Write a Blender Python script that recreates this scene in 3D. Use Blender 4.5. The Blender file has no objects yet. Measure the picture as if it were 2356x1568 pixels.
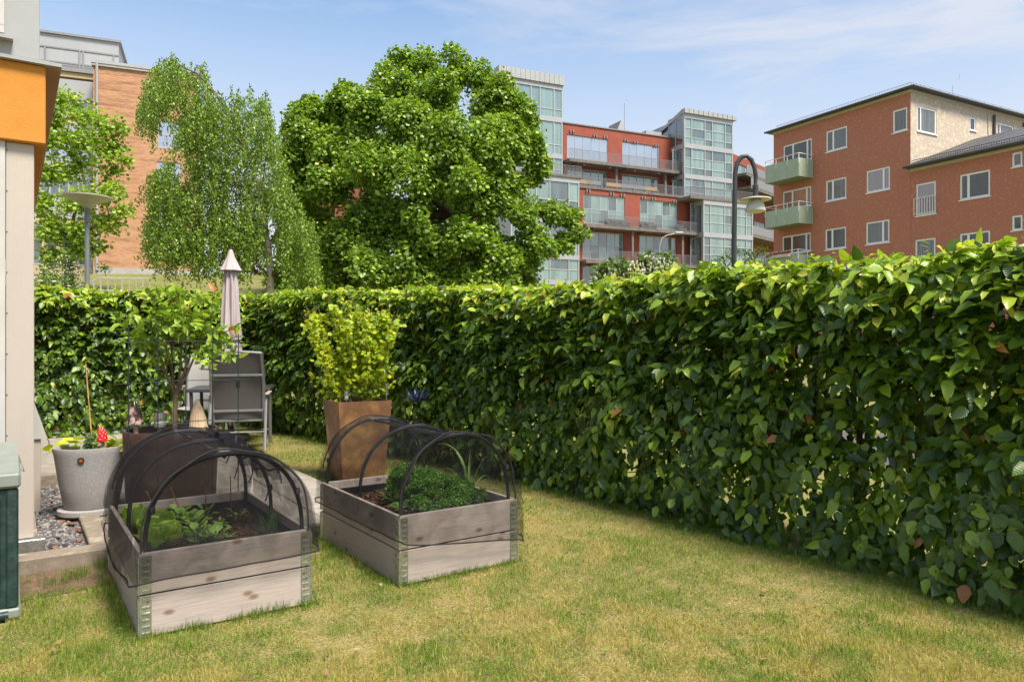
import bpy, math, random
import numpy as np
from mathutils import Vector, Matrix, Quaternion

random.seed(7)
RNG = np.random.default_rng(11)
SC = bpy.context.scene
COL = SC.collection

# ------------------------------------------------------------------ camera
EYE = 1.36            # eye height above the lawn (m)
FW, FH, FOC = 2356.0, 1568.0, 1680.0   # frame used for measuring, focal length in its pixels
cam_d = bpy.data.cameras.new('camera')
cam_d.sensor_width = 36.0
cam_d.lens = 36.0 * FOC / FW
cam_d.clip_start = 0.05
cam_d.clip_end = 3000
cam = bpy.data.objects.new('camera', cam_d)
cam.location = (0, 0, EYE)
cam.rotation_euler = (math.radians(90), 0, 0)
COL.objects.link(cam)
SC.camera = cam

# ------------------------------------------------------------------ light
SUN_DIR = Vector((0.68, -0.73, 0)).normalized()
SUN_EL = math.radians(59)
SUN_AZ = math.atan2(SUN_DIR.x, SUN_DIR.y)
world = bpy.data.worlds.new('World')
SC.world = world
world.use_nodes = True
wn, wl = world.node_tree.nodes, world.node_tree.links
wn.clear()
w_out = wn.new('ShaderNodeOutputWorld')
w_bg = wn.new('ShaderNodeBackground')
w_bg.inputs['Strength'].default_value = 0.14
w_sky = wn.new('ShaderNodeTexSky')
w_sky.sky_type = 'NISHITA'
w_sky.sun_disc = False
w_sky.sun_elevation = SUN_EL
w_sky.sun_rotation = SUN_AZ
w_sky.air_density = 1.0
w_sky.dust_density = 0.7
w_sky.ozone_density = 2.2
# thin high cloud: streaky noise on the sky direction, thicker towards the horizon
w_tc = wn.new('ShaderNodeTexCoord')
w_sep = wn.new('ShaderNodeSeparateXYZ')
wl.new(w_tc.outputs['Generated'], w_sep.inputs[0])
w_map = wn.new('ShaderNodeMapping')
w_map.inputs['Rotation'].default_value = (0.0, math.radians(14), 0.2)
w_map.inputs['Scale'].default_value = (1.0, 1.2, 4.2)
wl.new(w_tc.outputs['Generated'], w_map.inputs[0])
w_n = wn.new('ShaderNodeTexNoise')
w_n.inputs['Scale'].default_value = 2.3
w_n.inputs['Detail'].default_value = 5
w_n.inputs['Roughness'].default_value = 0.55
w_n.inputs['Distortion'].default_value = 0.6
wl.new(w_map.outputs[0], w_n.inputs['Vector'])
w_r = wn.new('ShaderNodeMapRange')
w_r.inputs['From Min'].default_value = 0.30
w_r.inputs['From Max'].default_value = 0.68
w_r.inputs['To Max'].default_value = 0.85
wl.new(w_n.outputs['Fac'], w_r.inputs['Value'])
w_h = wn.new('ShaderNodeMapRange')          # haze veil low in the sky
w_h.inputs['From Min'].default_value = 0.47
w_h.inputs['From Max'].default_value = 0.17
w_h.inputs['To Min'].default_value = 0.0
w_h.inputs['To Max'].default_value = 0.97
wl.new(w_sep.outputs['Z'], w_h.inputs['Value'])
w_add = wn.new('ShaderNodeMath')
w_add.operation = 'MAXIMUM'
wl.new(w_r.outputs[0], w_add.inputs[0])
wl.new(w_h.outputs[0], w_add.inputs[1])
w_mix = wn.new('ShaderNodeMixRGB')
wl.new(w_add.outputs[0], w_mix.inputs['Fac'])
w_mix.inputs['Color2'].default_value = (2.65, 2.70, 2.92, 1)
w_tint = wn.new('ShaderNodeMixRGB')
w_tint.blend_type = 'MULTIPLY'
w_tint.inputs['Fac'].default_value = 1
w_tint.inputs['Color2'].default_value = (0.58, 0.73, 0.76, 1)
wl.new(w_sky.outputs[0], w_tint.inputs['Color1'])
wl.new(w_tint.outputs[0], w_mix.inputs['Color1'])
wl.new(w_mix.outputs[0], w_bg.inputs['Color'])
wl.new(w_bg.outputs[0], w_out.inputs['Surface'])

sun_d = bpy.data.lights.new('sun', 'SUN')
sun_d.energy = 3.3
sun_d.angle = math.radians(18)
sun_d.color = (1.0, 0.93, 0.82)
sun = bpy.data.objects.new('sun', sun_d)
sd = Vector((SUN_DIR.x * math.cos(SUN_EL), SUN_DIR.y * math.cos(SUN_EL), math.sin(SUN_EL)))
sun.rotation_euler = sd.to_track_quat('Z', 'Y').to_euler()
sun.location = (6, -6, 20)
COL.objects.link(sun)

SC.view_settings.view_transform = 'Standard'
SC.view_settings.look = 'None'
SC.view_settings.exposure = 1.13
SC.view_settings.gamma = 1.0
SC.view_settings.use_curve_mapping = False
SC.render.engine = 'CYCLES'
SC.cycles.max_bounces = 8
SC.cycles.diffuse_bounces = 3
SC.cycles.glossy_bounces = 2
SC.cycles.transmission_bounces = 4
SC.cycles.transparent_max_bounces = 16
SC.cycles.use_denoising = True
SC.cycles.use_adaptive_sampling = True
SC.cycles.adaptive_threshold = 0.02

# ------------------------------------------------------------------ measuring
def G(x, y, z=0.0):
    """point at height z seen at frame position x, y"""
    s = (y - FH / 2) / (EYE - z)
    return Vector(((x - FW / 2) / s, FOC / s, z))

def P(x, y, d):
    """point at distance d along the view axis"""
    s = FOC / d
    return Vector(((x - FW / 2) / s, d, EYE - (y - FH / 2) / s))

def frame_px(p):
    return (FW / 2 + FOC * p[0] / p[1], FH / 2 + FOC * (EYE - p[2]) / p[1])

class Wall:
    """vertical plane of a facade: u runs along it, v towards the viewer, z up"""
    def __init__(self, px, dist, direction):
        self.o = Vector(((px - FW / 2) / FOC * dist, dist, 0))
        d = Vector((direction[0], direction[1], 0)).normalized()
        self.u = d
        n = Vector((d.y, -d.x, 0))
        if n.y > 0:
            n = -n
        self.n = n
    def uz(self, px, py, v=0.0):
        r = (px - FW / 2) / FOC
        q = self.o + self.n * v
        # q.x + u.x t = r (q.y + u.y t)
        t = (r * q.y - q.x) / (self.u.x - r * self.u.y)
        dist = q.y + self.u.y * t
        return t, EYE - (py - FH / 2) / FOC * dist
    def u_at(self, px, v=0.0):
        return self.uz(px, 0, v)[0]
    def matrix(self):
        # local axes: x = u, y = -n (into the building), z up
        m = Matrix.Identity(4)
        for i in range(3):
            m[i][0] = self.u[i]
            m[i][1] = -self.n[i]
            m[i][3] = self.o[i]
        return m

# ------------------------------------------------------------------ object helpers
def clean(d):
    return d

def link(name, data, parent=None):
    o = bpy.data.objects.new(name, data)
    COL.objects.link(o)
    if parent is not None:
        o.parent = parent
    return o

def props(o, label=None, cat=None, group=None, kind=None):
    if label: o['label'] = label
    if cat: o['category'] = cat
    if group: o['group'] = group
    if kind: o['kind'] = kind
    return o

def root(name, label, cat, loc=(0, 0, 0), rz=0.0, group=None, matrix=None):
    o = bpy.data.objects.new(name, None)
    o.empty_display_size = 0.1
    COL.objects.link(o)
    if matrix is not None:
        o.matrix_world = matrix
    else:
        o.location = loc
        o.rotation_euler = (0, 0, rz)
    props(o, label, cat, group)
    return o

class MB:
    """collects shapes and links them as one mesh object"""
    def __init__(self):
        self.v = []
        self.f = []
    def quad(self, a, b, c, d):
        n = len(self.v)
        self.v += [tuple(a), tuple(b), tuple(c), tuple(d)]
        self.f.append((n, n + 1, n + 2, n + 3))
        return self
    def poly(self, pts):
        n = len(self.v)
        self.v += [tuple(p) for p in pts]
        self.f.append(tuple(range(n, n + len(pts))))
        return self
    def box(self, x0, y0, z0, x1, y1, z1, bev=0.0):
        if x0 > x1: x0, x1 = x1, x0
        if y0 > y1: y0, y1 = y1, y0
        if z0 > z1: z0, z1 = z1, z0
        if bev <= 0:
            n = len(self.v)
            self.v += [(x, y, z) for z in (z0, z1) for (x, y) in ((x0, y0), (x1, y0), (x1, y1), (x0, y1))]
            for q in ((0, 3, 2, 1), (4, 5, 6, 7), (0, 1, 5, 4), (1, 2, 6, 5), (2, 3, 7, 6), (3, 0, 4, 7)):
                self.f.append(tuple(n + i for i in q))
            return self
        b = min(bev, (x1 - x0) * .45, (y1 - y0) * .45, (z1 - z0) * .45)
        n = len(self.v)
        idx = {}
        for sx in (0, 1):
            for sy in (0, 1):
                for sz in (0, 1):
                    X, Y, Z = (x0, x1)[sx], (y0, y1)[sy], (z0, z1)[sz]
                    bx, by, bz = (b, -b)[sx], (b, -b)[sy], (b, -b)[sz]
                    for k, p in enumerate(((X, Y + by, Z + bz), (X + bx, Y, Z + bz), (X + bx, Y + by, Z))):
                        idx[(sx, sy, sz, k)] = len(self.v)
                        self.v.append(p)
        I = idx
        for s in (0, 1):
            q = [I[(s, a, c, 0)] for (a, c) in ((0, 0), (1, 0), (1, 1), (0, 1))]
            self.f.append(tuple(q if s else q[::-1]))
            q = [I[(a, s, c, 1)] for (a, c) in ((0, 0), (1, 0), (1, 1), (0, 1))]
            self.f.append(tuple(q[::-1] if s else q))
            q = [I[(a, c, s, 2)] for (a, c) in ((0, 0), (1, 0), (1, 1), (0, 1))]
            self.f.append(tuple(q if s else q[::-1]))
        for a in (0, 1):
            for c in (0, 1):
                self.f.append((I[(a, c, 0, 0)], I[(a, c, 1, 0)], I[(a, c, 1, 1)], I[(a, c, 0, 1)]))
                self.f.append((I[(a, 0, c, 0)], I[(a, 1, c, 0)], I[(a, 1, c, 2)], I[(a, 0, c, 2)]))
                self.f.append((I[(0, a, c, 1)], I[(1, a, c, 1)], I[(1, a, c, 2)], I[(0, a, c, 2)]))
        for a in (0, 1):
            for c in (0, 1):
                for e in (0, 1):
                    self.f.append((I[(a, c, e, 0)], I[(a, c, e, 1)], I[(a, c, e, 2)]))
        return self
    def beam(self, p, q, w, h=None, up=(0, 0, 1)):
        h = w if h is None else h
        p, q = Vector(p), Vector(q)
        t = (q - p).normalized()
        u = Vector(up)
        if abs(t.dot(u)) > 0.98:
            u = Vector((0, 1, 0))
        s = t.cross(u).normalized()
        u = s.cross(t).normalized()
        n = len(self.v)
        for c in (p, q):
            for a, b in ((-1, -1), (1, -1), (1, 1), (-1, 1)):
                self.v.append(tuple(c + s * a * w / 2 + u * b * h / 2))
        for f in ((0, 1, 2, 3), (7, 6, 5, 4), (0, 4, 5, 1), (1, 5, 6, 2), (2, 6, 7, 3), (3, 7, 4, 0)):
            self.f.append(tuple(n + i for i in f))
        return self
    def tube(self, pts, r, sides=8, caps=True, flat=1.0):
        pts = [Vector(p) for p in pts]
        rs = list(r) if hasattr(r, '__len__') else [r] * len(pts)
        n0 = len(self.v)
        t0 = (pts[1] - pts[0]).normalized()
        a = Vector((0, 0, 1)) if abs(t0.z) < 0.9 else Vector((1, 0, 0))
        s = t0.cross(a).normalized()
        for i, p in enumerate(pts):
            if i == 0: t = pts[1] - pts[0]
            elif i == len(pts) - 1: t = pts[-1] - pts[-2]
            else: t = pts[i + 1] - pts[i - 1]
            if t.length < 1e-9: t = t0.copy()
            t.normalize()
            s = s - t * s.dot(t)
            if s.length < 1e-6:
                s = t.orthogonal()
            s.normalize()
            b = t.cross(s)
            for k in range(sides):
                an = 2 * math.pi * k / sides
                self.v.append(tuple(p + (s * math.cos(an) + b * math.sin(an) * flat) * rs[i]))
        for i in range(len(pts) - 1):
            for k in range(sides):
                a0 = n0 + i * sides + k
                a1 = n0 + i * sides + (k + 1) % sides
                self.f.append((a0, a1, a1 + sides, a0 + sides))
        if caps:
            self.f.append(tuple(n0 + k for k in range(sides))[::-1])
            m = n0 + (len(pts) - 1) * sides
            self.f.append(tuple(m + k for k in range(sides)))
        return self
    def lathe(self, prof, sides=24, c=(0, 0, 0), sx=1.0, sy=1.0, cap0=False, cap1=False, mod=None):
        n0 = len(self.v)
        for j, (r, z) in enumerate(prof):
            for k in range(sides):
                an = 2 * math.pi * k / sides
                rr = r * (mod(an, j, z) if mod else 1)
                self.v.append((c[0] + rr * math.cos(an) * sx, c[1] + rr * math.sin(an) * sy, c[2] + z))
        for j in range(len(prof) - 1):
            for k in range(sides):
                a0 = n0 + j * sides + k
                a1 = n0 + j * sides + (k + 1) % sides
                self.f.append((a0, a1, a1 + sides, a0 + sides))
        if cap0: self.f.append(tuple(n0 + k for k in range(sides))[::-1])
        if cap1:
            m = n0 + (len(prof) - 1) * sides
            self.f.append(tuple(m + k for k in range(sides)))
        return self
    def grid(self, fn, nu, nv):
        n0 = len(self.v)
        for i in range(nu + 1):
            for j in range(nv + 1):
                self.v.append(tuple(fn(i / nu, j / nv)))
        for i in range(nu):
            for j in range(nv):
                a = n0 + i * (nv + 1) + j
                self.f.append((a, a + 1, a + nv + 2, a + nv + 1))
        return self
    def ball(self, c, r, n=6, m=8, sq=(1, 1, 1)):
        n0 = len(self.v)
        for i in range(1, n):
            th = math.pi * i / n
            for k in range(m):
                an = 2 * math.pi * k / m
                self.v.append((c[0] + r * sq[0] * math.sin(th) * math.cos(an), c[1] + r * sq[1] * math.sin(th) * math.sin(an), c[2] + r * sq[2] * math.cos(th)))
        a = len(self.v); self.v.append((c[0], c[1], c[2] + r * sq[2]))
        b = len(self.v); self.v.append((c[0], c[1], c[2] - r * sq[2]))
        for i in range(n - 2):
            for k in range(m):
                p = n0 + i * m + k; q = n0 + i * m + (k + 1) % m
                self.f.append((p, p + m, q + m, q))
        for k in range(m):
            self.f.append((a, n0 + k, n0 + (k + 1) % m))
            e = n0 + (n - 2) * m
            self.f.append((b, e + (k + 1) % m, e + k))
        return self
    def mesh(self, name, mat, smooth=False):
        me = bpy.data.meshes.new(name)
        me.from_pydata(self.v, [], self.f)
        if mat is not None:
            me.materials.append(mat)
        if smooth:
            me.shade_smooth()
            try:
                me.set_sharp_from_angle(angle=math.radians(40))
            except Exception:
                pass
        me.update()
        return me
    def build(self, name, mat, parent=None, smooth=False):
        return link(name, self.mesh(name, mat, smooth), parent)

def np_mesh(name, verts, faces, mat, col=None, lc=None, smooth=False):
    """verts (N,3); faces: list of (M,k) int arrays"""
    me = bpy.data.meshes.new(name)
    verts = np.ascontiguousarray(verts, dtype=np.float32)
    me.vertices.add(len(verts))
    me.vertices.foreach_set('co', verts.ravel())
    loops = np.concatenate([f.ravel() for f in faces]).astype(np.int32)
    sizes = np.concatenate([np.full(len(f), f.shape[1]) for f in faces])
    starts = np.concatenate([[0], np.cumsum(sizes)[:-1]]).astype(np.int32)
    me.loops.add(len(loops))
    me.loops.foreach_set('vertex_index', loops)
    me.polygons.add(len(sizes))
    me.polygons.foreach_set('loop_start', starts)
    if smooth:
        me.polygons.foreach_set('use_smooth', np.ones(len(sizes), dtype=bool))
    if col is not None:
        at = me.attributes.new('col', 'FLOAT_COLOR', 'POINT')
        c4 = np.ones((len(verts), 4), dtype=np.float32)
        c4[:, :3] = col
        at.data.foreach_set('color', c4.ravel())
    if lc is not None:
        at = me.attributes.new('lc', 'FLOAT_VECTOR', 'POINT')
        at.data.foreach_set('vector', np.ascontiguousarray(lc, dtype=np.float32).ravel())
    me.update(calc_edges=True)
    if mat is not None:
        me.materials.append(mat)
    return me

# ------------------------------------------------------------------ materials
def nodes_of(m):
    m.use_nodes = True
    nt = m.node_tree
    return nt.nodes, nt.links, nt.nodes['Principled BSDF']

def ramp(n, l, fac, stops):
    r = n.new('ShaderNodeValToRGB')
    while len(r.color_ramp.elements) < len(stops):
        r.color_ramp.elements.new(0.5)
    for e, (p, c) in zip(r.color_ramp.elements, stops):
        e.position = p
        e.color = (*c, 1)
    l.new(fac, r.inputs['Fac'])
    return r.outputs['Color']

def mat(name, c1, c2=None, scale=6.0, rough=0.6, metal=0.0, bump=0.0, bscale=None, stretch=(1, 1, 1), spec=0.4,
        detail=5, lo=0.35, hi=0.68, rvar=0.12, c3=None, trans=0.0):
    m = bpy.data.materials.new(name)
    n, l, b = nodes_of(m)
    b.inputs['Metallic'].default_value = metal
    b.inputs['Roughness'].default_value = rough
    b.inputs['Specular IOR Level'].default_value = spec
    tc = n.new('ShaderNodeTexCoord')
    mp = n.new('ShaderNodeMapping')
    mp.inputs['Scale'].default_value = stretch
    l.new(tc.outputs['Object'], mp.inputs[0])
    ns = n.new('ShaderNodeTexNoise')
    ns.inputs['Scale'].default_value = scale
    ns.inputs['Detail'].default_value = detail
    ns.inputs['Roughness'].default_value = 0.6
    l.new(mp.outputs[0], ns.inputs['Vector'])
    if c2 is None:
        c2 = tuple(min(1, x * 0.86) for x in c1)
    stops = [(lo, c1), (hi, c2)] if c3 is None else [(lo, c1), ((lo + hi) / 2, c2), (hi, c3)]
    l.new(ramp(n, l, ns.outputs['Fac'], stops), b.inputs['Base Color'])
    mr = n.new('ShaderNodeMapRange')
    mr.inputs['To Min'].default_value = max(0.02, rough - rvar)
    mr.inputs['To Max'].default_value = min(1, rough + rvar)
    l.new(ns.outputs['Fac'], mr.inputs['Value'])
    l.new(mr.outputs[0], b.inputs['Roughness'])
    if bump:
        nb = n.new('ShaderNodeTexNoise')
        nb.inputs['Scale'].default_value = bscale or scale * 6
        nb.inputs['Detail'].default_value = 4
        l.new(mp.outputs[0], nb.inputs['Vector'])
        bp = n.new('ShaderNodeBump')
        bp.inputs['Strength'].default_value = min(1, bump)
        bp.inputs['Distance'].default_value = 0.02 * max(1, bump)
        l.new(nb.outputs['Fac'], bp.inputs['Height'])
        l.new(bp.outputs[0], b.inputs['Normal'])
    return m

def leaf_mat(name, trans=0.35, rough=0.42, veins=False, spec=0.45, tint=(1.25, 1.3, 0.55)):
    m = bpy.data.materials.new(name)
    n, l, b = nodes_of(m)
    at = n.new('ShaderNodeAttribute'); at.attribute_name = 'col'
    oi = n.new('ShaderNodeObjectInfo')
    base = at.outputs['Color']
    tc = n.new('ShaderNodeTexCoord')
    ns = n.new('ShaderNodeTexNoise'); ns.inputs['Scale'].default_value = 60
    l.new(tc.outputs['Object'], ns.inputs['Vector'])
    hv = n.new('ShaderNodeHueSaturation')
    mr = n.new('ShaderNodeMapRange'); mr.inputs['To Min'].default_value = 0.8; mr.inputs['To Max'].default_value = 1.2
    l.new(ns.outputs['Fac'], mr.inputs['Value'])
    l.new(mr.outputs[0], hv.inputs['Value'])
    l.new(base, hv.inputs['Color'])
    base = hv.outputs[0]
    if veins:
        lc = n.new('ShaderNodeAttribute'); lc.attribute_name = 'lc'
        sp = n.new('ShaderNodeSeparateXYZ'); l.new(lc.outputs['Vector'], sp.inputs[0])
        ab = n.new('ShaderNodeMath'); ab.operation = 'ABSOLUTE'; l.new(sp.outputs['X'], ab.inputs[0])
        ml = n.new('ShaderNodeMath'); ml.operation = 'MULTIPLY'; ml.inputs[1].default_value = 0.75; l.new(ab.outputs[0], ml.inputs[0])
        sb = n.new('ShaderNodeMath'); sb.operation = 'SUBTRACT'; l.new(sp.outputs['Y'], sb.inputs[0]); l.new(ml.outputs[0], sb.inputs[1])
        m2 = n.new('ShaderNodeMath'); m2.operation = 'MULTIPLY'; m2.inputs[1].default_value = 48; l.new(sb.outputs[0], m2.inputs[0])
        sn = n.new('ShaderNodeMath'); sn.operation = 'SINE'; l.new(m2.outputs[0], sn.inputs[0])
        bp = n.new('ShaderNodeBump'); bp.inputs['Strength'].default_value = 0.16; bp.inputs['Distance'].default_value = 0.003
        l.new(sn.outputs[0], bp.inputs['Height'])
        l.new(bp.outputs[0], b.inputs['Normal'])
        cv = n.new('ShaderNodeMapRange'); cv.inputs['From Min'].default_value = -1; cv.inputs['To Min'].default_value = 0.93; cv.inputs['To Max'].default_value = 1.06
        l.new(sn.outputs[0], cv.inputs['Value'])
        h2 = n.new('ShaderNodeHueSaturation'); l.new(cv.outputs[0], h2.inputs['Value']); l.new(base, h2.inputs['Color'])
        base = h2.outputs[0]
    l.new(base, b.inputs['Base Color'])
    b.inputs['Roughness'].default_value = rough
    b.inputs['Specular IOR Level'].default_value = spec
    tr = n.new('ShaderNodeBsdfTranslucent')
    mx = n.new('ShaderNodeMixRGB'); mx.blend_type = 'MULTIPLY'; mx.inputs['Fac'].default_value = 1
    mx.inputs['Color2'].default_value = (*tint, 1)
    l.new(base, mx.inputs['Color1'])
    l.new(mx.outputs[0], tr.inputs['Color'])
    ms = n.new('ShaderNodeMixShader'); ms.inputs['Fac'].default_value = trans
    l.new(b.outputs[0], ms.inputs[1]); l.new(tr.outputs[0], ms.inputs[2])
    l.new(ms.outputs[0], n['Material Output'].inputs['Surface'])
    return m

def glass_mat(name, c, c2=None, rough=0.06, scale=0.6, spec=1.0, stretch=(1, 1, 0.2)):
    """window pane seen from outside: a reflecting skin over a dim room or blind"""
    m = mat(name, c, c2 or tuple(x * .6 for x in c), scale=scale, rough=rough, spec=spec, rvar=0.03, stretch=stretch, detail=2)
    m.node_tree.nodes['Principled BSDF'].inputs['IOR'].default_value = 1.9
    return m

# ------------------------------------------------------------------ leaves
def norm(a):
    return a / np.maximum(np.linalg.norm(a, axis=-1, keepdims=True), 1e-9)

def frames(tip, nrm):
    """rotation matrices (N,3,3) with columns side, tip, normal"""
    t = norm(tip)
    n = nrm - t * (nrm * t).sum(1, keepdims=True)
    n = norm(n)
    s = np.cross(t, n)
    return np.stack([s, t, n], axis=2)

def ovate(w=0.34, droop=0.25, fold=0.25, rows=((0, 0), (.12, .62), (.38, 1.0), (.7, .72), (.9, .28), (1, 0)), wave=0.0):
    v = []; f4 = []; f3 = []
    ids = []
    for i, (y, h) in enumerate(rows):
        hx = h * w
        zc = -droop * y * y
        wv = wave * math.sin(i * 2.4)
        if hx == 0:
            ids.append((len(v),) * 3); v.append((0, y, zc))
        else:
            a = len(v)
            v += [(-hx, y, zc + hx * fold + wv), (0, y, zc), (hx, y, zc + hx * fold - wv)]
            ids.append((a, a + 1, a + 2))
    for a, b in zip(ids[:-1], ids[1:]):
        for s in (0, 1):
            q = (a[s], a[s + 1], b[s + 1], b[s])
            u = []
            for k in q:
                if k not in u: u.append(k)
            (f4 if len(u) == 4 else f3).append(tuple(u))
    return np.array(v, float), [np.array(x) for x in (f4, f3) if x]

def lobed(pts, fold=0.15, droop=0.2, centre=(0, 0.35)):
    """leaf from an outline fanned round a centre"""
    v = [(centre[0], centre[1], -droop * centre[1] ** 2)]
    for x, y in pts:
        v.append((x, y, -droop * (y * y + x * x) + fold * abs(x)))
    n = len(pts)
    f = [(0, i, i + 1) for i in range(1, n)] + [(0, n, 1)]
    return np.array(v, float), [np.array(f)]

MAPLE = lobed([(0, 0), (.52, .25), (.32, .92), (-.32, .92), (-.52, .25)], fold=.3)
CURRANT = lobed([(0, .05), (.28, -.06), (.46, .2), (.4, .42), (.5, .66), (.22, .72), (0, 1.0), (-.22, .72), (-.5, .66), (-.4, .42), (-.46, .2), (-.28, -.06)], fold=.2)
BEECH = [ovate(0.31, 0.28, 0.38, wave=.03), ovate(0.33, 0.12, 0.25, wave=.04), ovate(0.28, 0.5, 0.5, wave=.02)]
SMALL = ovate(0.32, 0.2, 0.2, rows=((0, 0), (.4, 1), (1, 0)))
TINY = (np.array([(0, 0, 0), (.33, .42, .06), (0, 1, -.12), (-.33, .42, .06)], float), [np.array([(0, 1, 2, 3)])])
BEECH_L = [ovate(0.31, 0.3, 0.40, rows=((0, 0), (.3, 1.0), (.72, .74), (1, 0))), ovate(0.28, 0.55, 0.5, rows=((0, 0), (.28, .95), (.7, .8), (1, 0))), ovate(0.33, 0.08, 0.2, rows=((0, 0), (.34, 1.0), (.75, .7), (1, 0)))]
OVAL = [ovate(0.27, 0.3, 0.3), ovate(0.24, 0.5, 0.45), ovate(0.3, 0.1, 0.25)]

def leaf_mesh(name, tmpls, pos, R, scale, col, material, lc=False):
    """one mesh holding every given leaf"""
    N = len(pos)
    which = RNG.integers(0, len(tmpls), N)
    V = []; C = []; FS = {3: [], 4: []}; L = []
    off = 0
    for k, (tv, tf) in enumerate(tmpls):
        ix = np.nonzero(which == k)[0]
        if len(ix) == 0: continue
        vv = np.einsum('nij,kj->nki', R[ix], tv) * scale[ix][:, None, None] + pos[ix][:, None, :]
        V.append(vv.reshape(-1, 3))
        C.append(np.repeat(col[ix], len(tv), axis=0))
        if lc: L.append(np.tile(tv, (len(ix), 1)))
        base = (np.arange(len(ix)) * len(tv) + off)[:, None, None]
        for f in tf:
            FS[f.shape[1]].append((f[None] + base).reshape(-1, f.shape[1]))
        off += len(ix) * len(tv)
    faces = [np.concatenate(FS[k]) for k in (4, 3) if FS[k]]
    return np_mesh(name, np.concatenate(V), faces, material, np.concatenate(C), np.concatenate(L) if lc else None, smooth=True)

def plant_leaves(parent, base, tmpls, pos, R, scale, palette, pick, material, indiv=None, limit=300, lc=False, part='leaf', mass='foliage', jitter=0.12, mass_tmpls=None):
    """the leaves that show largest become objects of their own, the rest one mesh part"""
    base = np.array(base)
    pos = np.asarray(pos); N = len(pos)
    palette = np.array(palette)
    pick = np.asarray(pick)
    if indiv is None:
        indiv = np.arange(N) if N <= limit else np.argsort(pos[:, 1] / np.maximum(scale, 1e-6))[:limit]
    indiv = np.asarray(indiv)[:limit]
    rest = np.ones(N, bool); rest[indiv] = False
    shared = {}
    for i in indiv:
        k = int(pick[i]); t = int(RNG.integers(0, len(tmpls)))
        if (k, t) not in shared:
            tv, tf = tmpls[t]
            shared[(k, t)] = np_mesh(part, tv, tf, material, np.tile(palette[k], (len(tv), 1)), tv if lc else None, smooth=True)
        o = link(part, shared[(k, t)], parent)
        m = Matrix([list(R[i][r]) for r in range(3)]).to_4x4()
        o.matrix_local = Matrix.Translation(Vector(pos[i] - base)) @ m @ Matrix.Diagonal((scale[i],) * 3).to_4x4()
    if rest.sum() > 0:
        c = palette[pick[rest]] * (1 + RNG.normal(0, jitter, (rest.sum(), 1)))
        me = leaf_mesh(mass, mass_tmpls or tmpls, pos[rest] - base, R[rest], scale[rest], np.clip(c, 0.005, 1), material, lc)
        o = link(mass, me, parent)
        o['kind'] = 'stuff'
        return o

def rand_dirs(n):
    a = RNG.normal(size=(n, 3))
    return norm(a)

# ================================================================== THE GARDEN FRAME
ANG = math.radians(34.5)                 # house, paving and beds all stand on this angle
E2 = Vector((math.cos(ANG), math.sin(ANG), 0))    # along the house front, to the right
E1 = Vector((-math.sin(ANG), math.cos(ANG), 0))   # away along the house side
ORG = Vector((-2.65, 4.59, 0))
def gd(a, b, z=0.0):
    return ORG + E2 * a + E1 * b + Vector((0, 0, z))
def ab(x, y):
    dx, dy = x - ORG.x, y - ORG.y
    return dx * E2.x + dy * E2.y, dx * E1.x + dy * E1.y

def sstep(a, b, x):
    t = np.clip((np.asarray(x, float) - a) / (b - a), 0, 1)
    return t * t * (3 - 2 * t)

def ground_z(x, y):
    x = np.asarray(x, float); y = np.asarray(y, float)
    left = np.interp(y, [13, 17, 24, 30, 50, 58, 400], [0, 0.25, 1.9, 3.3, 5.95, 6.2, 6.2])
    right = np.interp(y, [18, 40, 80, 150, 600], [0, 0.9, 3.0, 4.0, 5.0])
    m = sstep(-2.5, -9.0, x + (y - 25) * 0.04)
    return left * m + right * (1 - m)

def snoise(x, y, seed=0, f=1.0):
    """cheap smooth noise in -1..1"""
    r = np.random.default_rng(seed)
    out = 0
    for k in range(7):
        a = r.uniform(0, 2 * math.pi); w = f * r.uniform(0.6, 2.2); p = r.uniform(0, 6.28)
        out = out + np.sin((x * math.cos(a) + y * math.sin(a)) * w + p) / (0.7 + 0.5 * w / f)
    return out / 3.0

# ------------------------------------------------------------------ materials of the setting
M = {}
M['hill'] = mat('hill_grass', (.12, .13, .03), (.22, .20, .07), scale=0.9, rough=.95, bump=1, bscale=3, c3=(.09, .14, .025), spec=.1)
def lawn_material():
    m = bpy.data.materials.new('lawn_soil')
    n, l, b = nodes_of(m)
    tc = n.new('ShaderNodeTexCoord')
    n1 = n.new('ShaderNodeTexNoise'); n1.inputs['Scale'].default_value = 1.7; n1.inputs['Detail'].default_value = 6
    n2 = n.new('ShaderNodeTexNoise'); n2.inputs['Scale'].default_value = 90; n2.inputs['Detail'].default_value = 4
    l.new(tc.outputs['Object'], n1.inputs['Vector']); l.new(tc.outputs['Object'], n2.inputs['Vector'])
    ca = ramp(n, l, n1.outputs['Fac'], [(.35, (.16, .17, .04)), (.6, (.34, .27, .10))])
    cb = ramp(n, l, n2.outputs['Fac'], [(.35, (.06, .05, .02)), (.65, (.40, .31, .14))])
    mx = n.new('ShaderNodeMixRGB'); mx.inputs['Fac'].default_value = .6
    l.new(ca, mx.inputs['Color1']); l.new(cb, mx.inputs['Color2'])
    l.new(mx.outputs[0], b.inputs['Base Color'])
    b.inputs['Roughness'].default_value = .95; b.inputs['Specular IOR Level'].default_value = .1
    bp = n.new('ShaderNodeBump'); bp.inputs['Strength'].default_value = .8; bp.inputs['Distance'].default_value = .01
    l.new(n2.outputs['Fac'], bp.inputs['Height']); l.new(bp.outputs[0], b.inputs['Normal'])
    return m
M['lawn'] = lawn_material()
M['soil'] = mat('garden_soil', (.02, .012, .007), (.075, .04, .02), scale=30, rough=.95, bump=1, bscale=70, c3=(.12, .075, .045), spec=.15)
M['bare'] = mat('bare_ground', (.14, .09, .06), (.22, .15, .1), scale=9, rough=.95, bump=.8, bscale=90, spec=.1)
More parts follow.
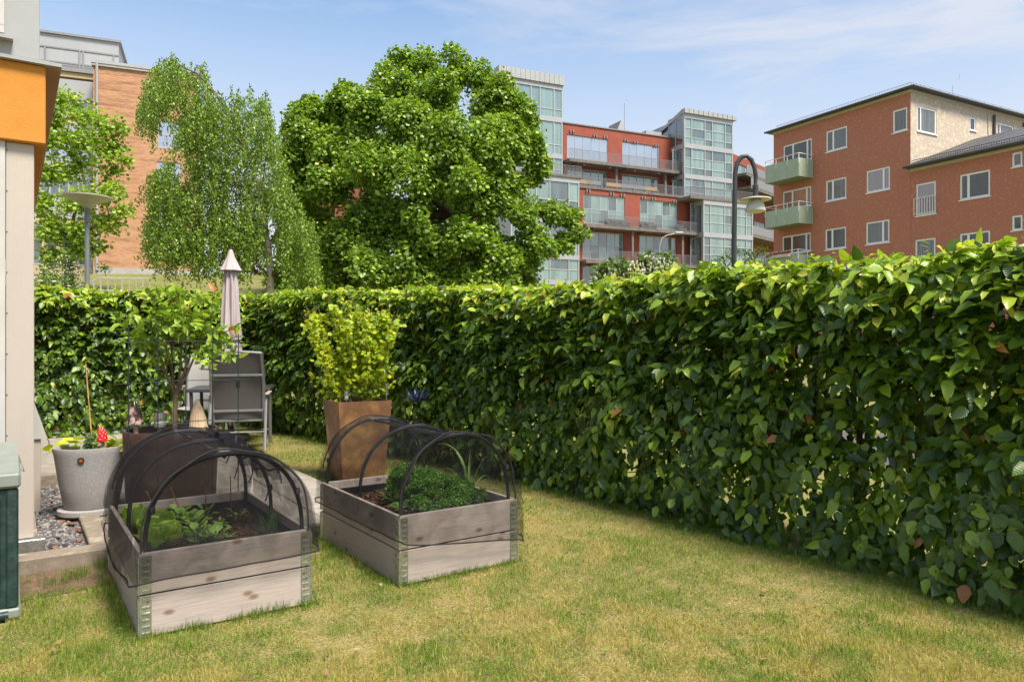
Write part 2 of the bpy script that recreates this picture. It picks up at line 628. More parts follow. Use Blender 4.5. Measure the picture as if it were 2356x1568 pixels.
M['slab'] = mat('concrete_slab', (.38, .34, .29), (.30, .265, .225), scale=4, rough=.9, bump=.35, bscale=220, c3=(.42, .375, .32), spec=.2)
M['kerb'] = mat('kerb_concrete', (.32, .265, .20), (.23, .19, .145), scale=7, rough=.9, bump=.4, bscale=180, c3=(.42, .35, .27), spec=.2)
M['asphalt'] = mat('asphalt', (.085, .082, .08), (.12, .115, .11), scale=5, rough=.9, bump=.3, bscale=150)
M['gravel_base'] = mat('gravel_base', (.05, .045, .045), (.12, .11, .105), scale=60, rough=.9, bump=1, bscale=120)

# ------------------------------------------------------------------ ground, lawn, paths
xs = np.concatenate([np.linspace(-420, -60, 13), np.linspace(-55, 55, 56), np.linspace(60, 420, 13)])
ys = np.concatenate([[-60, -30, -12, 0], np.linspace(4, 70, 50), np.linspace(80, 700, 14)])
XX, YY = np.meshgrid(xs, ys, indexing='ij')
ZZ = ground_z(XX, YY) - 0.012
nx, ny = len(xs), len(ys)
ii = (np.arange(nx - 1)[:, None] * ny + np.arange(ny - 1)[None]).ravel()
o = link('ground', np_mesh('ground', np.stack([XX, YY, ZZ], -1).reshape(-1, 3), [np.stack([ii, ii + ny, ii + ny + 1, ii + 1], 1)], M['hill'], smooth=True))
props(o, 'rough grassy ground rising towards the buildings', None, None, 'structure')

o = MB().poly([(-14, -4, -.008), (9, -4, -.008), (9, 2, -.008), (3.2, 4.2, -.008), (-3.4, 12.2, -.008), (-14, 12.2, -.008)]).build('lawn', M['lawn'])
props(o, 'worn garden lawn, half green and half straw coloured', None, None, 'structure')
o = MB().quad(gd(.12, -.62, -.004), gd(.12, -.1, -.004), gd(-1.2, -.1, -.004), gd(-1.2, -.75, -.004)).build('bare_soil_patch', M['bare'])
props(o, 'trodden bare soil in front of the kerb stones', None, None, 'structure')
o = MB().quad(gd(-.3, 0), gd(0, 0), gd(0, 2.8), gd(-.3, 2.8)).build('gravel_bed', M['gravel_base'])
props(o, 'gravel strip along the house side', None, None, 'structure')
# public footpath beyond the right hedge
o = MB().quad((2.2, 9.5, -.006), (12, 2.0, -.006), (14, 4.2, -.006), (3.8, 12.0, -.006)).build('footpath', M['asphalt'])
props(o, 'pale public footpath beyond the long hedge', None, None, 'structure')

patio = root('patio', 'pale concrete slab patio and path beside the house', None, gd(0, 0), ANG)
patio['kind'] = 'structure'
bed_mb = MB().box(-1.0, 2.72, -.02, 2.0, 6.6, .022).box(0.02, -.12, -.021, 2.0, 2.72, .021)
bed_mb.build('joint_sand', M['bare'], patio)
shapes = []
for k in range(4):
    shapes.append(MB().box(-.246, -.246, -.02, .246, .246, .02, bev=.006).mesh('slab', M['slab']))
for i in range(-2, 4):
    for j in range(0, 13):
        a, b = .25 + .5 * i, .13 + .5 * j
        if a < 0.2 and b < 2.95: continue
        s = link('slab', shapes[(i * 7 + j * 3) % 4], patio)
        s.location = (a, b + (.12 if a < 0.2 else 0), .024 + random.uniform(-.002, .002))
        s.rotation_euler = (random.uniform(-.004, .004), random.uniform(-.004, .004), random.choice((0, 1, 2, 3)) * math.pi / 2 + random.uniform(-.006, .006))

kerb = root('kerb', 'low tan concrete kerb around the gravel strip', None, gd(0, 0), ANG)
kerb['kind'] = 'structure'
x = .16
while x > -2.2:
    l_ = .62
    MB().box(x - l_ + .004, -.16, -.03, x, 0, .085, bev=.008).build('kerb_stone', M['kerb'], kerb)
    x -= l_
y = .004
while y < 2.6:
    MB().box(-.0, y, -.03, .13, y + .62, .075, bev=.008).build('kerb_stone', M['kerb'], kerb)
    y += .625
MB().box(-.3, 2.62, -.03, -.004, 2.716, .14, bev=.008).build('kerb_stone', M['kerb'], kerb)

# gravel stones
def stones(n, area, rmin, rmax, z0):
    t = MB().ball((0, 0, 0), 1, 4, 5)
    tv = np.array(t.v)
    tris = np.array([f for f in t.f if len(f) == 3]); quads = np.array([f for f in t.f if len(f) == 4])
    V = []; C = []; F3 = []; F4 = []
    pal = [(.10, .095, .10), (.16, .15, .15), (.055, .055, .06), (.24, .22, .21), (.13, .115, .11), (.3, .27, .24)]
    for k in range(n):
        p = area()
        jit = tv * RNG.uniform(.75, 1.25, tv.shape) * np.array([1, RNG.uniform(.6, 1), RNG.uniform(.4, .8)]) * RNG.uniform(rmin, rmax)
        q = Quaternion(Vector(rand_dirs(1)[0]), RNG.uniform(0, 6.28)).to_matrix()
        V.append(jit @ np.array(q).T + np.array([p[0], p[1], z0 + RNG.uniform(0, .018)]))
        C.append(np.tile(pal[RNG.integers(0, 6)], (len(tv), 1)))
        F3.append(tris + k * len(tv)); F4.append(quads + k * len(tv))
    return np.concatenate(V), [np.concatenate(F4), np.concatenate(F3)], np.concatenate(C)
def col_mat(name, rough=.85, spec=.3):
    m = bpy.data.materials.new(name)
    n, l, b = nodes_of(m)
    at = n.new('ShaderNodeAttribute'); at.attribute_name = 'col'
    l.new(at.outputs['Color'], b.inputs['Base Color'])
    b.inputs['Roughness'].default_value = rough
    b.inputs['Specular IOR Level'].default_value = spec
    return m
M['stone'] = col_mat('gravel_stone')
def grav():
    p = gd(RNG.uniform(-.32, 0.0), RNG.uniform(0.01, 2.6)); return (p.x, p.y)
v, f, c = stones(2000, grav, .011, .026, .004)
o = link('gravel', np_mesh('gravel', v, f, M['stone'], c))
props(o, 'dark grey crushed gravel between house and kerb', None, None, 'stuff')

M['dead_leaf'] = leaf_mat('dead_leaf', trans=.2, rough=.7, tint=(1.3, 1, .6))
N = 24
p = np.array([gd(RNG.uniform(-.3, -.02), RNG.uniform(.03, 2.2), .035) for _ in range(N)])
R = frames(np.c_[RNG.normal(size=(N, 2)), RNG.normal(0, .15, N)], np.c_[RNG.normal(0, .35, (N, 2)), np.ones(N)])
dl = leaf_mesh('fallen_leaves', BEECH, p, R, RNG.uniform(.045, .075, N), np.array([(.28, .13, .07), (.34, .18, .11), (.2, .1, .06)])[RNG.integers(0, 3, N)], M['dead_leaf'])
props(link('fallen_leaves', dl), 'dry brown leaves scattered on the dark gravel', None, None, 'stuff')

# ================================================================== GRASS
M['blade'] = leaf_mat('grass_blade', trans=.4, rough=.6, spec=.25, tint=(1.2, 1.2, .6))
BEDS = [((-1.714, 4.056), 34.55), ((-0.643, 4.773), 35.2)]
BW, BD, BH = .8, 1.2, .39
def in_beds(x, y, grow=0.0):
    out = np.zeros(np.shape(x), bool)
    for (c, a) in BEDS:
        t = math.radians(a)
        dx, dy = x - c[0], y - c[1]
        u = dx * math.cos(t) + dy * math.sin(t); w = -dx * math.sin(t) + dy * math.cos(t)
        out |= (np.abs(u) < BW / 2 + grow) & (np.abs(w) < BD / 2 + grow)
    return out
def blades(name, x, y, h, w, colr, lean=0.5, z=0.0, mat_=None):
    N = len(x)
    an = RNG.uniform(0, 2 * math.pi, N)
    la = RNG.uniform(0, 2 * math.pi, N)
    ln = np.abs(RNG.normal(0, lean, N))
    side = np.stack([np.cos(an), np.sin(an), np.zeros(N)], 1)
    ld = np.stack([np.cos(la), np.sin(la), np.zeros(N)], 1) * (ln * h)[:, None]
    b = np.stack([x, y, np.broadcast_to(z, x.shape)], 1)
    up = np.array([0, 0, 1.])
    hh = (h / np.sqrt(1 + ln * ln))[:, None]
    m = b + up * hh * .55 + ld * .3
    t = b + up * hh + ld
    ws = side * w[:, None] / 2
    V = np.stack([b - ws, b + ws, m - ws * .8, m + ws * .8, t], 1).reshape(-1, 3)
    i0 = np.arange(N)[:, None] * 5
    q = i0 + np.array([[0, 1, 3, 2]]); tr = i0 + np.array([[2, 3, 4]])
    return np_mesh(name, V, [q, tr], mat_ or M['blade'], np.repeat(colr, 5, axis=0))

N = 430000
yy = np.exp(RNG.uniform(math.log(2.6), math.log(11.5), N))
xx = RNG.uniform(-.75, .75, N) * yy
A_, B_ = ab(xx, yy)
keep = ~in_beds(xx, yy, .005)
keep &= ~((A_ > -1.2) & (A_ < 2.0 + .03 * snoise(B_, A_, 3, 9)) & (B_ > -.12))
keep &= ~((A_ < .17) & (B_ > -.17))
soilp = (A_ < .14) & (B_ > -.62 + .1 * snoise(xx, yy, 8, 6)) & (RNG.random(N) < .9)
keep &= ~soilp
# nothing beyond the hedge foot
HP = np.array([(-7.8, 9.45), (-6.57, 10.15), (-5.7, 10.65), (-4.3, 11.55), (-2.92, 10.25), (.44, 6.6), (2.54, 3.62), (4.6, .7)])
hx = np.interp(yy, HP[4:][::-1, 1], HP[4:][::-1, 0])
keep &= (xx < hx + .12 + .05 * RNG.normal(size=N))
keep &= yy < 11.6
keep &= ~((yy < 4.2) & (xx < -2.35) & (xx < -2.42 + (3.59 - yy) * .0) & (yy > 3.3) & (A_ < -.42))
xx, yy, A_, B_ = xx[keep], yy[keep], A_[keep], B_[keep]
N = len(xx)
green = .60 + .5 * snoise(xx, yy, 1, 1.9) + .62 * snoise(xx, yy, 2, 6.5) + .6 * snoise(xx, yy, 21, 19)
hd = np.interp(yy, HP[4:][::-1, 1], HP[4:][::-1, 0]) - xx
green += .55 * np.exp(-((hd - .1) / .8) ** 2)
for (c, a) in BEDS:                       # the grass by the beds stays greener
    d = np.hypot(xx - c[0], yy - c[1]); green += .5 * np.exp(-((d - .75) / .32) ** 2) * (xx < c[0] + .75)
green += .34 * sstep(5.4, 7.5, yy) + .35 * np.exp(-(((xx + 2.1) / .5) ** 2 + ((yy - 3.7) / .5) ** 2))
green -= .22 * sstep(3.8, 2.8, yy)
g = RNG.random(N) < np.clip(green, .16, .93)
gc = np.array([(.12, .22, .02), (.19, .30, .03), (.09, .17, .018), (.28, .38, .05)])[RNG.integers(0, 4, N)]
sc_ = np.array([(.52, .40, .14), (.60, .50, .19), (.36, .27, .085), (.40, .38, .08), (.48, .45, .11)])[RNG.integers(0, 5, N)]
cc = np.where(g[:, None], gc, sc_) * RNG.uniform(.8, 1.2, (N, 1))
hh = RNG.uniform(.012, .033, N) * np.where(g, 1.0, .95) * (1 + .45 * snoise(xx, yy, 5, 6) + .5 * snoise(xx, yy, 6, 26))
ww = np.maximum(RNG.uniform(.0016, .0030, N), yy * .00055)
me = blades('grass', xx, yy, hh, ww, cc, lean=1.15)
props(link('grass', me), 'short lawn grass, green and dry straw blades mixed', 'grass', None, 'stuff')

# longer tufts along the boards, the kerb and the hedge foot
def tufts(spots):
    X = []; Y = []; H = []
    for (x0, y0, r, n, h) in spots:
        X.append(RNG.normal(x0, r, n)); Y.append(RNG.normal(y0, r, n)); H.append(RNG.uniform(.4, 1, n) * h)
    return np.concatenate(X), np.concatenate(Y), np.concatenate(H)
sp = []
for bi, (c, a) in enumerate(BEDS):
    t = math.radians(a); ux = np.array([math.cos(t), math.sin(t)]); uy = np.array([-math.sin(t), math.cos(t)])
    for k in range(90):
        s = RNG.uniform(-.42, .42); q = np.array(c) + ux * s - uy * (BD / 2 + RNG.uniform(.012, .04)); sp.append((q[0], q[1], .012, 7, RNG.uniform(.03, .065)))
    for k in range(80):
        s = RNG.uniform(-.6, .6); q = np.array(c) - ux * (BW / 2 + RNG.uniform(.012, .06)) + uy * s; sp.append((q[0], q[1], .014, 8, RNG.uniform(.03, .07)))
    for k in range(50):
        s = RNG.uniform(-.6, .6); q = np.array(c) + ux * (BW / 2 + RNG.uniform(.012, .05)) + uy * s; sp.append((q[0], q[1], .014, 8, RNG.uniform(.03, .06)))
for px, py, n, h in ((615, 1405, 60, .085), (640, 1400, 60, .08), (600, 1412, 40, .07), (545, 1415, 26, .11), (415, 1440, 22, .08), (450, 1438, 30, .07), (152, 1335, 60, .09), (170, 1330, 50, .09), (190, 1322, 40, .08), (118, 1345, 50, .07), (235, 1305, 70, .1), (745, 1262, 70, .09), (760, 1280, 60, .08), (735, 1225, 60, .1), (560, 1425, 30, .06), (330, 1460, 40, .06), (840, 1330, 40, .05)):
    q = G(px, py); sp.append((q.x, q.y, .03, n, h))
for k in range(260):
    yv = RNG.uniform(3.0, 10.4); xv = np.interp(yv, HP[4:][::-1, 1], HP[4:][::-1, 0]) - abs(RNG.normal(0, .1)); sp.append((xv, yv, .03, 16, .06))
for k in range(60):
    bv = RNG.uniform(2.0, 6); q = gd(2.03, bv); sp.append((q.x, q.y, .02, 10, .05))
X_, Y_, H_ = tufts(sp)
kp = ~in_beds(X_, Y_, .004); X_, Y_, H_ = X_[kp], Y_[kp], H_[kp]
cc = np.array([(.09, .17, .02), (.13, .22, .03), (.18, .26, .045), (.4, .33, .1)])[RNG.choice(4, len(X_), p=(.35, .35, .22, .08))]
me = blades('long_grass', X_, Y_, H_, np.maximum(.0028, Y_ * .00055), cc, lean=.45)
props(link('long_grass', me), 'longer grass tufts along the boards and kerb', 'grass', None, 'stuff')
# clover and weeds dotted in the lawn
N = 420
yv = RNG.uniform(2.9, 6.5, N); xv = RNG.uniform(-.68, .5, N) * yv
kp = ~in_beds(xv, yv, .03) & (ab(xv, yv)[1] < -.2) & (xv < np.interp(yv, HP[4:][::-1, 1], HP[4:][::-1, 0]) - .1) ; xv, yv = xv[kp], yv[kp]; N = len(xv)
R = frames(np.c_[RNG.normal(size=(N, 2)), np.zeros(N)], np.c_[RNG.normal(0, .3, (N, 2)), np.ones(N)])
me = leaf_mesh('lawn_weeds', BEECH, np.c_[xv, yv, RNG.uniform(.02, .035, N)], R, RNG.uniform(.012, .03, N), np.array([(.12, .22, .03), (.2, .3, .05)])[RNG.integers(0, 2, N)], M['blade'])
props(link('lawn_weeds', me), 'small broad leaved weeds dotted in the lawn', 'weeds', None, 'stuff')
N = 26
yv = RNG.uniform(2.9, 6.0, N); xv = RNG.uniform(-.68, .5, N) * yv
kp = ~in_beds(xv, yv, .03) & (ab(xv, yv)[1] < -.2) & (xv < np.interp(yv, HP[4:][::-1, 1], HP[4:][::-1, 0]) - .1); xv, yv = xv[kp], yv[kp]; N = len(xv)
R = frames(np.c_[RNG.normal(size=(N, 2)), RNG.normal(0, .2, N)], np.c_[RNG.normal(0, .4, (N, 2)), np.ones(N)])
dl = leaf_mesh('fallen_lawn_leaves', BEECH, np.c_[xv, yv, RNG.uniform(.02, .03, N)], R, RNG.uniform(.018, .05, N), np.array([(.30, .18, .08), (.38, .29, .14), (.22, .13, .06)])[RNG.integers(0, 3, N)], M['dead_leaf'])
props(link('fallen_lawn_leaves', dl), 'a few dry brown leaves lying in the grass', 'leaves', None, 'stuff')

# ================================================================== THE HOUSE ON THE LEFT
M['white'] = mat('white_paint', (.50, .43, .365), (.455, .39, .33), scale=3, rough=.45, bump=.08, bscale=60, stretch=(1, 1, .2))
M['whitebright'] = mat('white_trim', (.54, .52, .48), (.48, .46, .42), scale=5, rough=.4)
M['peach'] = mat('peach_panel', (.62, .42, .27), (.55, .37, .24), scale=4, rough=.6)
M['orange'] = mat('orange_render', (.60, .26, .05), (.55, .225, .04), scale=5, rough=.85, bump=.22, bscale=190, spec=.2)
M['grey_panel'] = mat('grey_panel', (.36, .36, .36), (.33, .33, .33), scale=2, rough=.5)
M['soffit'] = mat('soffit_brown', (.42, .25, .17), (.36, .21, .15), scale=4, rough=.7)
M['zinc'] = mat('galvanised', (.60, .60, .55), (.36, .37, .33), scale=34, rough=.30, metal=.8, bump=.15)
M['dark_glass'] = glass_mat('dark_glass', (.16, .13, .09), (.05, .045, .04), scale=5)
M['screw'] = mat('screw', (.3, .27, .24), rough=.4, metal=.9)
HC = Vector((-3.02, 4.615, 0))
house = root('house', 'near house corner with white panels below orange render and grey upper wall', 'house', HC, ANG)
MB().box(-3, .02, .12, -.19, .12, 2.598).build('wall', M['peach'], house)
MB().box(-.148, 0, .12, 0, 8, 2.598, bev=.004).build('corner_panel', M['white'], house)
MB().box(-.192, -.014, .12, -.150, .06, 2.598, bev=.003).build('batten', M['whitebright'], house)
MB().box(-.30, -.022, .55, -.194, .05, .70, bev=.003).build('sill', M['whitebright'], house)
for k in range(11):
    MB().ball((-.142, -.003, .33 + .253 * k - .06), .0045, 4, 8, (1, .5, 1)).build('screw', M['screw'], house, True)
MB().box(-3, -.05, 2.6, .06, 8.05, 3.088, bev=.006).build('orange_wall', M['orange'], house)
MB().box(-3, -.09, 3.090, .145, 8.1, 3.112).build('eave_drip', M['grey_panel'], house)
MB().quad((.062, -.05, 3.0885), (.142, -.088, 3.0885), (.142, 8, 3.0885), (.062, 8, 3.0885)).build('eave_soffit', M['soffit'], house)
MB().box(-3, -.075, 3.114, .028, 8, 6.5, bev=.004).build('upper_wall', M['grey_panel'], house)
win = MB()
win.box(-2, -.10, 3.235, -.155, -.078, 3.28).box(-.198, -.10, 3.282, -.155, -.078, 5).box(-.212, -.094, 3.28, -.199, -.078, 5)
w_ = win.build('window_frame', M['whitebright'], house)
MB().box(-2, -.086, 3.282, -.213, -.077, 5).build('pane', M['dark_glass'], w_)
MB().box(-2.2, -.135, 3.195, -.11, -.077, 3.215).build('window_sill', M['grey_panel'], house)
MB().box(-1.2, -.055, 0.0, .058, .05, .118, bev=.004).build('base_flashing', M['zinc'], house)
MB().box(-.3, .06, 0, .02, 8, .119).build('plinth', M['kerb'], house)
MB().box(.004, 1.26, .03, .072, 1.52, .60, bev=.004).build('side_board', M['white'], house)
hd_ = MB(); hd_.poly([(.002, 1.24, .88), (.03, 1.24, .88), (.115, 1.24, .60), (.002, 1.24, .60)]).poly([(.002, 1.54, .60), (.115, 1.54, .60), (.03, 1.54, .88), (.002, 1.54, .88)])
hd_.quad((.03, 1.24, .88), (.03, 1.54, .88), (.115, 1.54, .60), (.115, 1.24, .60)).quad((.002, 1.24, .6), (.115, 1.24, .6), (.115, 1.54, .6), (.002, 1.54, .6))
hd_.quad((.002, 1.24, .88), (.002, 1.54, .88), (.03, 1.54, .88), (.03, 1.24, .88))
hd_.build('hood', M['whitebright'], house)

# storage box
M['green_plastic'] = mat('dark_green_plastic', (.014, .032, .030), (.019, .042, .038), scale=12, rough=.45, bump=.2, bscale=30, c3=(.04, .07, .065))
M['pale_plastic'] = mat('pale_green_plastic', (.24, .265, .225), (.20, .225, .19), scale=9, rough=.5)
sb = root('storage_box', 'dark green plastic storage box with pale green lid beside the house', 'storage box', G(45, 1420), ANG)
MB().box(-.8, .01, .05, -.008, .7, .64, bev=.01).build('body', M['green_plastic'], sb)
MB().box(-.72, -.002, .12, -.075, .012, .6, bev=.006).build('front_panel', M['green_plastic'], sb)
MB().box(-.055, -.004, .055, -.004, .014, .64, bev=.008).build('corner_rib', M['green_plastic'], sb)
lid = MB(); lid.box(-.84, -.02, .642, .006, .74, .716, bev=.012); lid.poly([(-.83, -.01, .7165), (-.002, -.01, .7165), (-.004, .73, .785), (-.83, .73, .785)]).poly([(-.002, -.01, .7165), (-.002, .73, .716), (-.004, .73, .785)])
lid.build('lid', M['pale_plastic'], sb)
MB().box(-.82, -.008, 0, .004, .7, .052, bev=.01).build('base', M['pale_plastic'], sb)
MB().tube([(-.19 + .0, -.012, .026), (-.045, -.012, .026)], .02, 10).build('wheel', M['green_plastic'], sb, True)
M['black'] = mat('black_plastic', (.012, .012, .013), (.02, .02, .022), scale=20, rough=.5)
h0 = G(46, 1060, .72)
MB().tube([G(44, 1050, .74) + Vector((0, 0, 0)), G(48, 1062, .72), G(53, 1076, .69), G(56, 1084, .67), G(50, 1081, .67), G(42, 1072, .69), G(46, 1060, .71)], .0016, 5).build('wire_hook', M['screw'])
props(bpy.data.objects['wire_hook'], 'thin bent wire hook hanging at the lid edge of the green box', 'hook')

# ================================================================== HEDGES
M['beech'] = leaf_mat('beech_leaf', trans=.36, rough=.32, veins=True, spec=.6)
M['bark'] = mat('bark', (.10, .07, .05), (.045, .03, .022), scale=8, rough=.9, bump=1, bscale=40, stretch=(1, 1, .25))
M['twig'] = mat('twig', (.16, .08, .05), (.08, .045, .03), scale=15, rough=.8)
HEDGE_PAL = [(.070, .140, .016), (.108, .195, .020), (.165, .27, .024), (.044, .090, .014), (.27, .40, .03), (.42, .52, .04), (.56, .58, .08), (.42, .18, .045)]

class Hedge:
    def __init__(self, name, label, pts, hts, thick, seed, dens, gaps, split_face=True):
        self.pts = np.array(pts, float)
        seg = np.diff(self.pts, axis=0); L = np.hypot(seg[:, 0], seg[:, 1])
        self.cum = np.concatenate([[0], np.cumsum(L)]); self.len = self.cum[-1]
        self.hts = np.array(hts, float); self.thick = thick
        self.name, self.label, self.seed, self.dens, self.gaps = name, label, seed, dens, gaps
    def at(self, s):
        x = np.interp(s, self.cum, self.pts[:, 0]); y = np.interp(s, self.cum, self.pts[:, 1])
        e = .25
        x2 = np.interp(s + e, self.cum, self.pts[:, 0]); y2 = np.interp(s + e, self.cum, self.pts[:, 1])
        x1 = np.interp(s - e, self.cum, self.pts[:, 0]); y1 = np.interp(s - e, self.cum, self.pts[:, 1])
        t = norm(np.stack([x2 - x1, y2 - y1], 1))
        n = np.stack([t[:, 1], -t[:, 0]], 1)         # turned towards the viewer's side below
        flip = (n[:, 0] * x + n[:, 1] * y) > 0
        n[flip] *= -1
        return np.stack([x, y], 1), t, n
    def height(self, s):
        return np.interp(s, self.cum, self.hts) + .035 * snoise(s, s * 0, self.seed, 2.2) + .02 * snoise(s, s * 0, self.seed + 1, 9)
    def build(self):
        L = self.len
        P_, R_, S_, K_, face = [], [], [], [], []
        # near face, far face, top
        for part, dens in (('near', 1.0), ('far', .50), ('top', 1.0), ('inner', .85)):
            if part == 'near':
                per = 7
                ns_ = int(L * 2.0 * self.dens * dens / per)
                n = ns_ * per
            elif part == 'far':
                n = int(L * 2.0 * self.dens * dens)
            elif part == 'top':
                n = int(L * self.thick * self.dens * dens)
            else:
                n = int(L * 2.0 * self.dens * dens)
            s = RNG.uniform(0, L, n)
            if part == 'near':
                s = np.repeat(RNG.uniform(0, L, ns_), per)
            c, t, nn = self.at(s)
            H = self.height(s)
            up = np.zeros((n, 3)); up[:, 2] = 1
            t3 = np.c_[t, np.zeros(n)]; n3 = np.c_[nn, np.zeros(n)]
            # spray structure: leaves gather on little shoots
            if part == 'near' or part == 'far':
                z = RNG.uniform(.02, 1.0, n) * H
                if part == 'near':
                    z = np.repeat(RNG.uniform(.03, 1.0, ns_), per) * H
                bulge = .09 * snoise(s, z * 1.2, self.seed + 2, 2.4) + .085 * snoise(s, z * 1.7, self.seed + 3, 7.5) + .04 * snoise(s, z * 1.5, self.seed + 6, 19)
                bulge -= .10 * sstep(.35, 0, z)                   # drawn in at the foot
                dep = RNG.exponential(.05, n)
                if part == 'near':
                    dep = np.repeat(RNG.exponential(.05, ns_), per)
                off = bulge - dep
                if part == 'near':
                    pos = c[:, :2] + nn * off[:, None]; out = n3
                else:
                    pos = c[:, :2] - nn * (self.thick + off)[:, None]; out = -n3
                pos = np.c_[pos, z]
                topn = sstep(.72, 1.0, z / H)
                # layered shoots: leaf tips droop, blades face out and up
                ph = snoise(s * 1.0, z * 1.0, self.seed + 4, 7)
                nrm = out * (1.0 - .45 * topn)[:, None] + up * (.35 + .75 * topn + .25 * ph)[:, None] + RNG.normal(0, .42, (n, 3))
                tip = -up * (1.0 - .8 * topn)[:, None] + out * (.25 + .5 * topn)[:, None] + t3 * RNG.normal(0, .75, n)[:, None] + RNG.normal(0, .2, (n, 3))
                if part == 'near':
                    # leaves sit left and right along short arching shoots
                    rp = lambda v: np.repeat(v, per, axis=0)
                    tl = rp(RNG.normal(0, .75, ns_)); dr = rp(RNG.normal(0, .25, ns_))
                    f = np.tile(np.arange(per) / (per - 1), ns_)
                    ln = rp(RNG.uniform(.10, .24, ns_))
                    low = sstep(.75, .15, z / H)
                    d = norm(out * .9 + t3 * tl[:, None] + up * (.15 - .65 * low + dr)[:, None])
                    pn = norm(up * (1.0 - .35 * low)[:, None] + out * (.55 + .45 * low)[:, None] + RNG.normal(0, .12, (n, 3)) + rp(RNG.normal(0, .28, (ns_, 3))))
                    sd = norm(np.cross(d, pn)) * np.where(np.tile(np.arange(per) % 2, ns_) == 0, 1, -1)[:, None]
                    last = (f == 1)[:, None]
                    tip = norm(d * .75 + sd * np.where(last, 0, .9) - up * (.22 * f + .12 + .35 * low)[:, None] + RNG.normal(0, .14, (n, 3)))
                    nrm = pn + RNG.normal(0, .20, (n, 3))
                    pos = pos + d * (ln * (f - .55))[:, None] - up * (.05 * f * f * (1 + low))[:, None]
                    pos[:, 2] = np.maximum(pos[:, 2], .012 + .03 * RNG.random(n))
                    keep = np.ones(n, bool)
                    hole = .55 * snoise(s, z * 1.3, self.seed + 9, 3.1) + .8 * snoise(s, z, self.seed + 10, 11)
                    lim = self.gaps(s, z, pos)
                    keep = (hole < lim) | (RNG.random(n) < .06)
                else:
                    hole = .55 * snoise(s, z * 1.3, self.seed + 9, 3.1) + .8 * snoise(s, z, self.seed + 10, 11)
                    lim = self.gaps(s, z, pos)
                    keep = (hole < lim + .1) | (RNG.random(n) < .1)
            elif part == 'top':
                w = RNG.uniform(0, 1, n) * self.thick
                z = H + .03 * snoise(s, w, self.seed + 5, 6) + .03 * snoise(s, w, self.seed + 7, 17) - RNG.exponential(.05, n) + .012
                pos = np.c_[c - nn * w[:, None], z]
                nrm = up * .9 + RNG.normal(0, .42, (n, 3)) + n3 * .25
                tip = RNG.normal(0, .8, (n, 3)) * np.array([1, 1, .45]) + n3 * .3 + up * .12
                keep = np.ones(n, bool)
            else:
                z = RNG.uniform(.25, 1.0, n) ** .8 * H
                w = RNG.uniform(.12, .88, n) * self.thick
                pos = np.c_[c - nn * w[:, None], z]
                nrm = RNG.normal(0, 1, (n, 3)); tip = RNG.normal(0, 1, (n, 3)) - up
                hole = .55 * snoise(s, z * 1.3, self.seed + 9, 3.1) + .8 * snoise(s, z, self.seed + 10, 11)
                keep = hole < self.gaps(s, z, pos) - .1
            rel = z / H
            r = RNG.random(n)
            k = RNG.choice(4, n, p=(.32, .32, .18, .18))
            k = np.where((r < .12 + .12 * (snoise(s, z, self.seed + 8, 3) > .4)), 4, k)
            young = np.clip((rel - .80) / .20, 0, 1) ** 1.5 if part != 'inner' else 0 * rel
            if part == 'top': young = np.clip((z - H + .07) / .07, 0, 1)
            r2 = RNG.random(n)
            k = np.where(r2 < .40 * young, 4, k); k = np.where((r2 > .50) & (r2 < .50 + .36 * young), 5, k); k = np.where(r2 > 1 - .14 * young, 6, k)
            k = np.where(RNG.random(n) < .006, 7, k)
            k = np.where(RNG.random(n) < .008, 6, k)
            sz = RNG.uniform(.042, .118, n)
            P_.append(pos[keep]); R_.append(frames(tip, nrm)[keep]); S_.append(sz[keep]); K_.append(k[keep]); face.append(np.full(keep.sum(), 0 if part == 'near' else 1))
        # shoots standing above the top
        m = int(L * 9)
        s = RNG.uniform(0, L, m); c, t, nn = self.at(s); H = self.height(s)
        for i in range(m):
            base = np.array([*(c[i] - nn[i] * RNG.uniform(0, self.thick * .7)), H[i] - .01])
            d = norm(np.array([[RNG.normal(0, .35), RNG.normal(0, .35), 1.0]]))[0]
            ln = RNG.uniform(.03, .13)
            nl = RNG.integers(3, 6)
            for q in range(nl):
                P_.append((base + d * ln * (q + 1) / nl)[None]); tp = np.array([[RNG.normal(), RNG.normal(), .5]])
                R_.append(frames(tp, np.array([[RNG.normal(0, .5), RNG.normal(0, .5), 1.0]])))
                S_.append(np.array([RNG.uniform(.03, .06)])); K_.append(np.array([RNG.choice([4, 5, 6, 2], p=(.4, .35, .1, .15))])); face.append(np.array([1]))
        pos = np.concatenate(P_); R = np.concatenate(R_); S = np.concatenate(S_); K = np.concatenate(K_); face = np.concatenate(face)
        rt = root(self.name, self.label, 'hedge', (self.pts[0][0], self.pts[0][1], 0))
        px = FW / 2 + FOC * pos[:, 0] / np.maximum(pos[:, 1], .1); py = FH / 2 + FOC * (EYE - pos[:, 2]) / np.maximum(pos[:, 1], .1)
        vis = (pos[:, 1] > 1) & (px > 20) & (px < FW - 20) & (py > 0) & (py < FH) & (face == 0)
        # how far in front of its neighbours: use distance to the local face
        s_near = np.interp(pos[:, 1], self.pts[np.argsort(self.pts[:, 1]), 1], self.pts[np.argsort(self.pts[:, 1]), 0])
        score = S / np.maximum(pos[:, 1], .5) * np.where(vis, 1, 0) * np.abs(np.einsum('ni,ni->n', R[:, :, 2], norm(pos - np.array([0, 0, EYE]))))
        score *= np.where(pos[:, 0] < s_near + .06, 1.0, .4) if self.outer else 1.0
        ind = np.argsort(-score)[:300]
        plant_leaves(rt, rt.location, BEECH, pos, R, S, HEDGE_PAL, K, M['beech'], indiv=ind, lc=True, mass_tmpls=BEECH_L)
        # stems
        tr = MB(); tw = MB()
        s = .2
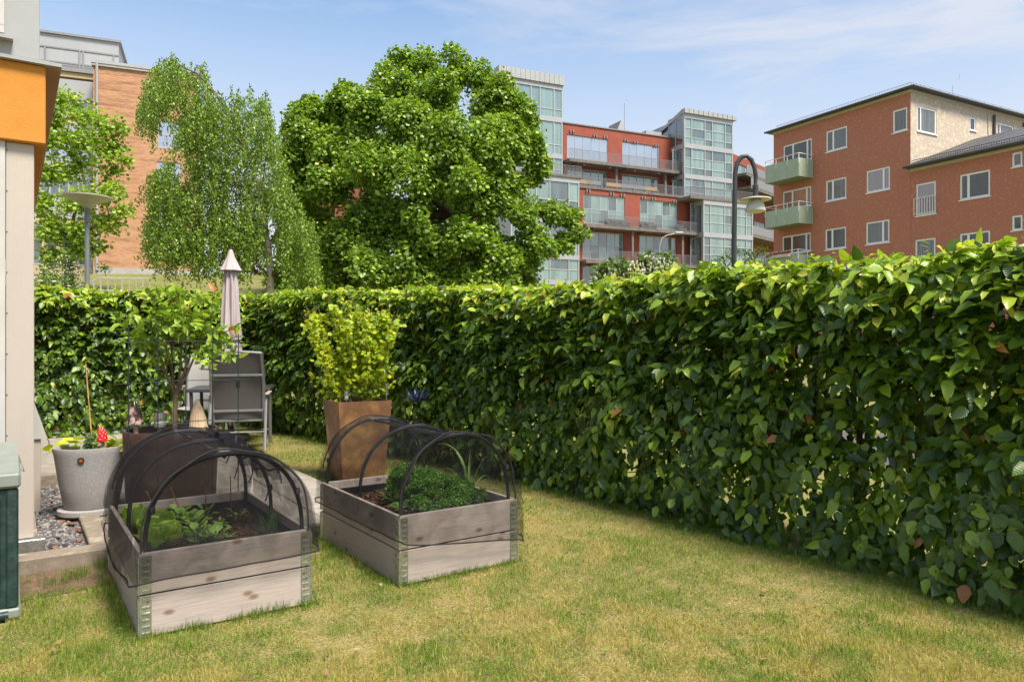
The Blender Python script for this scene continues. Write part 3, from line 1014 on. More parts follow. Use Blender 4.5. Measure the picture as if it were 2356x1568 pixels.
        while s < L:
            c, t, nn = self.at(np.array([s])); c, t, nn = c[0], t[0], nn[0]
            b = Vector((*(c - nn * self.thick * .5), 0)) - Vector(rt.location)
            H = float(self.height(np.array([s]))[0])
            p = [b + Vector((random.gauss(0, .02), random.gauss(0, .02), H * f)) for f in (0, .25, .5, .75, .95)]
            r0 = random.uniform(.014, .026)
            stem = MB().tube(p, [r0, r0 * .85, r0 * .7, r0 * .5, r0 * .25], 6)
            stem.build('trunk', M['bark'], rt, True)
            for k in range(22):
                z = random.uniform(.12, .95) * H
                q = b + Vector((0, 0, z))
                an = random.uniform(0, 6.28); ln = random.uniform(.15, .34)
                e = q + Vector((math.cos(an) * ln, math.sin(an) * ln, random.uniform(-.02, .2)))
                mid = (q + e) / 2 + Vector((0, 0, random.uniform(-.02, .04)))
                tw.tube([q, mid, e], [.005, .0035, .002], 4, caps=False)
            s += random.uniform(.3, .45)
        o = tw.build('twigs', M['twig'], rt); o['kind'] = 'stuff'
        return rt

def gap_right(s, z, pos):
    px = FW / 2 + FOC * pos[:, 0] / np.maximum(pos[:, 1], .1)
    lim = np.full(len(s), .9)
    near = sstep(1500, 1750, px) * sstep(2330, 2080, px) * sstep(.12, .3, z) * sstep(1.5, 1.1, z)
    return np.where(near > .05, 1.55 - .98 * near, 9.0)
def gap_back(s, z, pos):
    return np.full(len(s), 9.)
RH = [(-4.15, 11.5), (-2.92, 10.25), (-1.2, 8.42), (.44, 6.6), (1.5, 5.1), (2.54, 3.62), (3.9, 1.7)]
h1 = Hedge('hedge', 'long beech hedge running from the patio corner towards the viewer along the lawn', RH, [2.06, 2.02, 1.93, 1.83, 1.82, 1.83, 1.82], .62, 30, 1080, gap_right)
h1.outer = True
h1.build()
h2 = Hedge('hedge', 'shorter beech hedge closing the patio between the house and the far corner', [(-8.6, 9.0), (-6.57, 10.15), (-5.7, 10.65), (-4.35, 11.5), (-3.7, 11.95)], [2.08, 2.08, 2.08, 2.08, 2.08], .62, 60, 1250, gap_back)
h2.outer = False
h2.build()

# ================================================================== RAISED BEDS
def wood_mat(name, c1, c2, knot=(.16, .08, .045)):
    m = bpy.data.materials.new(name)
    n, l, b = nodes_of(m)
    tc = n.new('ShaderNodeTexCoord'); oi = n.new('ShaderNodeObjectInfo')
    ad = n.new('ShaderNodeVectorMath'); ad.operation = 'ADD'
    ml = n.new('ShaderNodeVectorMath'); ml.operation = 'SCALE'; ml.inputs['Scale'].default_value = 13
    cb = n.new('ShaderNodeCombineXYZ'); l.new(oi.outputs['Random'], cb.inputs[0]); l.new(oi.outputs['Random'], cb.inputs[2])
    l.new(cb.outputs[0], ml.inputs[0]); l.new(tc.outputs['Object'], ad.inputs[0]); l.new(ml.outputs[0], ad.inputs[1])
    mp = n.new('ShaderNodeMapping'); mp.inputs['Scale'].default_value = (.55, 20, 20); l.new(ad.outputs[0], mp.inputs[0])
    ns = n.new('ShaderNodeTexNoise'); ns.inputs['Scale'].default_value = 3.4; ns.inputs['Detail'].default_value = 8; ns.inputs['Roughness'].default_value = .62; ns.inputs['Distortion'].default_value = .35
    l.new(mp.outputs[0], ns.inputs['Vector'])
    fine = n.new('ShaderNodeTexNoise'); fine.inputs['Scale'].default_value = 16; fine.inputs['Detail'].default_value = 4
    l.new(mp.outputs[0], fine.inputs['Vector'])
    base = ramp(n, l, ns.outputs['Fac'], [(.3, c2), (.46, c1), (.62, c1), (.8, c2)])
    f2 = ramp(n, l, fine.outputs['Fac'], [(.34, (.80, .78, .77)), (.6, (1, 1, 1))])
    mx = n.new('ShaderNodeMixRGB'); mx.blend_type = 'MULTIPLY'; mx.inputs['Fac'].default_value = .8
    l.new(base, mx.inputs['Color1']); l.new(f2, mx.inputs['Color2'])
    mk = n.new('ShaderNodeMapping'); mk.inputs['Scale'].default_value = (2.3, 4.4, 4.4); l.new(ad.outputs[0], mk.inputs[0])
    vo = n.new('ShaderNodeTexVoronoi'); vo.voronoi_dimensions = '2D'; vo.inputs['Scale'].default_value = 1.0; vo.inputs['Randomness'].default_value = 1
    ks = n.new('ShaderNodeSeparateXYZ'); kc = n.new('ShaderNodeCombineXYZ'); l.new(mk.outputs[0], ks.inputs[0]); l.new(ks.outputs['X'], kc.inputs[0]); l.new(ks.outputs['Z'], kc.inputs[1])
    l.new(kc.outputs[0], vo.inputs['Vector'])
    kf = n.new('ShaderNodeMapRange'); kf.inputs['From Min'].default_value = .03; kf.inputs['From Max'].default_value = .075; kf.inputs['To Min'].default_value = 1; kf.inputs['To Max'].default_value = 0
    l.new(vo.outputs['Distance'], kf.inputs['Value'])
    m2 = n.new('ShaderNodeMixRGB'); m2.inputs['Color2'].default_value = (*knot, 1)
    kk = n.new('ShaderNodeMath'); kk.operation = 'MULTIPLY'; kk.inputs[1].default_value = .75; l.new(kf.outputs[0], kk.inputs[0])
    l.new(kk.outputs[0], m2.inputs['Fac']); l.new(mx.outputs[0], m2.inputs['Color1'])
    hs = n.new('ShaderNodeHueSaturation')
    vr = n.new('ShaderNodeMapRange'); vr.inputs['To Min'].default_value = .85; vr.inputs['To Max'].default_value = 1.1; l.new(oi.outputs['Random'], vr.inputs['Value'])
    l.new(vr.outputs[0], hs.inputs['Value']); l.new(m2.outputs[0], hs.inputs['Color'])
    l.new(hs.outputs[0], b.inputs['Base Color'])
    b.inputs['Roughness'].default_value = .8; b.inputs['Specular IOR Level'].default_value = .2
    bp = n.new('ShaderNodeBump'); bp.inputs['Strength'].default_value = .35; bp.inputs['Distance'].default_value = .003
    l.new(fine.outputs['Fac'], bp.inputs['Height']); l.new(bp.outputs[0], b.inputs['Normal'])
    return m
M['wood'] = wood_mat('weathered_pine', (.44, .37, .325), (.35, .285, .245))
M['liner'] = mat('black_liner', (.010, .010, .011), (.02, .02, .022), scale=8, rough=.55)
M['hoop'] = mat('black_hose', (.014, .014, .016), (.03, .03, .033), scale=15, rough=.42)
M['hem'] = mat('net_hem', (.012, .010, .012), (.025, .02, .024), scale=30, rough=.8)
M['joiner'] = mat('grey_joiner', (.10, .10, .11), rough=.35)

def net_mat(name, cover):
    """fine woven netting: threads thinner than a picture point, so it is mostly holes"""
    m = bpy.data.materials.new(name)
    n, l, b = nodes_of(m)
    b.inputs['Base Color'].default_value = (.009, .008, .009, 1)
    b.inputs['Roughness'].default_value = .8
    b.inputs['Specular IOR Level'].default_value = .18
    at = n.new('ShaderNodeAttribute'); at.attribute_name = 'lc'
    sp = n.new('ShaderNodeSeparateXYZ'); l.new(at.outputs['Vector'], sp.inputs[0])
    mp = n.new('ShaderNodeTexCoord')
    ns = n.new('ShaderNodeTexNoise'); ns.inputs['Scale'].default_value = 5.5; ns.inputs['Detail'].default_value = 4; ns.inputs['Distortion'].default_value = 1.6
    l.new(mp.outputs['Object'], ns.inputs['Vector'])
    mr = n.new('ShaderNodeMapRange'); mr.inputs['From Min'].default_value = .3; mr.inputs['From Max'].default_value = .75
    mr.inputs['To Min'].default_value = cover - .16; mr.inputs['To Max'].default_value = cover + .20
    l.new(ns.outputs['Fac'], mr.inputs['Value'])
    # weave
    ws = []
    for k, ang in enumerate((.6, -.6)):
        dx = n.new('ShaderNodeMath'); dx.operation = 'MULTIPLY'; dx.inputs[1].default_value = math.cos(ang) * 1500; l.new(sp.outputs['X'], dx.inputs[0])
        dy = n.new('ShaderNodeMath'); dy.operation = 'MULTIPLY'; dy.inputs[1].default_value = math.sin(ang) * 1500; l.new(sp.outputs['Y'], dy.inputs[0])
        sm = n.new('ShaderNodeMath'); sm.operation = 'ADD'; l.new(dx.outputs[0], sm.inputs[0]); l.new(dy.outputs[0], sm.inputs[1])
        sn = n.new('ShaderNodeMath'); sn.operation = 'SINE'; l.new(sm.outputs[0], sn.inputs[0]); ws.append(sn)
    mxx = n.new('ShaderNodeMath'); mxx.operation = 'MAXIMUM'; l.new(ws[0].outputs[0], mxx.inputs[0]); l.new(ws[1].outputs[0], mxx.inputs[1])
    mw = n.new('ShaderNodeMath'); mw.operation = 'MULTIPLY_ADD'; mw.inputs[1].default_value = .16; l.new(mxx.outputs[0], mw.inputs[0]); l.new(mr.outputs[0], mw.inputs[2])
    sb_ = n.new('ShaderNodeMath'); sb_.operation = 'SUBTRACT'; sb_.inputs[1].default_value = .07; sb_.use_clamp = True; l.new(mw.outputs[0], sb_.inputs[0])
    tr = n.new('ShaderNodeBsdfTransparent')
    ms = n.new('ShaderNodeMixShader')
    l.new(sb_.outputs[0], ms.inputs['Fac']); l.new(tr.outputs[0], ms.inputs[1]); l.new(b.outputs[0], ms.inputs[2])
    l.new(ms.outputs[0], n['Material Output'].inputs['Surface'])
    return m

def bracket(sx, sy, z0, z1):
    """galvanised corner hinge of one collar, wrapping the corner"""
    m = MB()
    x, y = sx * BW / 2, sy * BD / 2
    for ax in (0, 1):
        if ax == 0:
            m.box(x, y + sy * .0005, z0, x - sx * .052, y + sy * .0025, z1)
            ks = 6
            for k in range(ks):
                zz = z0 + (z1 - z0) * (k + .5) / ks
                m.box(x - sx * .012, y + sy * .0025, zz - .003, x - sx * .044, y + sy * .0065, zz + .003)
            m.box(x - sx * .050, y + sy * .0025, z0, x - sx * .047, y + sy * .0045, z1)
        else:
            m.box(x + sx * .0005, y, z0, x + sx * .0025, y - sy * .052, z1)
            for k in range(6):
                zz = z0 + (z1 - z0) * (k + .5) / 6
                m.box(x + sx * .0025, y - sy * .012, zz - .003, x + sx * .0065, y - sy * .044, zz + .003)
            m.box(x + sx * .0025, y - sy * .050, z0, x + sx * .0045, y - sy * .047, z1)
    m.tube([(x + sx * .002, y + sy * .002, z0), (x + sx * .002, y + sy * .002, z1)], .005, 8)
    m.box(x - sx * .048, y + sy * .0026, z1 - .012, x - sx * .012, y + sy * .009, z1 + .004)
    return m
bed_long = MB().box(-BD / 2 + .0, -.011, -.094, BD / 2, .011, .0935, bev=.002).mesh('board', M['wood'])
bed_short = MB().box(-BW / 2 + .022, -.011, -.094, BW / 2 - .022, .011, .0935, bev=.002).mesh('board', M['wood'])
M['rust_screw'] = mat('rusty_screw', (.20, .09, .05), rough=.7, metal=.3)
def make_bed(c, ang, label):
    rt = root('raised_bed', label, 'raised bed', (c[0], c[1], 0), math.radians(ang), 'wooden collar raised beds with net tunnels')
    for lv in (0, 1):
        zc = .0975 + .195 * lv
        for s in (-1, 1):
            o = link('board', bed_short, rt); o.location = (0, s * (BD / 2 - .011), zc); o.rotation_euler = (0, 0, 0 if s < 0 else math.pi)
            o = link('board', bed_long, rt); o.location = (s * (BW / 2 - .011), 0, zc); o.rotation_euler = (0, 0, math.pi / 2 * s)
            for t in (-1, 1):
                z0, z1 = zc - .092, zc + (.088 if lv == 0 else .080)
                br = bracket(s, t, z0, z1).build('corner_bracket', M['zinc'], rt)
                sc = MB()
                for k in (.18, .42, .8):
                    zz = z0 + (z1 - z0) * k
                    sc.ball((s * (BW / 2 - .036), t * (BD / 2 + .003), zz + .012), .0045, 4, 6, (1, .6, 1))
                    sc.ball((s * (BW / 2 + .003), t * (BD / 2 - .036), zz + .012), .0045, 4, 6, (.6, 1, 1))
                o = sc.build('screw', M['rust_screw'], br); o['kind'] = 'stuff'
    li = MB()
    w, d = BW / 2 - .026, BD / 2 - .026
    for (a, b_) in (((-w, -d), (w, -d)), ((w, -d), (w, d)), ((w, d), (-w, d)), ((-w, d), (-w, -d))):
        li.quad((*a, .01), (*b_, .01), (*b_, .335), (*a, .335))
    li.build('liner', M['liner'], rt)
    def soil(u, v):
        x, y = (u - .5) * 2 * w, (v - .5) * 2 * d
        return (x, y, .278 + .012 * float(snoise(x, y, 31, 14)) + .008 * float(snoise(x, y, 33, 45)))
    MB().grid(soil, 44, 60).build('soil', M['soil'], rt, True)
    return rt
bed1 = make_bed(*BEDS[0], 'near raised bed of two grey timber collars with lettuce and seedlings')
bed2 = make_bed(*BEDS[1], 'farther raised bed of two grey timber collars full of parsley')
# clods and straw on the soil
def bed_pt(i, u, v, z):
    (c, a) = BEDS[i]; t = math.radians(a)
    return Vector((c[0] + u * math.cos(t) - v * math.sin(t), c[1] + u * math.sin(t) + v * math.cos(t), z))
def bed_uv(i, p):
    (c, a) = BEDS[i]; t = math.radians(a)
    dx, dy = p[0] - c[0], p[1] - c[1]
    return dx * math.cos(t) + dy * math.sin(t), -dx * math.sin(t) + dy * math.cos(t)
def in_bed(i, px, py, z=.28, mu=.33, mv=.53):
    u, v = bed_uv(i, G(px, py, z))
    return bed_pt(i, max(-mu, min(mu, u)), max(-mv, min(mv, v)), z)
M['clod'] = col_mat('clod', .95, .1)
for i in (0, 1):
    cnt = [0]
    def ar():
        p = bed_pt(i, RNG.uniform(-.36, .36), RNG.uniform(-.56, .56), 0); return (p.x, p.y)
    v, f, c = stones(700, ar, .004, .014, .276)
    c = c * np.array([.75, .45, .3]) * RNG.uniform(.5, 1.3)
    o = link('soil_clods', np_mesh('soil_clods', v, f, M['clod'], c)); props(o, ('brown soil crumbs on the %s bed' % ('near', 'farther')[i]), 'soil', None, 'stuff')

# ------------------------------------------------------------------ net tunnels
def make_tunnel(i, cover, drop_front, drop_side, label, lean, flaps):
    (c, a) = BEDS[i]
    rt = root('net_tunnel', label, 'net tunnel', (c[0], c[1], BH), math.radians(a), 'net tunnels over the raised beds')
    R0, HT = BW / 2 - .03, .415
    ys = (-.555, .0, .555)
    def arc(y, t, g=0.0):
        an = math.pi * (1 - t)
        sgn = math.cos(an); 
        x = (R0 + g) * (abs(sgn) ** .9) * (1 if sgn > 0 else -1)
        return Vector((x + lean * math.sin(an) * .5, y, (HT + g) * math.sin(an) ** .88))
    for k, y in enumerate(ys):
        pts = [Vector((-R0, y, -.14))] + [arc(y + .012 * math.sin(9 * t + k), t) for t in np.linspace(0, 1, 29)] + [Vector((R0, y, -.14))]
        h = MB().tube(pts, .0108, 8).build('hoop', M['hoop'], rt, True)
        MB().tube([arc(y, t) for t in np.linspace(.46, .56, 5)], .0122, 8).build('hoop_joiner', M['joiner'], h, True)
    MB().tube([arc(y, .49) + Vector((0, 0, -.012)) for y in np.linspace(-.555, .57, 8)], .010, 8).build('ridge_pole', M['hoop'], rt, True)
    # the net itself
    V = []; L = []; Fq = []
    def add(fn, nu, nv, su, sv):
        n0 = len(V)
        for p in range(nu + 1):
            for q in range(nv + 1):
                V.append(tuple(fn(p / nu, q / nv))); L.append((p / nu * su, q / nv * sv, 0))
        for p in range(nu):
            for q in range(nv):
                k = n0 + p * (nv + 1) + q
                Fq.append((k, k + 1, k + nv + 2, k + nv + 1))
    r = np.random.default_rng(90 + i)
    def wr(x, y, f): return float(snoise(np.array(x), np.array(y), 70 + i, f))
    def body(p, q):
        y = -.60 + 1.2 * p
        dh = min(abs(y - yy_) for yy_ in ys) / .28
        sag = -.022 * min(1, dh) ** 1.2
        skirt = .17
        if q < skirt:
            f = 1 - q / skirt
            dp = drop_side(y, -1)
            out = .015 * f + flaps[0] * f * (1 - f) * 4 * (.6 + .4 * math.cos(3 * y + 1)) + .012 * wr(y * 1.2, f, 9) * f
            return (-(R0 + .05 + out), y + .01 * wr(y, f, 5), -dp * f + .0)
        if q > 1 - skirt:
            f = (q - 1 + skirt) / skirt
            dp = drop_side(y, 1)
            out = .02 * f + flaps[1] * f * (1 - f) * 4 + .012 * wr(y * 1.2, f + 3, 9) * f
            return ((R0 + .05 + out), y + .01 * wr(y, f, 5), -dp * f)
        t = (q - skirt) / (1 - 2 * skirt)
        g = .016 + sag + .014 * wr(y * 1.3, t * 1.5, 8) * (0.3 + min(1, dh))
        e = .034 * (1 - math.sin(math.pi * t)) 
        pnt = arc(y, t, g + e * .6)
        pnt.x += (.03 if pnt.x > 0 else -.03) * abs(math.cos(math.pi * t)) ** 3
        return pnt
    add(body, 48, 64, 1.2, 1.9)
    def end(sy):
        def fn(p, q):
            t = p
            A = arc(0, t, .016)
            x = A.x * (1.0 + .09 * abs(math.cos(math.pi * t)))
            dp = drop_front(t) if sy < 0 else .12
            z = -dp + (A.z + dp) * q
            low = max(0, min(1, (-z) / .05 + .2))
            y = -.585 - .055 * sstep(.06, -.02, z) - .02 * (1 - q) - .016 * wr(x * 2, z * 2, 6) * (1 - q ** 2)
            x += .02 * wr(z * 2, x, 5) * (1 - q) * .5
            return (x, -float(y) * (-1 if sy < 0 else 1) if sy > 0 else float(y), z)
        return fn
    add(end(-1), 40, 26, 1.2, .6)
    add(end(1), 30, 18, 1.2, .6)
    me = np_mesh('net', np.array(V), [np.array(Fq)], net_mat('net_%s' % ('fine', 'open')[i], cover), None, np.array(L), smooth=True)
    link('net', me, rt)
    # hem cord all round, and the zip seam along the front arch
    f = end(-1)
    fr = [Vector(f(t, 0)) for t in np.linspace(0, 1, 30)]
    rg = [Vector(body(p, 1)) for p in np.linspace(0, 1, 30)]
    g_ = end(1)
    bk = [Vector(g_(t, 0)) for t in np.linspace(1, 0, 20)]
    lf = [Vector(body(p, 0)) for p in np.linspace(1, 0, 30)]
    MB().tube(fr + rg + bk + lf + fr[:1], .0042, 6, caps=False).build('hem', M['hem'], rt, True)
    seam = [arc(-.60, t, .022 + .006 * math.sin(17 * t + i)) + Vector((0, .004 * math.sin(23 * t), .006 * math.sin(31 * t))) for t in np.linspace(.0, 1, 50)]
    MB().tube(seam, .0045, 6).build('seam', M['hem'], rt, True)
    seam = [arc(.60, t, .02) + Vector((0, .004 * math.sin(23 * t), .005 * math.sin(31 * t))) for t in np.linspace(.05, .95, 30)]
    MB().tube(seam, .0042, 6).build('seam', M['hem'], rt, True)
    for (y, t) in ((-.575, .13), (.575, .1), (-.02, .92), (-.575, .86)):
        q = arc(y, t)
        MB().box(q.x - .012, q.y - .014, q.z - .016, q.x + .012, q.y + .014, q.z + .016, bev=.004).build('strap', M['hem'], rt)
    # loose ties hanging inside
    for (y, t, ln) in ((.54, .80, .17), (.5, .72, .13), (.0, .86, .16), (.3, .84, .12)):
        q = arc(y, t)
        pts = [q + Vector((.02 * math.sin(3 * s + y), .012 * s, -ln * s)) for s in np.linspace(0, 1, 7)]
        MB().tube(pts, .004, 5).build('tie', M['hem'], rt, True)
    return rt
t1 = make_tunnel(0, .50, lambda t: .125 - .02 * t, lambda y, s: (.14 + .05 * math.cos(2.5 * y) if s < 0 else .10), 'black net tunnel bagging over the left side of the near bed', -.0, (.05, .01))
t2 = make_tunnel(1, .33, lambda t: .13 + .13 * t, lambda y, s: (.13 if s < 0 else .24 - .1 * (y + .6) / 1.2), 'black net tunnel stretched neatly over the parsley bed', -.0, (.006, .02))
# the bunched net lying over the right shoulder of the near tunnel
M['net_thick'] = net_mat('net_bunched', .62)
(c, a) = BEDS[0]
def bunch(p, q):
    an = math.radians(20 + 62 * q)
    r = .375 + .02 * math.sin(9 * p + 5 * q) + .015 * math.sin(23 * p)
    return (r * math.cos(an) + .02, -.18 + .74 * p * (1 - .25 * q), .415 / .37 * r * math.sin(an) + .018)
m = MB().grid(bunch, 30, 14)
me = np_mesh('net_fold', np.array(m.v), [np.array(m.f)], M['net_thick'], None, np.array(m.v), smooth=True)
link('net_fold', me, t1)
for k in range(3):
    MB().tube([Vector(bunch(p, .15 + .3 * k)) for p in np.linspace(0, 1, 16)], .006, 6).build('fold_seam', M['hem'], t1, True)

# ================================================================== BED PLANTS
M['lettuce'] = leaf_mat('lettuce_leaf', trans=.4, rough=.4, tint=(1.3, 1.25, .6))
M['fresh'] = leaf_mat('fresh_leaf', trans=.35, rough=.45)
LET = [ovate(.40, -.15, .35, rows=((0, .3), (.25, .5), (.55, .9), (.8, 1.0), (.95, .7), (1, 0)), wave=.05), ovate(.44, .1, .25, rows=((0, .3), (.25, .55), (.55, 1.0), (.85, .95), (1, 0)), wave=.06)]
RADI = [ovate(.42, .25, .3, rows=((0, .1), (.2, .25), (.45, .8), (.7, 1.0), (.9, .65), (1, 0)), wave=.03)]
def rosette(name, label, cat, base, n, size, elev, tmpl, pal, material, group=None, stalk=0.0, spread=.02):
    rt = root(name, label, cat, base, 0, group)
    az = np.arange(n) * 2.4 + RNG.uniform(0, .5, n)
    el = np.radians(RNG.uniform(elev[0], elev[1], n) + np.linspace(0, 1, n) * (elev[2]))
    d = np.stack([np.cos(az) * np.cos(el), np.sin(az) * np.cos(el), np.sin(el)], 1)
    up = np.array([0, 0, 1.])
    nr = up[None] * np.cos(el)[:, None] - np.stack([np.cos(az), np.sin(az), 0 * az], 1) * np.sin(el)[:, None] + RNG.normal(0, .15, (n, 3))
    st = stalk * RNG.uniform(.6, 1.1, n)[:, None]
    pos = np.array(base) + d * (spread + st) * np.array([1, 1, 1.0])
    plant_leaves(rt, base, tmpl, pos, frames(d * np.array([1, 1, .8]) if stalk else d, nr), RNG.uniform(.75, 1.1, n) * size, pal, RNG.integers(0, len(pal), n), material)
    if stalk:
        m = MB()
        for k in range(n):
            m.tube([(0, 0, -.005), tuple((pos[k] - np.array(base)) * .5 + np.array([0, 0, .01])), tuple(pos[k] - np.array(base))], .0022, 4, caps=False)
        o = m.build('stalks', M['fresh_stalk'], rt, True)
    return rt
M['fresh_stalk'] = mat('green_stalk', (.16, .28, .06), (.12, .2, .05), rough=.5)
LP_ = [(.40, .56, .06), (.32, .50, .05), (.48, .62, .12)]
lets = [((300, 1205), 'lettuce at the back, behind the left net hoop'), ((322, 1222), 'lettuce second from the back beside the left board'), ((350, 1232), 'lettuce in the middle of the near bed corner'), ((372, 1215), 'lettuce leaning towards the seedling row'), ((350, 1256), 'frontmost lettuce against the front board of the near bed'), ((384, 1248), 'lettuce at the right end of its clump')]
for (p, lb) in lets:
    b = in_bed(0, p[0], p[1] + 14, .283, .31, .5)
    rosette('lettuce', 'light green ' + lb, 'lettuce', b, 30, .118, (45, 70, 16), LET, LP_, M['lettuce'], 'lettuces in the near raised bed')
RP = [(.30, .50, .08), (.38, .56, .12), (.23, .40, .07)]
rads = [((412, 1185), 'broad leaved seedling farthest back in its row'), ((430, 1196), 'broad leaved seedling second from the back'), ((448, 1208), 'broad leaved seedling halfway down the row'), ((462, 1226), 'broad leaved seedling near the front of the row'), ((452, 1243), 'broad leaved seedling by the front board, beside the lettuce'), ((492, 1240), 'broad leaved seedling by the front board, nearest the bare soil')]
for (p, lb) in rads:
    b = in_bed(0, p[0], p[1] + 10, .283, .33, .55)
    rosette('radish', 'pale green ' + lb, 'seedling', b, 13, .060, (26, 62, 10), RADI, RP, M['fresh'], 'radishes in a row', stalk=.06, spread=.01)
for (p, sz, n, lb) in (((505, 1213), .028, 26, 'small feathery seedling in the middle of bare soil'), ((546, 1196), .045, 7, 'thin seedling standing near the back rod'), ((475, 1196), .05, 6, 'young seedling with pale leaves behind the rod'), ((525, 1240), .02, 14, 'tiny weed by the front board')):
    b = in_bed(0, p[0], p[1], .283)
    rosette('seedling', lb, 'seedling', b, n, sz, (10, 70, 5), OVAL, RP, M['fresh'], 'seedlings on the bare soil', stalk=sz * 1.2, spread=.008)
M['rust'] = mat('rusty_rod', (.32, .12, .05), (.22, .08, .035), scale=40, rough=.85)
for (top, bot, lb) in (((391, 1118), (402, 1172), 'rusty thin rod behind the broad seedlings, leaning left'), ((473, 1119), (474, 1203), 'rusty thin rod standing upright in the middle of the near bed'), ((530, 1093), (532, 1188), 'tallest rusty rod near the back right of the near bed'), ((336, 1128), (338, 1160), 'short rusty rod behind the lettuces')):
    b = in_bed(0, bot[0], bot[1], .27, .33, .50)
    tp = P(top[0], top[1], b.y - .01)
    m = MB().tube([(0, 0, 0), tuple((tp - b))], .003, 6)
    o = m.build('plant_rod', M['rust']); o.location = b; props(o, lb, 'rod', 'rusty rods in the near bed')

def ribbons(name, label, cat, base, specs, material, colr, w, group=None, nseg=9, part='leaf'):
    """arching strap leaves; specs = (azimuth, length, elevation, bend)"""
    rt = root(name, label, cat, base, 0, group)
    for (az, ln, el, bend, off) in specs:
        pts = []; p = Vector((math.cos(az) * off, math.sin(az) * off, 0)); e = el
        for k in range(nseg + 1):
            pts.append(p.copy())
            d = Vector((math.cos(az) * math.cos(e), math.sin(az) * math.cos(e), math.sin(e)))
            p = p + d * ln / nseg
            e -= bend * (k / nseg) ** 1.3 * 3 / nseg
        V = []; F_ = []
        s = Vector((-math.sin(az), math.cos(az), 0))
        for k, q in enumerate(pts):
            f = k / nseg
            ww = w * (1 - .92 * f ** 2.2) / 2
            V += [tuple(q - s * ww + Vector((0, 0, ww * .6))), tuple(q), tuple(q + s * ww + Vector((0, 0, ww * .6)))]
        for k in range(nseg):
            a = 3 * k
            F_ += [(a, a + 1, a + 4, a + 3), (a + 1, a + 2, a + 5, a + 4)]
        me = np_mesh(part, np.array(V), [np.array(F_)], material, np.tile(colr, (len(V), 1)) * RNG.uniform(.85, 1.15), smooth=True)
        link(part, me, rt)
    return rt
# chives
for k, (px, py) in enumerate(((612, 1222), (642, 1216), (668, 1208), (690, 1200))):
    b = in_bed(0, px, py + 6, .28, .345, .5)
    sp_ = [(random.uniform(0, 6.28), random.uniform(.09, .17), math.radians(random.uniform(45, 85)), random.uniform(.2, 1.1), .01) for _ in range(26)]
    lb = ('chive tuft nearest the middle of the bed', 'chive tuft, second towards the right board', 'chive tuft, third towards the right board', 'chive tuft in the front right corner')[k]
    ribbons('chives', 'thin dark green ' + lb, 'chives', b, sp_, M['fresh'], (.07, .17, .04), .0028, 'chives along the right board', part='blade')
# leeks in the far bed
for k, (px, py) in enumerate(((1107, 1146), (1150, 1138))):
    b = in_bed(1, px, py + 6, .28, .35, .52)
    if k == 0:
        sp_ = [(2.9, .52, 1.50, 1.9, 0), (.3, .34, 1.35, .6, 0), (3.3, .30, 1.25, 1.0, 0), (2.4, .42, 1.42, 1.3, 0), (.8, .26, 1.1, 1.4, 0), (4.4, .34, 1.4, 1.2, 0), (3.4, .18, .9, .5, 0)]
    else:
        sp_ = [(2.8, .50, 1.50, 1.7, 0), (.4, .36, 1.5, .1, 0), (.1, .22, 1.1, 1.0, 0), (3.2, .2, .9, .8, 0), (.6, .14, .7, .2, 0), (5, .38, 1.45, .4, 0)]
    rr = ribbons('leek', ('leek with drooping strap leaves beside the parsley', 'leek standing nearest the back right corner of the bed')[k], 'leek', b, sp_, M['fresh'], (.28, .46, .15), .016, 'leeks in the parsley bed')
    MB().tube([(0, 0, -.01), (0, 0, .16)], [.009, .007], 8).build('stem', M['fresh_stalk'], rr, True)
# parsley
M['parsley'] = leaf_mat('parsley_leaf', trans=.3, rough=.55)
def parsley(label, pts, base, hs, dens):
    rt = root('parsley', label, 'parsley', base, 0, 'parsley plants')
    V = []; st = MB()
    cs = []
    for (px, py, zt) in pts:
        q = G(px, py, zt)
        u, v = bed_uv(1, q); q = bed_pt(1, max(-.37, min(.36, u)), max(-.55, min(.54, v)), zt)
        cs.append(q)
    P0 = []; N0 = []
    for q in cs:
        for k in range(4):
            c_ = np.array(q) + RNG.normal(0, .022, 3)
            d = rand_dirs(dens); d[:, 2] = np.abs(d[:, 2]) * .9 - .1
            P0.append(c_ + d * RNG.uniform(.016, .034, (dens, 1))); N0.append(d)
            r0 = np.array([c_[0] * .75 + base[0] * .25, c_[1] * .75 + base[1] * .25, .29])
            st.tube([tuple(r0 - np.array(base)), tuple((r0 + c_) / 2 + np.array([0, 0, .01]) - np.array(base)), tuple(c_ - np.array(base))], .0018, 4, caps=False)
    P0 = np.concatenate(P0); N0 = np.concatenate(N0); n = len(P0)
    pal = np.array([(.075, .19, .018), (.115, .26, .024), (.05, .13, .014), (.17, .33, .04)])
    me = leaf_mesh('foliage', [SMALL], P0 - np.array(base), frames(N0 + RNG.normal(0, .6, (n, 3)), RNG.normal(0, 1, (n, 3)) + N0), RNG.uniform(.010, .018, n), pal[RNG.integers(0, 4, n)], M['parsley'])
    o = link('foliage', me, rt); o['kind'] = 'stuff'
    st.build('stalks', M['fresh_stalk'], rt)
top = []
for (x, y) in ((918, 1086), (935, 1080), (948, 1092), (908, 1098), (925, 1100)): top.append((x, y, .475))
for (x, y) in ((960, 1090), (980, 1100), (975, 1092), (1000, 1098), (1015, 1102), (1030, 1105), (990, 1112), (965, 1108), (1010, 1115), (1035, 1118), (950, 1104), (1000, 1108), (1022, 1112), (945, 1115), (970, 1120), (955, 1098), (985, 1118)): top.append((x, y, .435))
for (x, y) in ((1045, 1122), (1062, 1115), (1075, 1118), (1060, 1130), (1080, 1132), (1092, 1138), (1070, 1140), (1050, 1135), (1040, 1142), (1065, 1108), (1058, 1124), (1085, 1125)): top.append((x, y, .39))
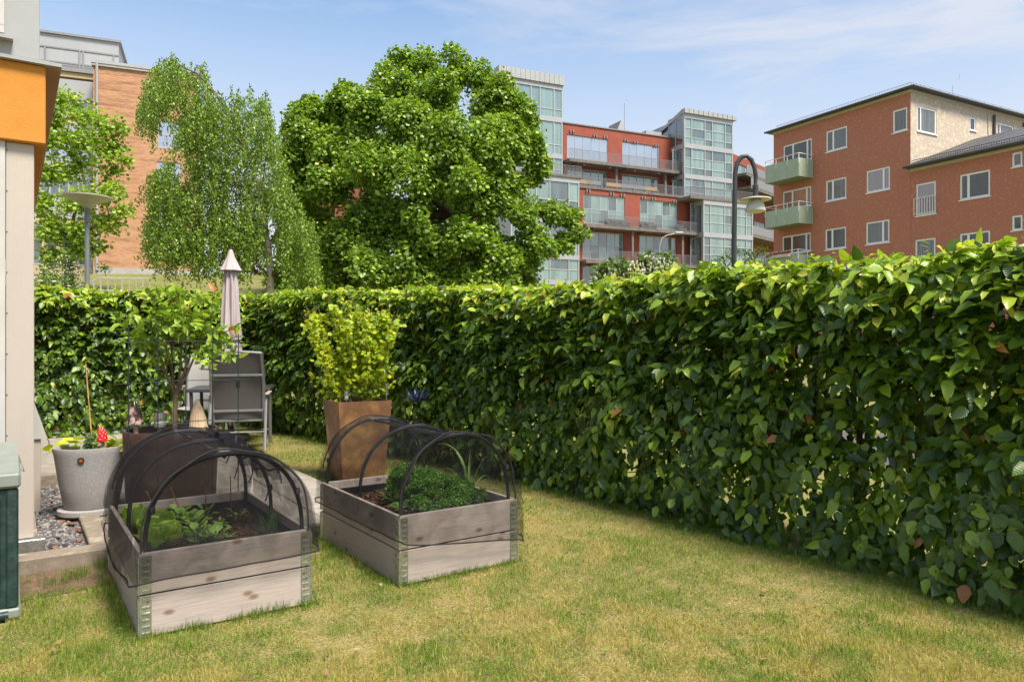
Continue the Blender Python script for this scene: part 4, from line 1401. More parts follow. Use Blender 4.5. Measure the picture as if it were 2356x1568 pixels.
low = [(x, y, .37) for (x, y) in ((930, 1118), (940, 1130), (960, 1138), (985, 1135), (1010, 1140), (1030, 1152), (1000, 1155), (975, 1158), (955, 1152), (985, 1168), (1010, 1168), (1040, 1160), (1060, 1152), (915, 1112), (905, 1122), (990, 1145))]
b1_ = in_bed(1, 985, 1150, .28); b2_ = in_bed(1, 1060, 1150, .28); b3_ = in_bed(1, 925, 1125, .28)
parsley('tall curly parsley sprig at the back left of its bed', top[:5], b3_, .2, 150)
parsley('bushy dark green curly parsley filling the middle of its bed', top[5:22] + low, b1_, .2, 150)
parsley('lower curly parsley clump next to the leeks', top[22:], b2_, .15, 150)
for (px, py, lb) in ((905, 1150, 'small feathery carrot seedling in front of the left hoop'), (893, 1140, 'feathery carrot seedling at the far end of its row'), (930, 1160, 'feathery carrot seedling by the front left corner'), (948, 1166, 'feathery carrot seedling half under the parsley'), (918, 1168, 'carrot seedling tucked into the corner')):
    b = in_bed(1, px, py + 8, .28, .34, .52)
    rosette('carrot_seedling', lb, 'seedling', b, 24, .022, (15, 75, 0), OVAL, [(.14, .27, .06), (.2, .34, .09)], M['fresh'], 'feathery carrot seedlings', stalk=.06, spread=.01)

# ================================================================== PLANTERS AND THEIR PLANTS
def speckle(name, base, dots, sc):
    m = mat(name, base, dots, scale=sc, rough=.85, lo=.45, hi=.62, bump=.3, bscale=200)
    return m
M['terrazzo'] = speckle('grey_stone_composite', (.30, .28, .27), (.42, .40, .39), 130)
M['cyl'] = mat('brown_glazed_pot', (.085, .045, .032), (.055, .03, .022), scale=5, rough=.5, c3=(.13, .08, .06), bump=.2, bscale=30)
M['corten'] = mat('rust_coated_metal', (.40, .22, .085), (.17, .085, .042), scale=2.6, rough=.5, c3=(.34, .18, .075), metal=.25, bump=.1, bscale=40, detail=7)
M['potsoil'] = M['soil']
# grey pot on the gravel
gp = root('stone_planter', 'round speckled grey stone planter on a saucer beside the house corner', 'planter', (G(206, 1176, .06).x, 5.60, .045), ANG)
GX, GY = gp.location.x, gp.location.y
gp.scale = (1.06, 1.06, 1.06)
MB().lathe([(.05, 0), (.20, 0), (.215, .012), (.215, .042), (.2, .048), (.05, .046)], 40, sx=1.0, sy=.9).build('saucer', M['terrazzo'], gp, True)
MB().lathe([(.03, .05), (.168, .05), (.175, .06), (.2, .2), (.222, .34), (.236, .44), (.244, .478), (.242, .486), (.228, .486), (.22, .47), (.215, .43), (.10, .41)], 48, sx=1.0, sy=.9).build('pot', M['terrazzo'], gp, True)
MB().lathe([(.0, .425), (.12, .43), (.215, .42)], 32, sx=1, sy=.9).build('soil', M['soil'], gp, True)
# badge
M['badge'] = mat('dark_badge', (.03, .045, .035), rough=.4)
M['badge_star'] = mat('orange_print', (.75, .16, .04), rough=.5)
bd = MB(); t_ = math.radians(-90 - 20)
bc = Vector((.238 * math.cos(t_), .9 * .238 * math.sin(t_), .41)); bn = Vector((math.cos(t_), math.sin(t_), -.12)).normalized(); bs = Vector((-math.sin(t_), math.cos(t_), 0)); bu = bs.cross(bn) * -1
bc = bc + bn * .002
if bu.z < 0: bu = -bu
bd.poly([bc + bs * .023 * math.cos(k * math.pi / 12) + bu * .023 * math.sin(k * math.pi / 12) for k in range(24)])
bo = bd.build('badge', M['badge'], gp)
st_ = MB()
for k in range(4):
    an = k * math.pi / 4; d = bs * math.cos(an) + bu * math.sin(an); e = bs * -math.sin(an) + bu * math.cos(an); q = bc + bn * .0015
    st_.quad(q - d * .012 - e * .002, q + d * .012 - e * .002, q + d * .012 + e * .002, q - d * .012 + e * .002)
st_.build('badge_star', M['badge_star'], bo)

# solar garden lights
M['steel'] = mat('brushed_steel', (.62, .58, .54), (.5, .46, .43), scale=30, rough=.28, metal=.9)
M['clear'] = glass_mat('clear_jar', (.42, .44, .38), (.25, .27, .22), rough=.1, scale=30)
def solar(base, h, r, label, ht=.35, rz=0):
    rt = root('solar_light', label, 'solar light', base, rz, 'solar garden lights')
    MB().tube([(0, 0, -.03), (0, 0, h * .45)], .006, 8).build('stake', M['steel'], rt, True)
    MB().lathe([(.006, h * .42), (r, h * .44), (r, h * .55)], 20, cap1=True).build('collar', M['steel'], rt, True)
    MB().lathe([(r * .86, h * .55), (r * .9, h * .6), (r * .8, h * .66), (r * .9, h * .72), (r * .88, h * .78)], 20).build('jar', M['clear'], rt, True)
    MB().lathe([(r * .9, h * .78), (r * 1.05, h * .78), (r * 1.05, h), (r * .9, h * 1.01)], 20, cap1=True).build('cap', M['steel'], rt, True)
    MB().box(-r * .6, -r * .6, h * 1.012, r * .6, r * .6, h * 1.018).build('solar_panel', M['black'], rt)
    return rt
def mush(base, hcap, rcap, stem_h, mats, label, ridged=0, tilt=(0, 0), name='mushroom', pointed=1.0):
    rt = root(name, label, 'mushroom ornament', base, 0, 'ceramic mushrooms')
    rt.rotation_euler = (tilt[0], tilt[1], 0)
    MB().tube([(0, 0, -.02), (.004, 0, stem_h * .5), (0, 0, stem_h + hcap * .3)], [rcap * .34, rcap * .26, rcap * .22], 10).build('stem', mats[0], rt, True)
    prof = [(rcap * .55, stem_h + .012), (rcap * .98, stem_h), (rcap, stem_h + .006), (rcap * .9, stem_h + hcap * .16), (rcap * .74, stem_h + hcap * .42), (rcap * .52, stem_h + hcap * .7), (rcap * .24, stem_h + hcap * .92), (rcap * .1, stem_h + hcap)]
    mod = (lambda an, j, z: 1 + ridged * math.cos(18 * an) * (1 if 0 < j < 7 else 0) + .035 * math.sin(2 * an + z * 40)) 
    MB().lathe(prof, 54, cap1=True, mod=mod).build('cap', mats[1], rt, True)
    return rt
M['stem_cer'] = mat('stem_ceramic', (.52, .38, .27), (.42, .3, .2), scale=20, rough=.6)
M['cap_brown'] = mat('dripped_glaze', (.42, .33, .29), (.12, .05, .03), scale=14, rough=.16, lo=.42, hi=.55, c3=(.02, .015, .015))
M['cap_cream'] = mat('cream_crackle', (.66, .48, .30), (.55, .38, .22), scale=24, rough=.5, c3=(.22, .13, .08), hi=.8)
M['cap_red'] = mat('red_glaze', (.50, .012, .010), (.62, .03, .02), scale=12, rough=.15)
M['dots'] = mat('white_dots', (.8, .75, .7), rough=.3)
solar(gd(0, 0) * 0 + Vector((GX - .085, GY + .12, .47)), .17, .026, 'small glass and steel solar light at the back of the grey stone planter')
rd = mush(Vector((GX + .11, GY - .05, .505)), .105, .043, .095, (M['stem_cer'], M['cap_red']), 'glossy red toadstool with white dots, standing in the grey planter')
mush(Vector((GX + .09, GY + .03, .51)), .10, .034, .10, (M['stem_cer'], M['cap_red']), 'second red toadstool cap half hidden behind the dotted one', tilt=(0, -.25))
dm = MB()
for k in range(26):
    an = k * 2.4; f = .1 + .8 * (k / 26); r = .043 * (1 - .75 * f) * 1.0
    dm.ball((r * math.cos(an) * 1.04, r * math.sin(an) * 1.04, .098 + .105 * f * .93), .0042, 4, 6)
dm.build('dots', M['dots'], rd, True)['kind'] = 'stuff'
M['bamboo'] = mat('bamboo', (.56, .33, .12), (.46, .26, .09), scale=10, rough=.5, stretch=(1, 1, .2))
bb = G(189, 1015, .5)
b0 = Vector((GX - .01, GY + .04, .46)); tp = P(197, 836, GY + .05)
m = MB()
seg = [b0.lerp(tp, f) - b0 for f in (0, .3, .305, .31, .62, .625, .63, .97, .975, 1)]
m.tube(seg, [.0055, .005, .0066, .005, .0047, .006, .0047, .0043, .0053, .0043], 8)
o = m.build('bamboo_cane', M['bamboo'], None, True); o.location = b0; props(o, 'tall bamboo cane standing in the grey stone planter', 'cane')
# lime leaved trailing plant and tomato plant
LIME = [(.48, .55, .03), (.56, .62, .05), (.38, .48, .03)]
M['limeleaf'] = leaf_mat('lime_leaf', trans=.35, rough=.45, tint=(1.2, 1.2, .4))
rt = root('sweet_potato_vine', 'lime green leafy trailing plant spilling from the grey planter', 'plant', (GX, GY, .49))
N = 64; P_ = []; T_ = []
for k in range(N):
    an = RNG.uniform(0, 6.28); r = abs(RNG.normal(0, .1)) + .06
    x = RNG.uniform(-.26, .30); yv = RNG.uniform(.0, .25) if x > -.2 else RNG.uniform(-.1, .1)
    P_.append((GX + x, GY + yv, .52 + RNG.uniform(0, .10) * (1 - abs(x) * 1.5))); T_.append((x * 3 + RNG.normal(0, .6), RNG.normal(0, .6) - .3, RNG.normal(0, .3)))
P_ = np.array(P_); R = frames(np.array(T_), np.c_[RNG.normal(0, .35, (N, 2)), np.ones(N)])
plant_leaves(rt, rt.location, [CURRANT], P_, R, RNG.uniform(.06, .10, N), LIME, RNG.integers(0, 3, N), M['limeleaf'])
rt = root('tomato_plant', 'bushy young tomato plant tied to the bamboo cane', 'plant', (GX, GY, .47))
N = 90; f = RNG.random(N)
P_ = np.c_[GX - .01 + RNG.normal(0, .04, N) * (1.3 - f), GY + RNG.normal(0, .04, N), .49 + f * .15]
R = frames(np.c_[RNG.normal(size=(N, 2)), RNG.normal(-.2, .4, N)], np.c_[RNG.normal(0, .5, (N, 2)), np.ones(N)])
plant_leaves(rt, rt.location, OVAL, P_, R, RNG.uniform(.025, .05, N), [(.06, .13, .03), (.09, .19, .04), (.25, .3, .12)], RNG.choice(3, N, p=(.5, .4, .1)), M['fresh'])
MB().tube([(-.01, .03, 0), (-.005, .02, .08), (0, .03, .19)], .004, 6).build('stem', M['fresh_stalk'], rt, True)

# brown cylinder pot
BP = Vector((-2.60, 5.58, .045))
bp_ = root('round_pot', 'large dark brown cylinder pot behind the wire trellis', 'pot', BP, 0)
MB().lathe([(.1, 0), (.30, 0), (.31, .02), (.332, .56), (.336, .64), (.33, .648), (.312, .645), (.308, .60), (.2, .58)], 56).build('pot', M['cyl'], bp_, True)
MB().lathe([(0, .585), (.15, .592), (.308, .58)], 32).build('soil', M['soil'], bp_, True)
solar(BP + Vector((-.06, -.06, .585)), .185, .043, 'larger glass and steel solar light in the brown pot, between the mushrooms')
mush(BP + Vector((-.245, -.06, .60)), .18, .066, .085, (M['stem_cer'], M['cap_brown']), 'brown and white glazed mushroom with a black dripping rim, in the brown pot', tilt=(0, -.05))
mush(BP + Vector((.235, -.06, .575)), .24, .072, .06, (M['stem_cer'], M['cap_cream']), 'tall cream pleated mushroom at the right side of the brown pot', ridged=.035, tilt=(0, -.06))

# magnolia style young tree in the pot
def branch(m, p, q, r0, r1, bow=.0, n=5, sides=6):
    p, q = Vector(p), Vector(q)
    d = (q - p)
    s = d.cross(Vector((0, 0, 1)))
    s = s.normalized() if s.length > 1e-4 else Vector((1, 0, 0))
    b = Vector((random.uniform(-1, 1), random.uniform(-1, 1), random.uniform(-.3, .6))).normalized() * bow * d.length
    pts = [p.lerp(q, k / n) + b * math.sin(math.pi * k / n) for k in range(n + 1)]
    m.tube(pts, [r0 + (r1 - r0) * k / n for k in range(n + 1)], sides, caps=False)
    return pts
M['trunkbark'] = mat('young_bark', (.20, .13, .085), (.12, .075, .05), scale=20, rough=.85, bump=.6, bscale=60, stretch=(1, 1, .3))
TY = BP.y - .02
tree = root('young_tree', 'young multi-stemmed tree with broad bright leaves in the brown pot', 'tree', (BP.x + .03, TY, BP.z + .58))
tb = Vector(tree.location)
tips = []
def tp_(px, py, dy=0): return P(px, py, TY + dy) - tb
stems = [((401, 890), [(345, 720), (300, 700), (272, 735), (330, 760), (360, 665), (300, 745)], (383, 860)),
         ((405, 885), [(420, 690), (455, 660), (400, 660), (440, 720), (470, 695)], (417, 800)),
         ((402, 880), [(380, 670), (345, 680), (420, 745), (395, 720)], (395, 800)),
         ((408, 890), [(505, 700), (540, 780), (520, 745), (560, 800), (490, 670)], (440, 812)),
         ((410, 885), [(555, 745), (480, 850), (545, 820), (460, 840), (512, 760)], (455, 800))]
tm = MB()
fork = tp_(404, 905)
branch(tm, (0, 0, -.05), fork, .019, .016, .0, 6, 8)
brs = []
for k, (b0, ends, mid) in enumerate(stems):
    dy = random.uniform(-.15, .15)
    m0 = tp_(*mid, dy)
    pts = branch(tm, fork - Vector((0, 0, .02)), m0, .011, .007, .03)
    for e in ends:
        d2 = dy + random.uniform(-.22, .22)
        q = tp_(e[0] + random.uniform(-6, 6), e[1] + random.uniform(-6, 6), d2)
        pp = branch(tm, m0, q, .006, .002, .06)
        brs.append(pp)
        for s in (2, 3, 4):
            q2 = pp[s] + Vector((random.uniform(-.1, .1), random.uniform(-.1, .1), random.uniform(-.02, .1)))
            brs.append(branch(tm, pp[s], q2, .003, .0015, .05, 3, 4))
tm.build('trunk', M['trunkbark'], tree, True)
P_, T_ = [], []
for pp in brs:
    L_ = (pp[-1] - pp[0]).length
    n = max(3, int(L_ / .022))
    for k in range(n):
        f = .15 + .85 * (k + RNG.random()) / n
        i0 = min(len(pp) - 2, int(f * (len(pp) - 1)))
        q = pp[i0].lerp(pp[i0 + 1], f * (len(pp) - 1) - i0)
        if q.z < .12 and random.random() < .6: continue
        d = (pp[-1] - pp[0]).normalized()
        P_.append(np.array(q + tb)); T_.append(np.array(d) * .5 + RNG.normal(0, .65, 3) + np.array([0, 0, .1]))
P_ = np.array(P_); T_ = np.array(T_); N = len(P_)
R = frames(T_, np.c_[RNG.normal(0, .4, (N, 2)), np.ones(N) * .9])
plant_leaves(tree, tb, OVAL, P_, R, RNG.uniform(.05, .094, N), [(.25, .40, .035), (.33, .48, .05), (.17, .29, .028), (.44, .55, .09), (.5, .2, .06)], RNG.choice(5, N, p=(.33, .3, .2, .15, .02)), M['limeleaf'])

# wire trellis behind the near bed
M['wire'] = mat('dark_wire', (.014, .022, .018), (.02, .03, .026), scale=30, rough=.7)
tr = root('wire_trellis', 'dark reinforcing wire grid standing upright behind the near bed', 'trellis', (-2.56, 4.87, 0), 0)
dX = Vector((.56, .46, 0))
for k in range(5):
    q = dX * (k / 4)
    MB().tube([q + Vector((0, 0, .0)), q + Vector((.003, 0, 1.46 - .012 * k))], .0037, 6).build('upright_wire', M['wire'], tr, True)
for z in (.27, .54, .80, 1.085, 1.36):
    MB().tube([dX * -.10 + Vector((0, -.006, z - .012)), dX * .5 + Vector((0, -.006, z)), dX * 1.12 + Vector((0, -.006, z - .01))], .003, 6).build('cross_wire', M['wire'], tr, True)
MB().box(dX.x - .012, dX.y - .02, 1.02, dX.x + .012, dX.y + .01, 1.085, bev=.006).build('clip', M['black'], tr)

# tapered planter with currant bush
PL = Vector((-1.51, 7.12, 0))
pl = root('tall_planter', 'tall tapered square planter with a mottled rusty coating', 'planter', PL, ANG - .08)
def frustum(w0, w1, z0, z1, t=.012, ztop=None):
    m = MB()
    a, b = w0 / 2, w1 / 2
    lo = [(-a, -a, z0), (a, -a, z0), (a, a, z0), (-a, a, z0)]; hi = [(-b, -b, z1), (b, -b, z1), (b, b, z1), (-b, b, z1)]
    c = b - t; hi2 = [(-c, -c, z1), (c, -c, z1), (c, c, z1), (-c, c, z1)]; lo2 = [(-c, -c, z1 - .12), (c, -c, z1 - .12), (c, c, z1 - .12), (-c, c, z1 - .12)]
    for k in range(4):
        j = (k + 1) % 4
        m.quad(lo[k], lo[j], hi[j], hi[k]); m.quad(hi[k], hi[j], hi2[j], hi2[k]); m.quad(hi2[k], hi2[j], lo2[j], lo2[k])
    return m
frustum(.40, .52, 0, .79).build('shell', M['corten'], pl)
MB().quad((-.245, -.245, .715), (.245, -.245, .715), (.245, .245, .715), (-.245, .245, .715)).build('soil', M['soil'], pl)
M['currantleaf'] = leaf_mat('currant_leaf', trans=.42, rough=.5, tint=(1.2, 1.15, .35))
cur = root('currant_bush', 'yellow-green currant bush with strings of green berries in the tall planter', 'bush', PL + Vector((0, 0, .72)))
cb_ = Vector(cur.location); cm = MB(); brs = []
sc = FOC / PL.y
for k in range(20):
    px = 684 + 240 * (k + random.random()) / 20; py = random.uniform(662, 712) + abs(px - 800) * .25
    d = random.uniform(-.26, .26)
    q = P(px, py, PL.y + d) - cb_
    st = Vector((random.uniform(-.08, .08) + q.x * .18, random.uniform(-.08, .08), -.02))
    pp = branch(cm, st, q, .006, .0022, .06, 7, 5); brs.append(pp)
    for s in range(2, 7):
        for _ in range(2):
            q2 = pp[s] + Vector((random.uniform(-.12, .12), random.uniform(-.12, .12), random.uniform(-.04, .10)))
            brs.append(branch(cm, pp[s], q2, .0025, .0012, .05, 3, 4))
for (px, py) in ((925, 865), (918, 830), (720, 885), (705, 850)):
    brs.append(branch(cm, (0, 0, 0), P(px, py, PL.y) - cb_, .004, .0015, .1, 5, 5))
cm.build('stems', M['trunkbark'], cur, True)
P_, T_ = [], []
for pp in brs:
    L_ = (pp[-1] - pp[0]).length
    n = max(4, int(L_ / .0125))
    for k in range(n):
        f = .12 + .75 * (k + RNG.random()) / n
        i0 = min(len(pp) - 2, int(f * (len(pp) - 1)))
        q = pp[i0].lerp(pp[i0 + 1], f * (len(pp) - 1) - i0) + Vector(RNG.normal(0, .018, 3))
        if q.z < .04: continue
        P_.append(np.array(q + cb_)); T_.append(RNG.normal(0, .8, 3) + np.array([0, 0, -.35]))
P_ = np.array(P_); T_ = np.array(T_); N = len(P_)
vd = norm(P_ - np.array([0, 0, EYE]))
R = frames(T_, -vd * .5 + np.c_[RNG.normal(0, .5, (N, 2)), np.ones(N) * .8])
plant_leaves(cur, cb_, [CURRANT], P_, R, RNG.uniform(.028, .050, N), [(.44, .52, .015), (.33, .45, .015), (.54, .58, .03), (.20, .33, .015)], RNG.choice(4, N, p=(.4, .3, .18, .12)), M['currantleaf'])
bm_ = MB()
for k in range(46):
    pp = random.choice(brs); q = pp[-2] + Vector((random.uniform(-.02, .02), -.02, -.01))
    for j in range(5):
        bm_.ball((q.x + random.uniform(-.005, .005), q.y, q.z - .009 * j), .0038, 4, 5)
M['berry'] = mat('green_berry', (.42, .42, .09), (.5, .5, .16), scale=50, rough=.3)
bm_.build('berries', M['berry'], cur, True)['kind'] = 'stuff'
solar(Vector((*P(797, 920, PL.y - .17)[:2], .73)), .155, .022, 'slim brass coloured solar light at the front of the tall planter')
solar(Vector((*P(889, 920, PL.y + .02)[:2], .745)), .20, .030, 'steel and ribbed glass solar light at the right corner of the tall planter')

# blue flower wind spinner
M['blue'] = mat('blue_metal', (.03, .055, .15), (.02, .03, .09), scale=18, rough=.3, metal=.4)
q = G(960, 1058); q = Vector((P(960, 930, 7.6).x, 7.6, 0))
ws_ = root('wind_spinner', 'dark blue metal flower spinner with pointed petals before the hedge', 'garden ornament', q)
MB().tube([(0, 0, 0), (0, 0, .72)], .005, 8).build('stake', M['black'], ws_, True)
zc = EYE - (925 - 784) / FOC * 7.6
for tier in (0, 1):
    for k in range(8):
        an = k * math.pi / 4 + tier * .35; V = []; F_ = []
        ln = (.17, .14)[tier]; el0 = (.15, .75)[tier]
        for s in range(7):
            f = s / 6; rr = ln * f; zz = math.sin(el0 + f * .5) * ln * f * (.5 + .5 * f) + tier * .015
            w = .016 * math.sin(math.pi * min(1, f * .9 + .08)) * (1 - f * .3)
            cx, cy = rr * math.cos(an), rr * math.sin(an); sx_, sy_ = -math.sin(an) * w, math.cos(an) * w
            V += [(cx - sx_, cy - sy_, zc + zz + .004), (cx, cy, zc + zz), (cx + sx_, cy + sy_, zc + zz + .004)]
        for s in range(6):
            a = 3 * s; F_ += [(a, a + 1, a + 4, a + 3), (a + 1, a + 2, a + 5, a + 4)]
        mm = MB(); mm.v = V; mm.f = F_; mm.build('petal', M['blue'], ws_, True)
for k in range(6):
    MB().ball((-.012, 0, zc + .04 + .022 * k), .011 - .001 * k, 6, 8).build('bead', M['blue'], ws_, True)
MB().tube([(0, 0, zc - .02), (-.012, 0, zc + .16)], .003, 6).build('stem', M['blue'], ws_, True)

# ================================================================== TABLE, CHAIRS, PARASOL
M['alu'] = mat('grey_aluminium', (.25, .25, .25), (.21, .21, .21), scale=10, rough=.4, metal=.5)
M['sling'] = mat('grey_sling', (.12, .115, .11), (.09, .086, .083), scale=240, rough=.75, lo=.4, hi=.6, bump=.3, bscale=700)
M['armrest'] = mat('taupe_armrest', (.42, .34, .27), (.36, .29, .23), scale=10, rough=.5)
M['slingpale'] = mat('pale_sling', (.36, .345, .335), (.28, .27, .26), scale=240, rough=.75, lo=.4, hi=.6)
def make_chair(label, loc, rz, sling):
    rt = root('garden_chair', label, 'chair', loc, rz, 'grey reclining sling chairs')
    w = .285
    bot, top = Vector((0, -.12, .345)), Vector((0, -.40, 1.17))
    def backp(f, sx):
        p = bot.lerp(top, f); p.y -= .035 * math.sin(math.pi * f) * -1; p.x = sx * (w + .014 * (1 - abs(2 * f - 1))); return p
    for s in (-1, 1):
        MB().tube([backp(f, s) for f in np.linspace(0, 1, 9)], .016, 8, flat=1.25).build('back_rail', M['alu'], rt, True)
        MB().tube([(s * w, -.12, .37), (s * w, .15, .385), (s * w, .38, .42), (s * w, .43, .40)], .014, 8).build('seat_rail', M['alu'], rt, True)
        MB().box(s * (w + .045) - .026, -.20, .655, s * (w + .045) + .026, .28, .68, bev=.008).build('armrest', M['armrest'], rt)
        MB().tube([(s * (w + .045), .24, .655), (s * (w + .045), .30, .33), (s * (w + .045), .36, 0)], .015, 8, flat=1.4).build('leg', M['alu'], rt, True)
        MB().tube([(s * (w + .032), -.14, .655), (s * (w + .032), -.22, .33), (s * (w + .032), -.34, 0)], .015, 8, flat=1.4).build('leg', M['alu'], rt, True)
        MB().tube([(s * (w + .01), .2, .42), (s * (w + .01), -.02, .2), (s * (w + .01), -.16, .02)], .011, 8).build('brace', M['alu'], rt, True)
    MB().grid(lambda u, v: backp(.02 + .96 * v, -1).lerp(backp(.02 + .96 * v, 1), u) + Vector((0, .012 - .035 * math.sin(math.pi * u), 0)), 12, 14).build('back_sling', sling, rt, True)
    MB().grid(lambda u, v: Vector((-w + 2 * w * u, -.10 + .52 * v, .388 - .03 * math.sin(math.pi * u) + .01 * v)), 10, 10).build('seat_sling', sling, rt, True)
    MB().tube([backp(1, -1) + Vector((0, 0, .002)), backp(1, 0) + Vector((0, -.012, .022)), backp(1, 1) + Vector((0, 0, .002))], .017, 8).build('top_rail', M['alu'], rt, True)
    for f in (.15, .68):
        a, b = backp(f, -1), backp(f, 1)
        MB().box(a.x, a.y - .034, a.z - .014, b.x, a.y - .012, a.z + .014, bev=.004).build('crossbar', M['alu'], rt)
    a = backp(0, -1); MB().box(a.x, a.y - .02, a.z - .012, -a.x, a.y + .004, a.z + .012, bev=.004).build('crossbar', M['alu'], rt)
    for (y, z) in ((-.27, .22), (.33, .18)):
        MB().tube([(-w - .03, y, z), (w + .03, y, z)], .010, 8).build('stretcher', M['alu'], rt, True)
    return rt
CH1 = Vector((-3.36, 9.02, .045))
make_chair('grey sling garden chair with its back to the viewer, on the patio edge', CH1, math.radians(14), M['sling'])
CH2 = Vector((-4.35, 10.35, .045))
make_chair('paler grey sling garden chair facing out from behind the table', CH2, math.radians(188), M['slingpale'])
TB = Vector((-3.78, 9.78, .045))
tb_ = root('garden_table', 'dark grey metal garden table between the two chairs', 'table', TB, math.radians(14))
M['darkmetal'] = mat('anthracite_metal', (.045, .048, .052), (.06, .062, .066), scale=14, rough=.4, metal=.3)
MB().box(-.47, -.42, .66, .55, .45, .70, bev=.006).build('tabletop', M['darkmetal'], tb_)
for sx in (-.42, .50):
    for sy in (-.37, .40):
        MB().tube([(sx, sy, .66), (sx * .94, sy * .94, 0)], .022, 8).build('leg', M['darkmetal'], tb_, True)
par = root('parasol', 'folded pale pink-grey parasol standing by the table', 'parasol', (P(531, 800, 9.85).x, 9.85, .045))
M['cloth'] = mat('pale_canvas', (.50, .425, .425), (.44, .37, .37), scale=6, rough=.9, stretch=(1, 1, .3), bump=.2, bscale=300)
M['pole'] = mat('parasol_pole', (.5, .49, .48), rough=.35, metal=.4)
pz = lambda y: EYE - (y - 784) / FOC * 9.85 - .045
MB().tube([(0, 0, 0), (.002, 0, pz(575))], .019, 10).build('pole', M['pole'], par, True)
MB().lathe([(.03, 0), (.24, 0), (.24, .05), (.05, .075), (.03, .18)], 24).build('base', M['darkmetal'], par, True)
def pleat(an, j, z):
    return 1 + .26 * math.cos(8 * an + z * 1.1) * (1 if j > 1 else .3) + .07 * math.sin(3 * an + z * 5)
pr = [(.012, 590), (.045, 598), (.066, 625), (.082, 660), (.095, 710), (.108, 760), (.118, 775), (.09, 785), (.11, 800), (.108, 815), (.06, 816)]
MB().lathe([(r, pz(y)) for r, y in pr], 64, mod=pleat).build('canopy', M['cloth'], par, True)
pr = [(.01, 570), (.028, 578), (.055, 592), (.10, 610), (.135, 622), (.11, 624)]
MB().lathe([(r, pz(y)) for r, y in pr], 48, mod=lambda an, j, z: 1 + .10 * math.cos(8 * an) * (j > 2)).build('vent_cap', M['cloth'], par, True)
MB().ball((.002, 0, pz(571)), .022, 6, 10, (1, 1, 1.2)).build('finial', M['black'], par, True)
MB().lathe([(.137, pz(781)), (.112, pz(784)), (.112, pz(790)), (.12, pz(793))], 32).build('tie_band', M['cloth'], par, True)

# ================================================================== BUILDINGS BEYOND THE HEDGE
def brick_mat(name, scale, c1, c2, mortar):
    m = bpy.data.materials.new(name)
    n, l, b = nodes_of(m)
    tc = n.new('ShaderNodeTexCoord'); sp = n.new('ShaderNodeSeparateXYZ'); cb = n.new('ShaderNodeCombineXYZ')
    l.new(tc.outputs['Object'], sp.inputs[0])
    ad = n.new('ShaderNodeMath'); ad.operation = 'ADD'; l.new(sp.outputs['X'], ad.inputs[0]); l.new(sp.outputs['Y'], ad.inputs[1])
    l.new(ad.outputs[0], cb.inputs[0]); l.new(sp.outputs['Z'], cb.inputs[1])
    br = n.new('ShaderNodeTexBrick'); l.new(cb.outputs[0], br.inputs['Vector'])
    br.inputs['Scale'].default_value = 1; br.inputs['Brick Width'].default_value = .27; br.inputs['Row Height'].default_value = .075
    br.inputs['Mortar Size'].default_value = .008; br.inputs['Color1'].default_value = (*c1, 1); br.inputs['Color2'].default_value = (*c2, 1); br.inputs['Mortar'].default_value = (*mortar, 1)
    mp = n.new('ShaderNodeMapping'); mp.inputs['Scale'].default_value = (.22, 1, 2.6); l.new(tc.outputs['Object'], mp.inputs[0])
    ns = n.new('ShaderNodeTexNoise'); ns.inputs['Scale'].default_value = 1.6; ns.inputs['Detail'].default_value = 6; ns.inputs['Roughness'].default_value = .7; l.new(mp.outputs[0], ns.inputs['Vector'])
    r = ramp(n, l, ns.outputs['Fac'], [(.36, (.62, .52, .5)), (.5, (1, 1, 1)), (.62, (1.12, 1.08, 1.0))])
    mx = n.new('ShaderNodeMixRGB'); mx.blend_type = 'MULTIPLY'; mx.inputs['Fac'].default_value = .85
    l.new(br.outputs['Color'], mx.inputs['Color1']); l.new(r, mx.inputs['Color2']); l.new(mx.outputs[0], b.inputs['Base Color'])
    b.inputs['Roughness'].default_value = .9; b.inputs['Specular IOR Level'].default_value = .15
    return m
M['brick'] = brick_mat('orange_brick', 1, (.54, .275, .14), (.44, .20, .10), (.42, .32, .24))
M['render_red'] = mat('terracotta_render', (.52, .225, .145), (.45, .185, .118), scale=4.5, rough=.95, bump=1.4, bscale=9, c3=(.56, .25, .165), spec=.1, detail=8)
M['render_cream'] = mat('cream_render', (.64, .55, .44), (.50, .41, .30), scale=2.6, rough=.95, bump=1.2, bscale=9, c3=(.68, .59, .49), spec=.1, detail=9)
M['office_red'] = mat('office_red_render', (.31, .08, .047), (.27, .068, .04), scale=1.2, rough=.8)
M['cornice'] = mat('cornice_cream', (.62, .55, .45), rough=.7)
M['roofdark'] = mat('dark_sheet_roof', (.07, .068, .07), (.10, .098, .10), scale=3, rough=.5, metal=.3)
M['roofgrey'] = mat('grey_roof', (.11, .105, .105), (.085, .08, .08), scale=2, rough=.6)
M['winwhite'] = mat('white_window_frame', (.88, .87, .84), (.82, .81, .78), scale=8, rough=.4)
M['pane'] = glass_mat('window_pane', (.06, .065, .06), (.03, .034, .03), scale=.9)
M['pane'].node_tree.nodes['Principled BSDF'].inputs['IOR'].default_value = 1.5
M['pane_curtain'] = glass_mat('curtained_pane', (.17, .17, .155), (.08, .08, .075), scale=2.4, stretch=(5, 5, .2))
M['pane_curtain'].node_tree.nodes['Principled BSDF'].inputs['IOR'].default_value = 1.5
M['pane_brown'] = glass_mat('blind_pane', (.16, .11, .09), (.10, .07, .06), scale=4, stretch=(5, 5, .2))
M['pane_green'] = glass_mat('pale_green_pane', (.22, .32, .275), (.13, .20, .175), scale=.5, stretch=(2.5, 2.5, .25))
M['pane_sky'] = mat('mirror_pane', (.62, .64, .66), (.55, .57, .6), scale=.3, rough=.06, metal=.85, rvar=.02)
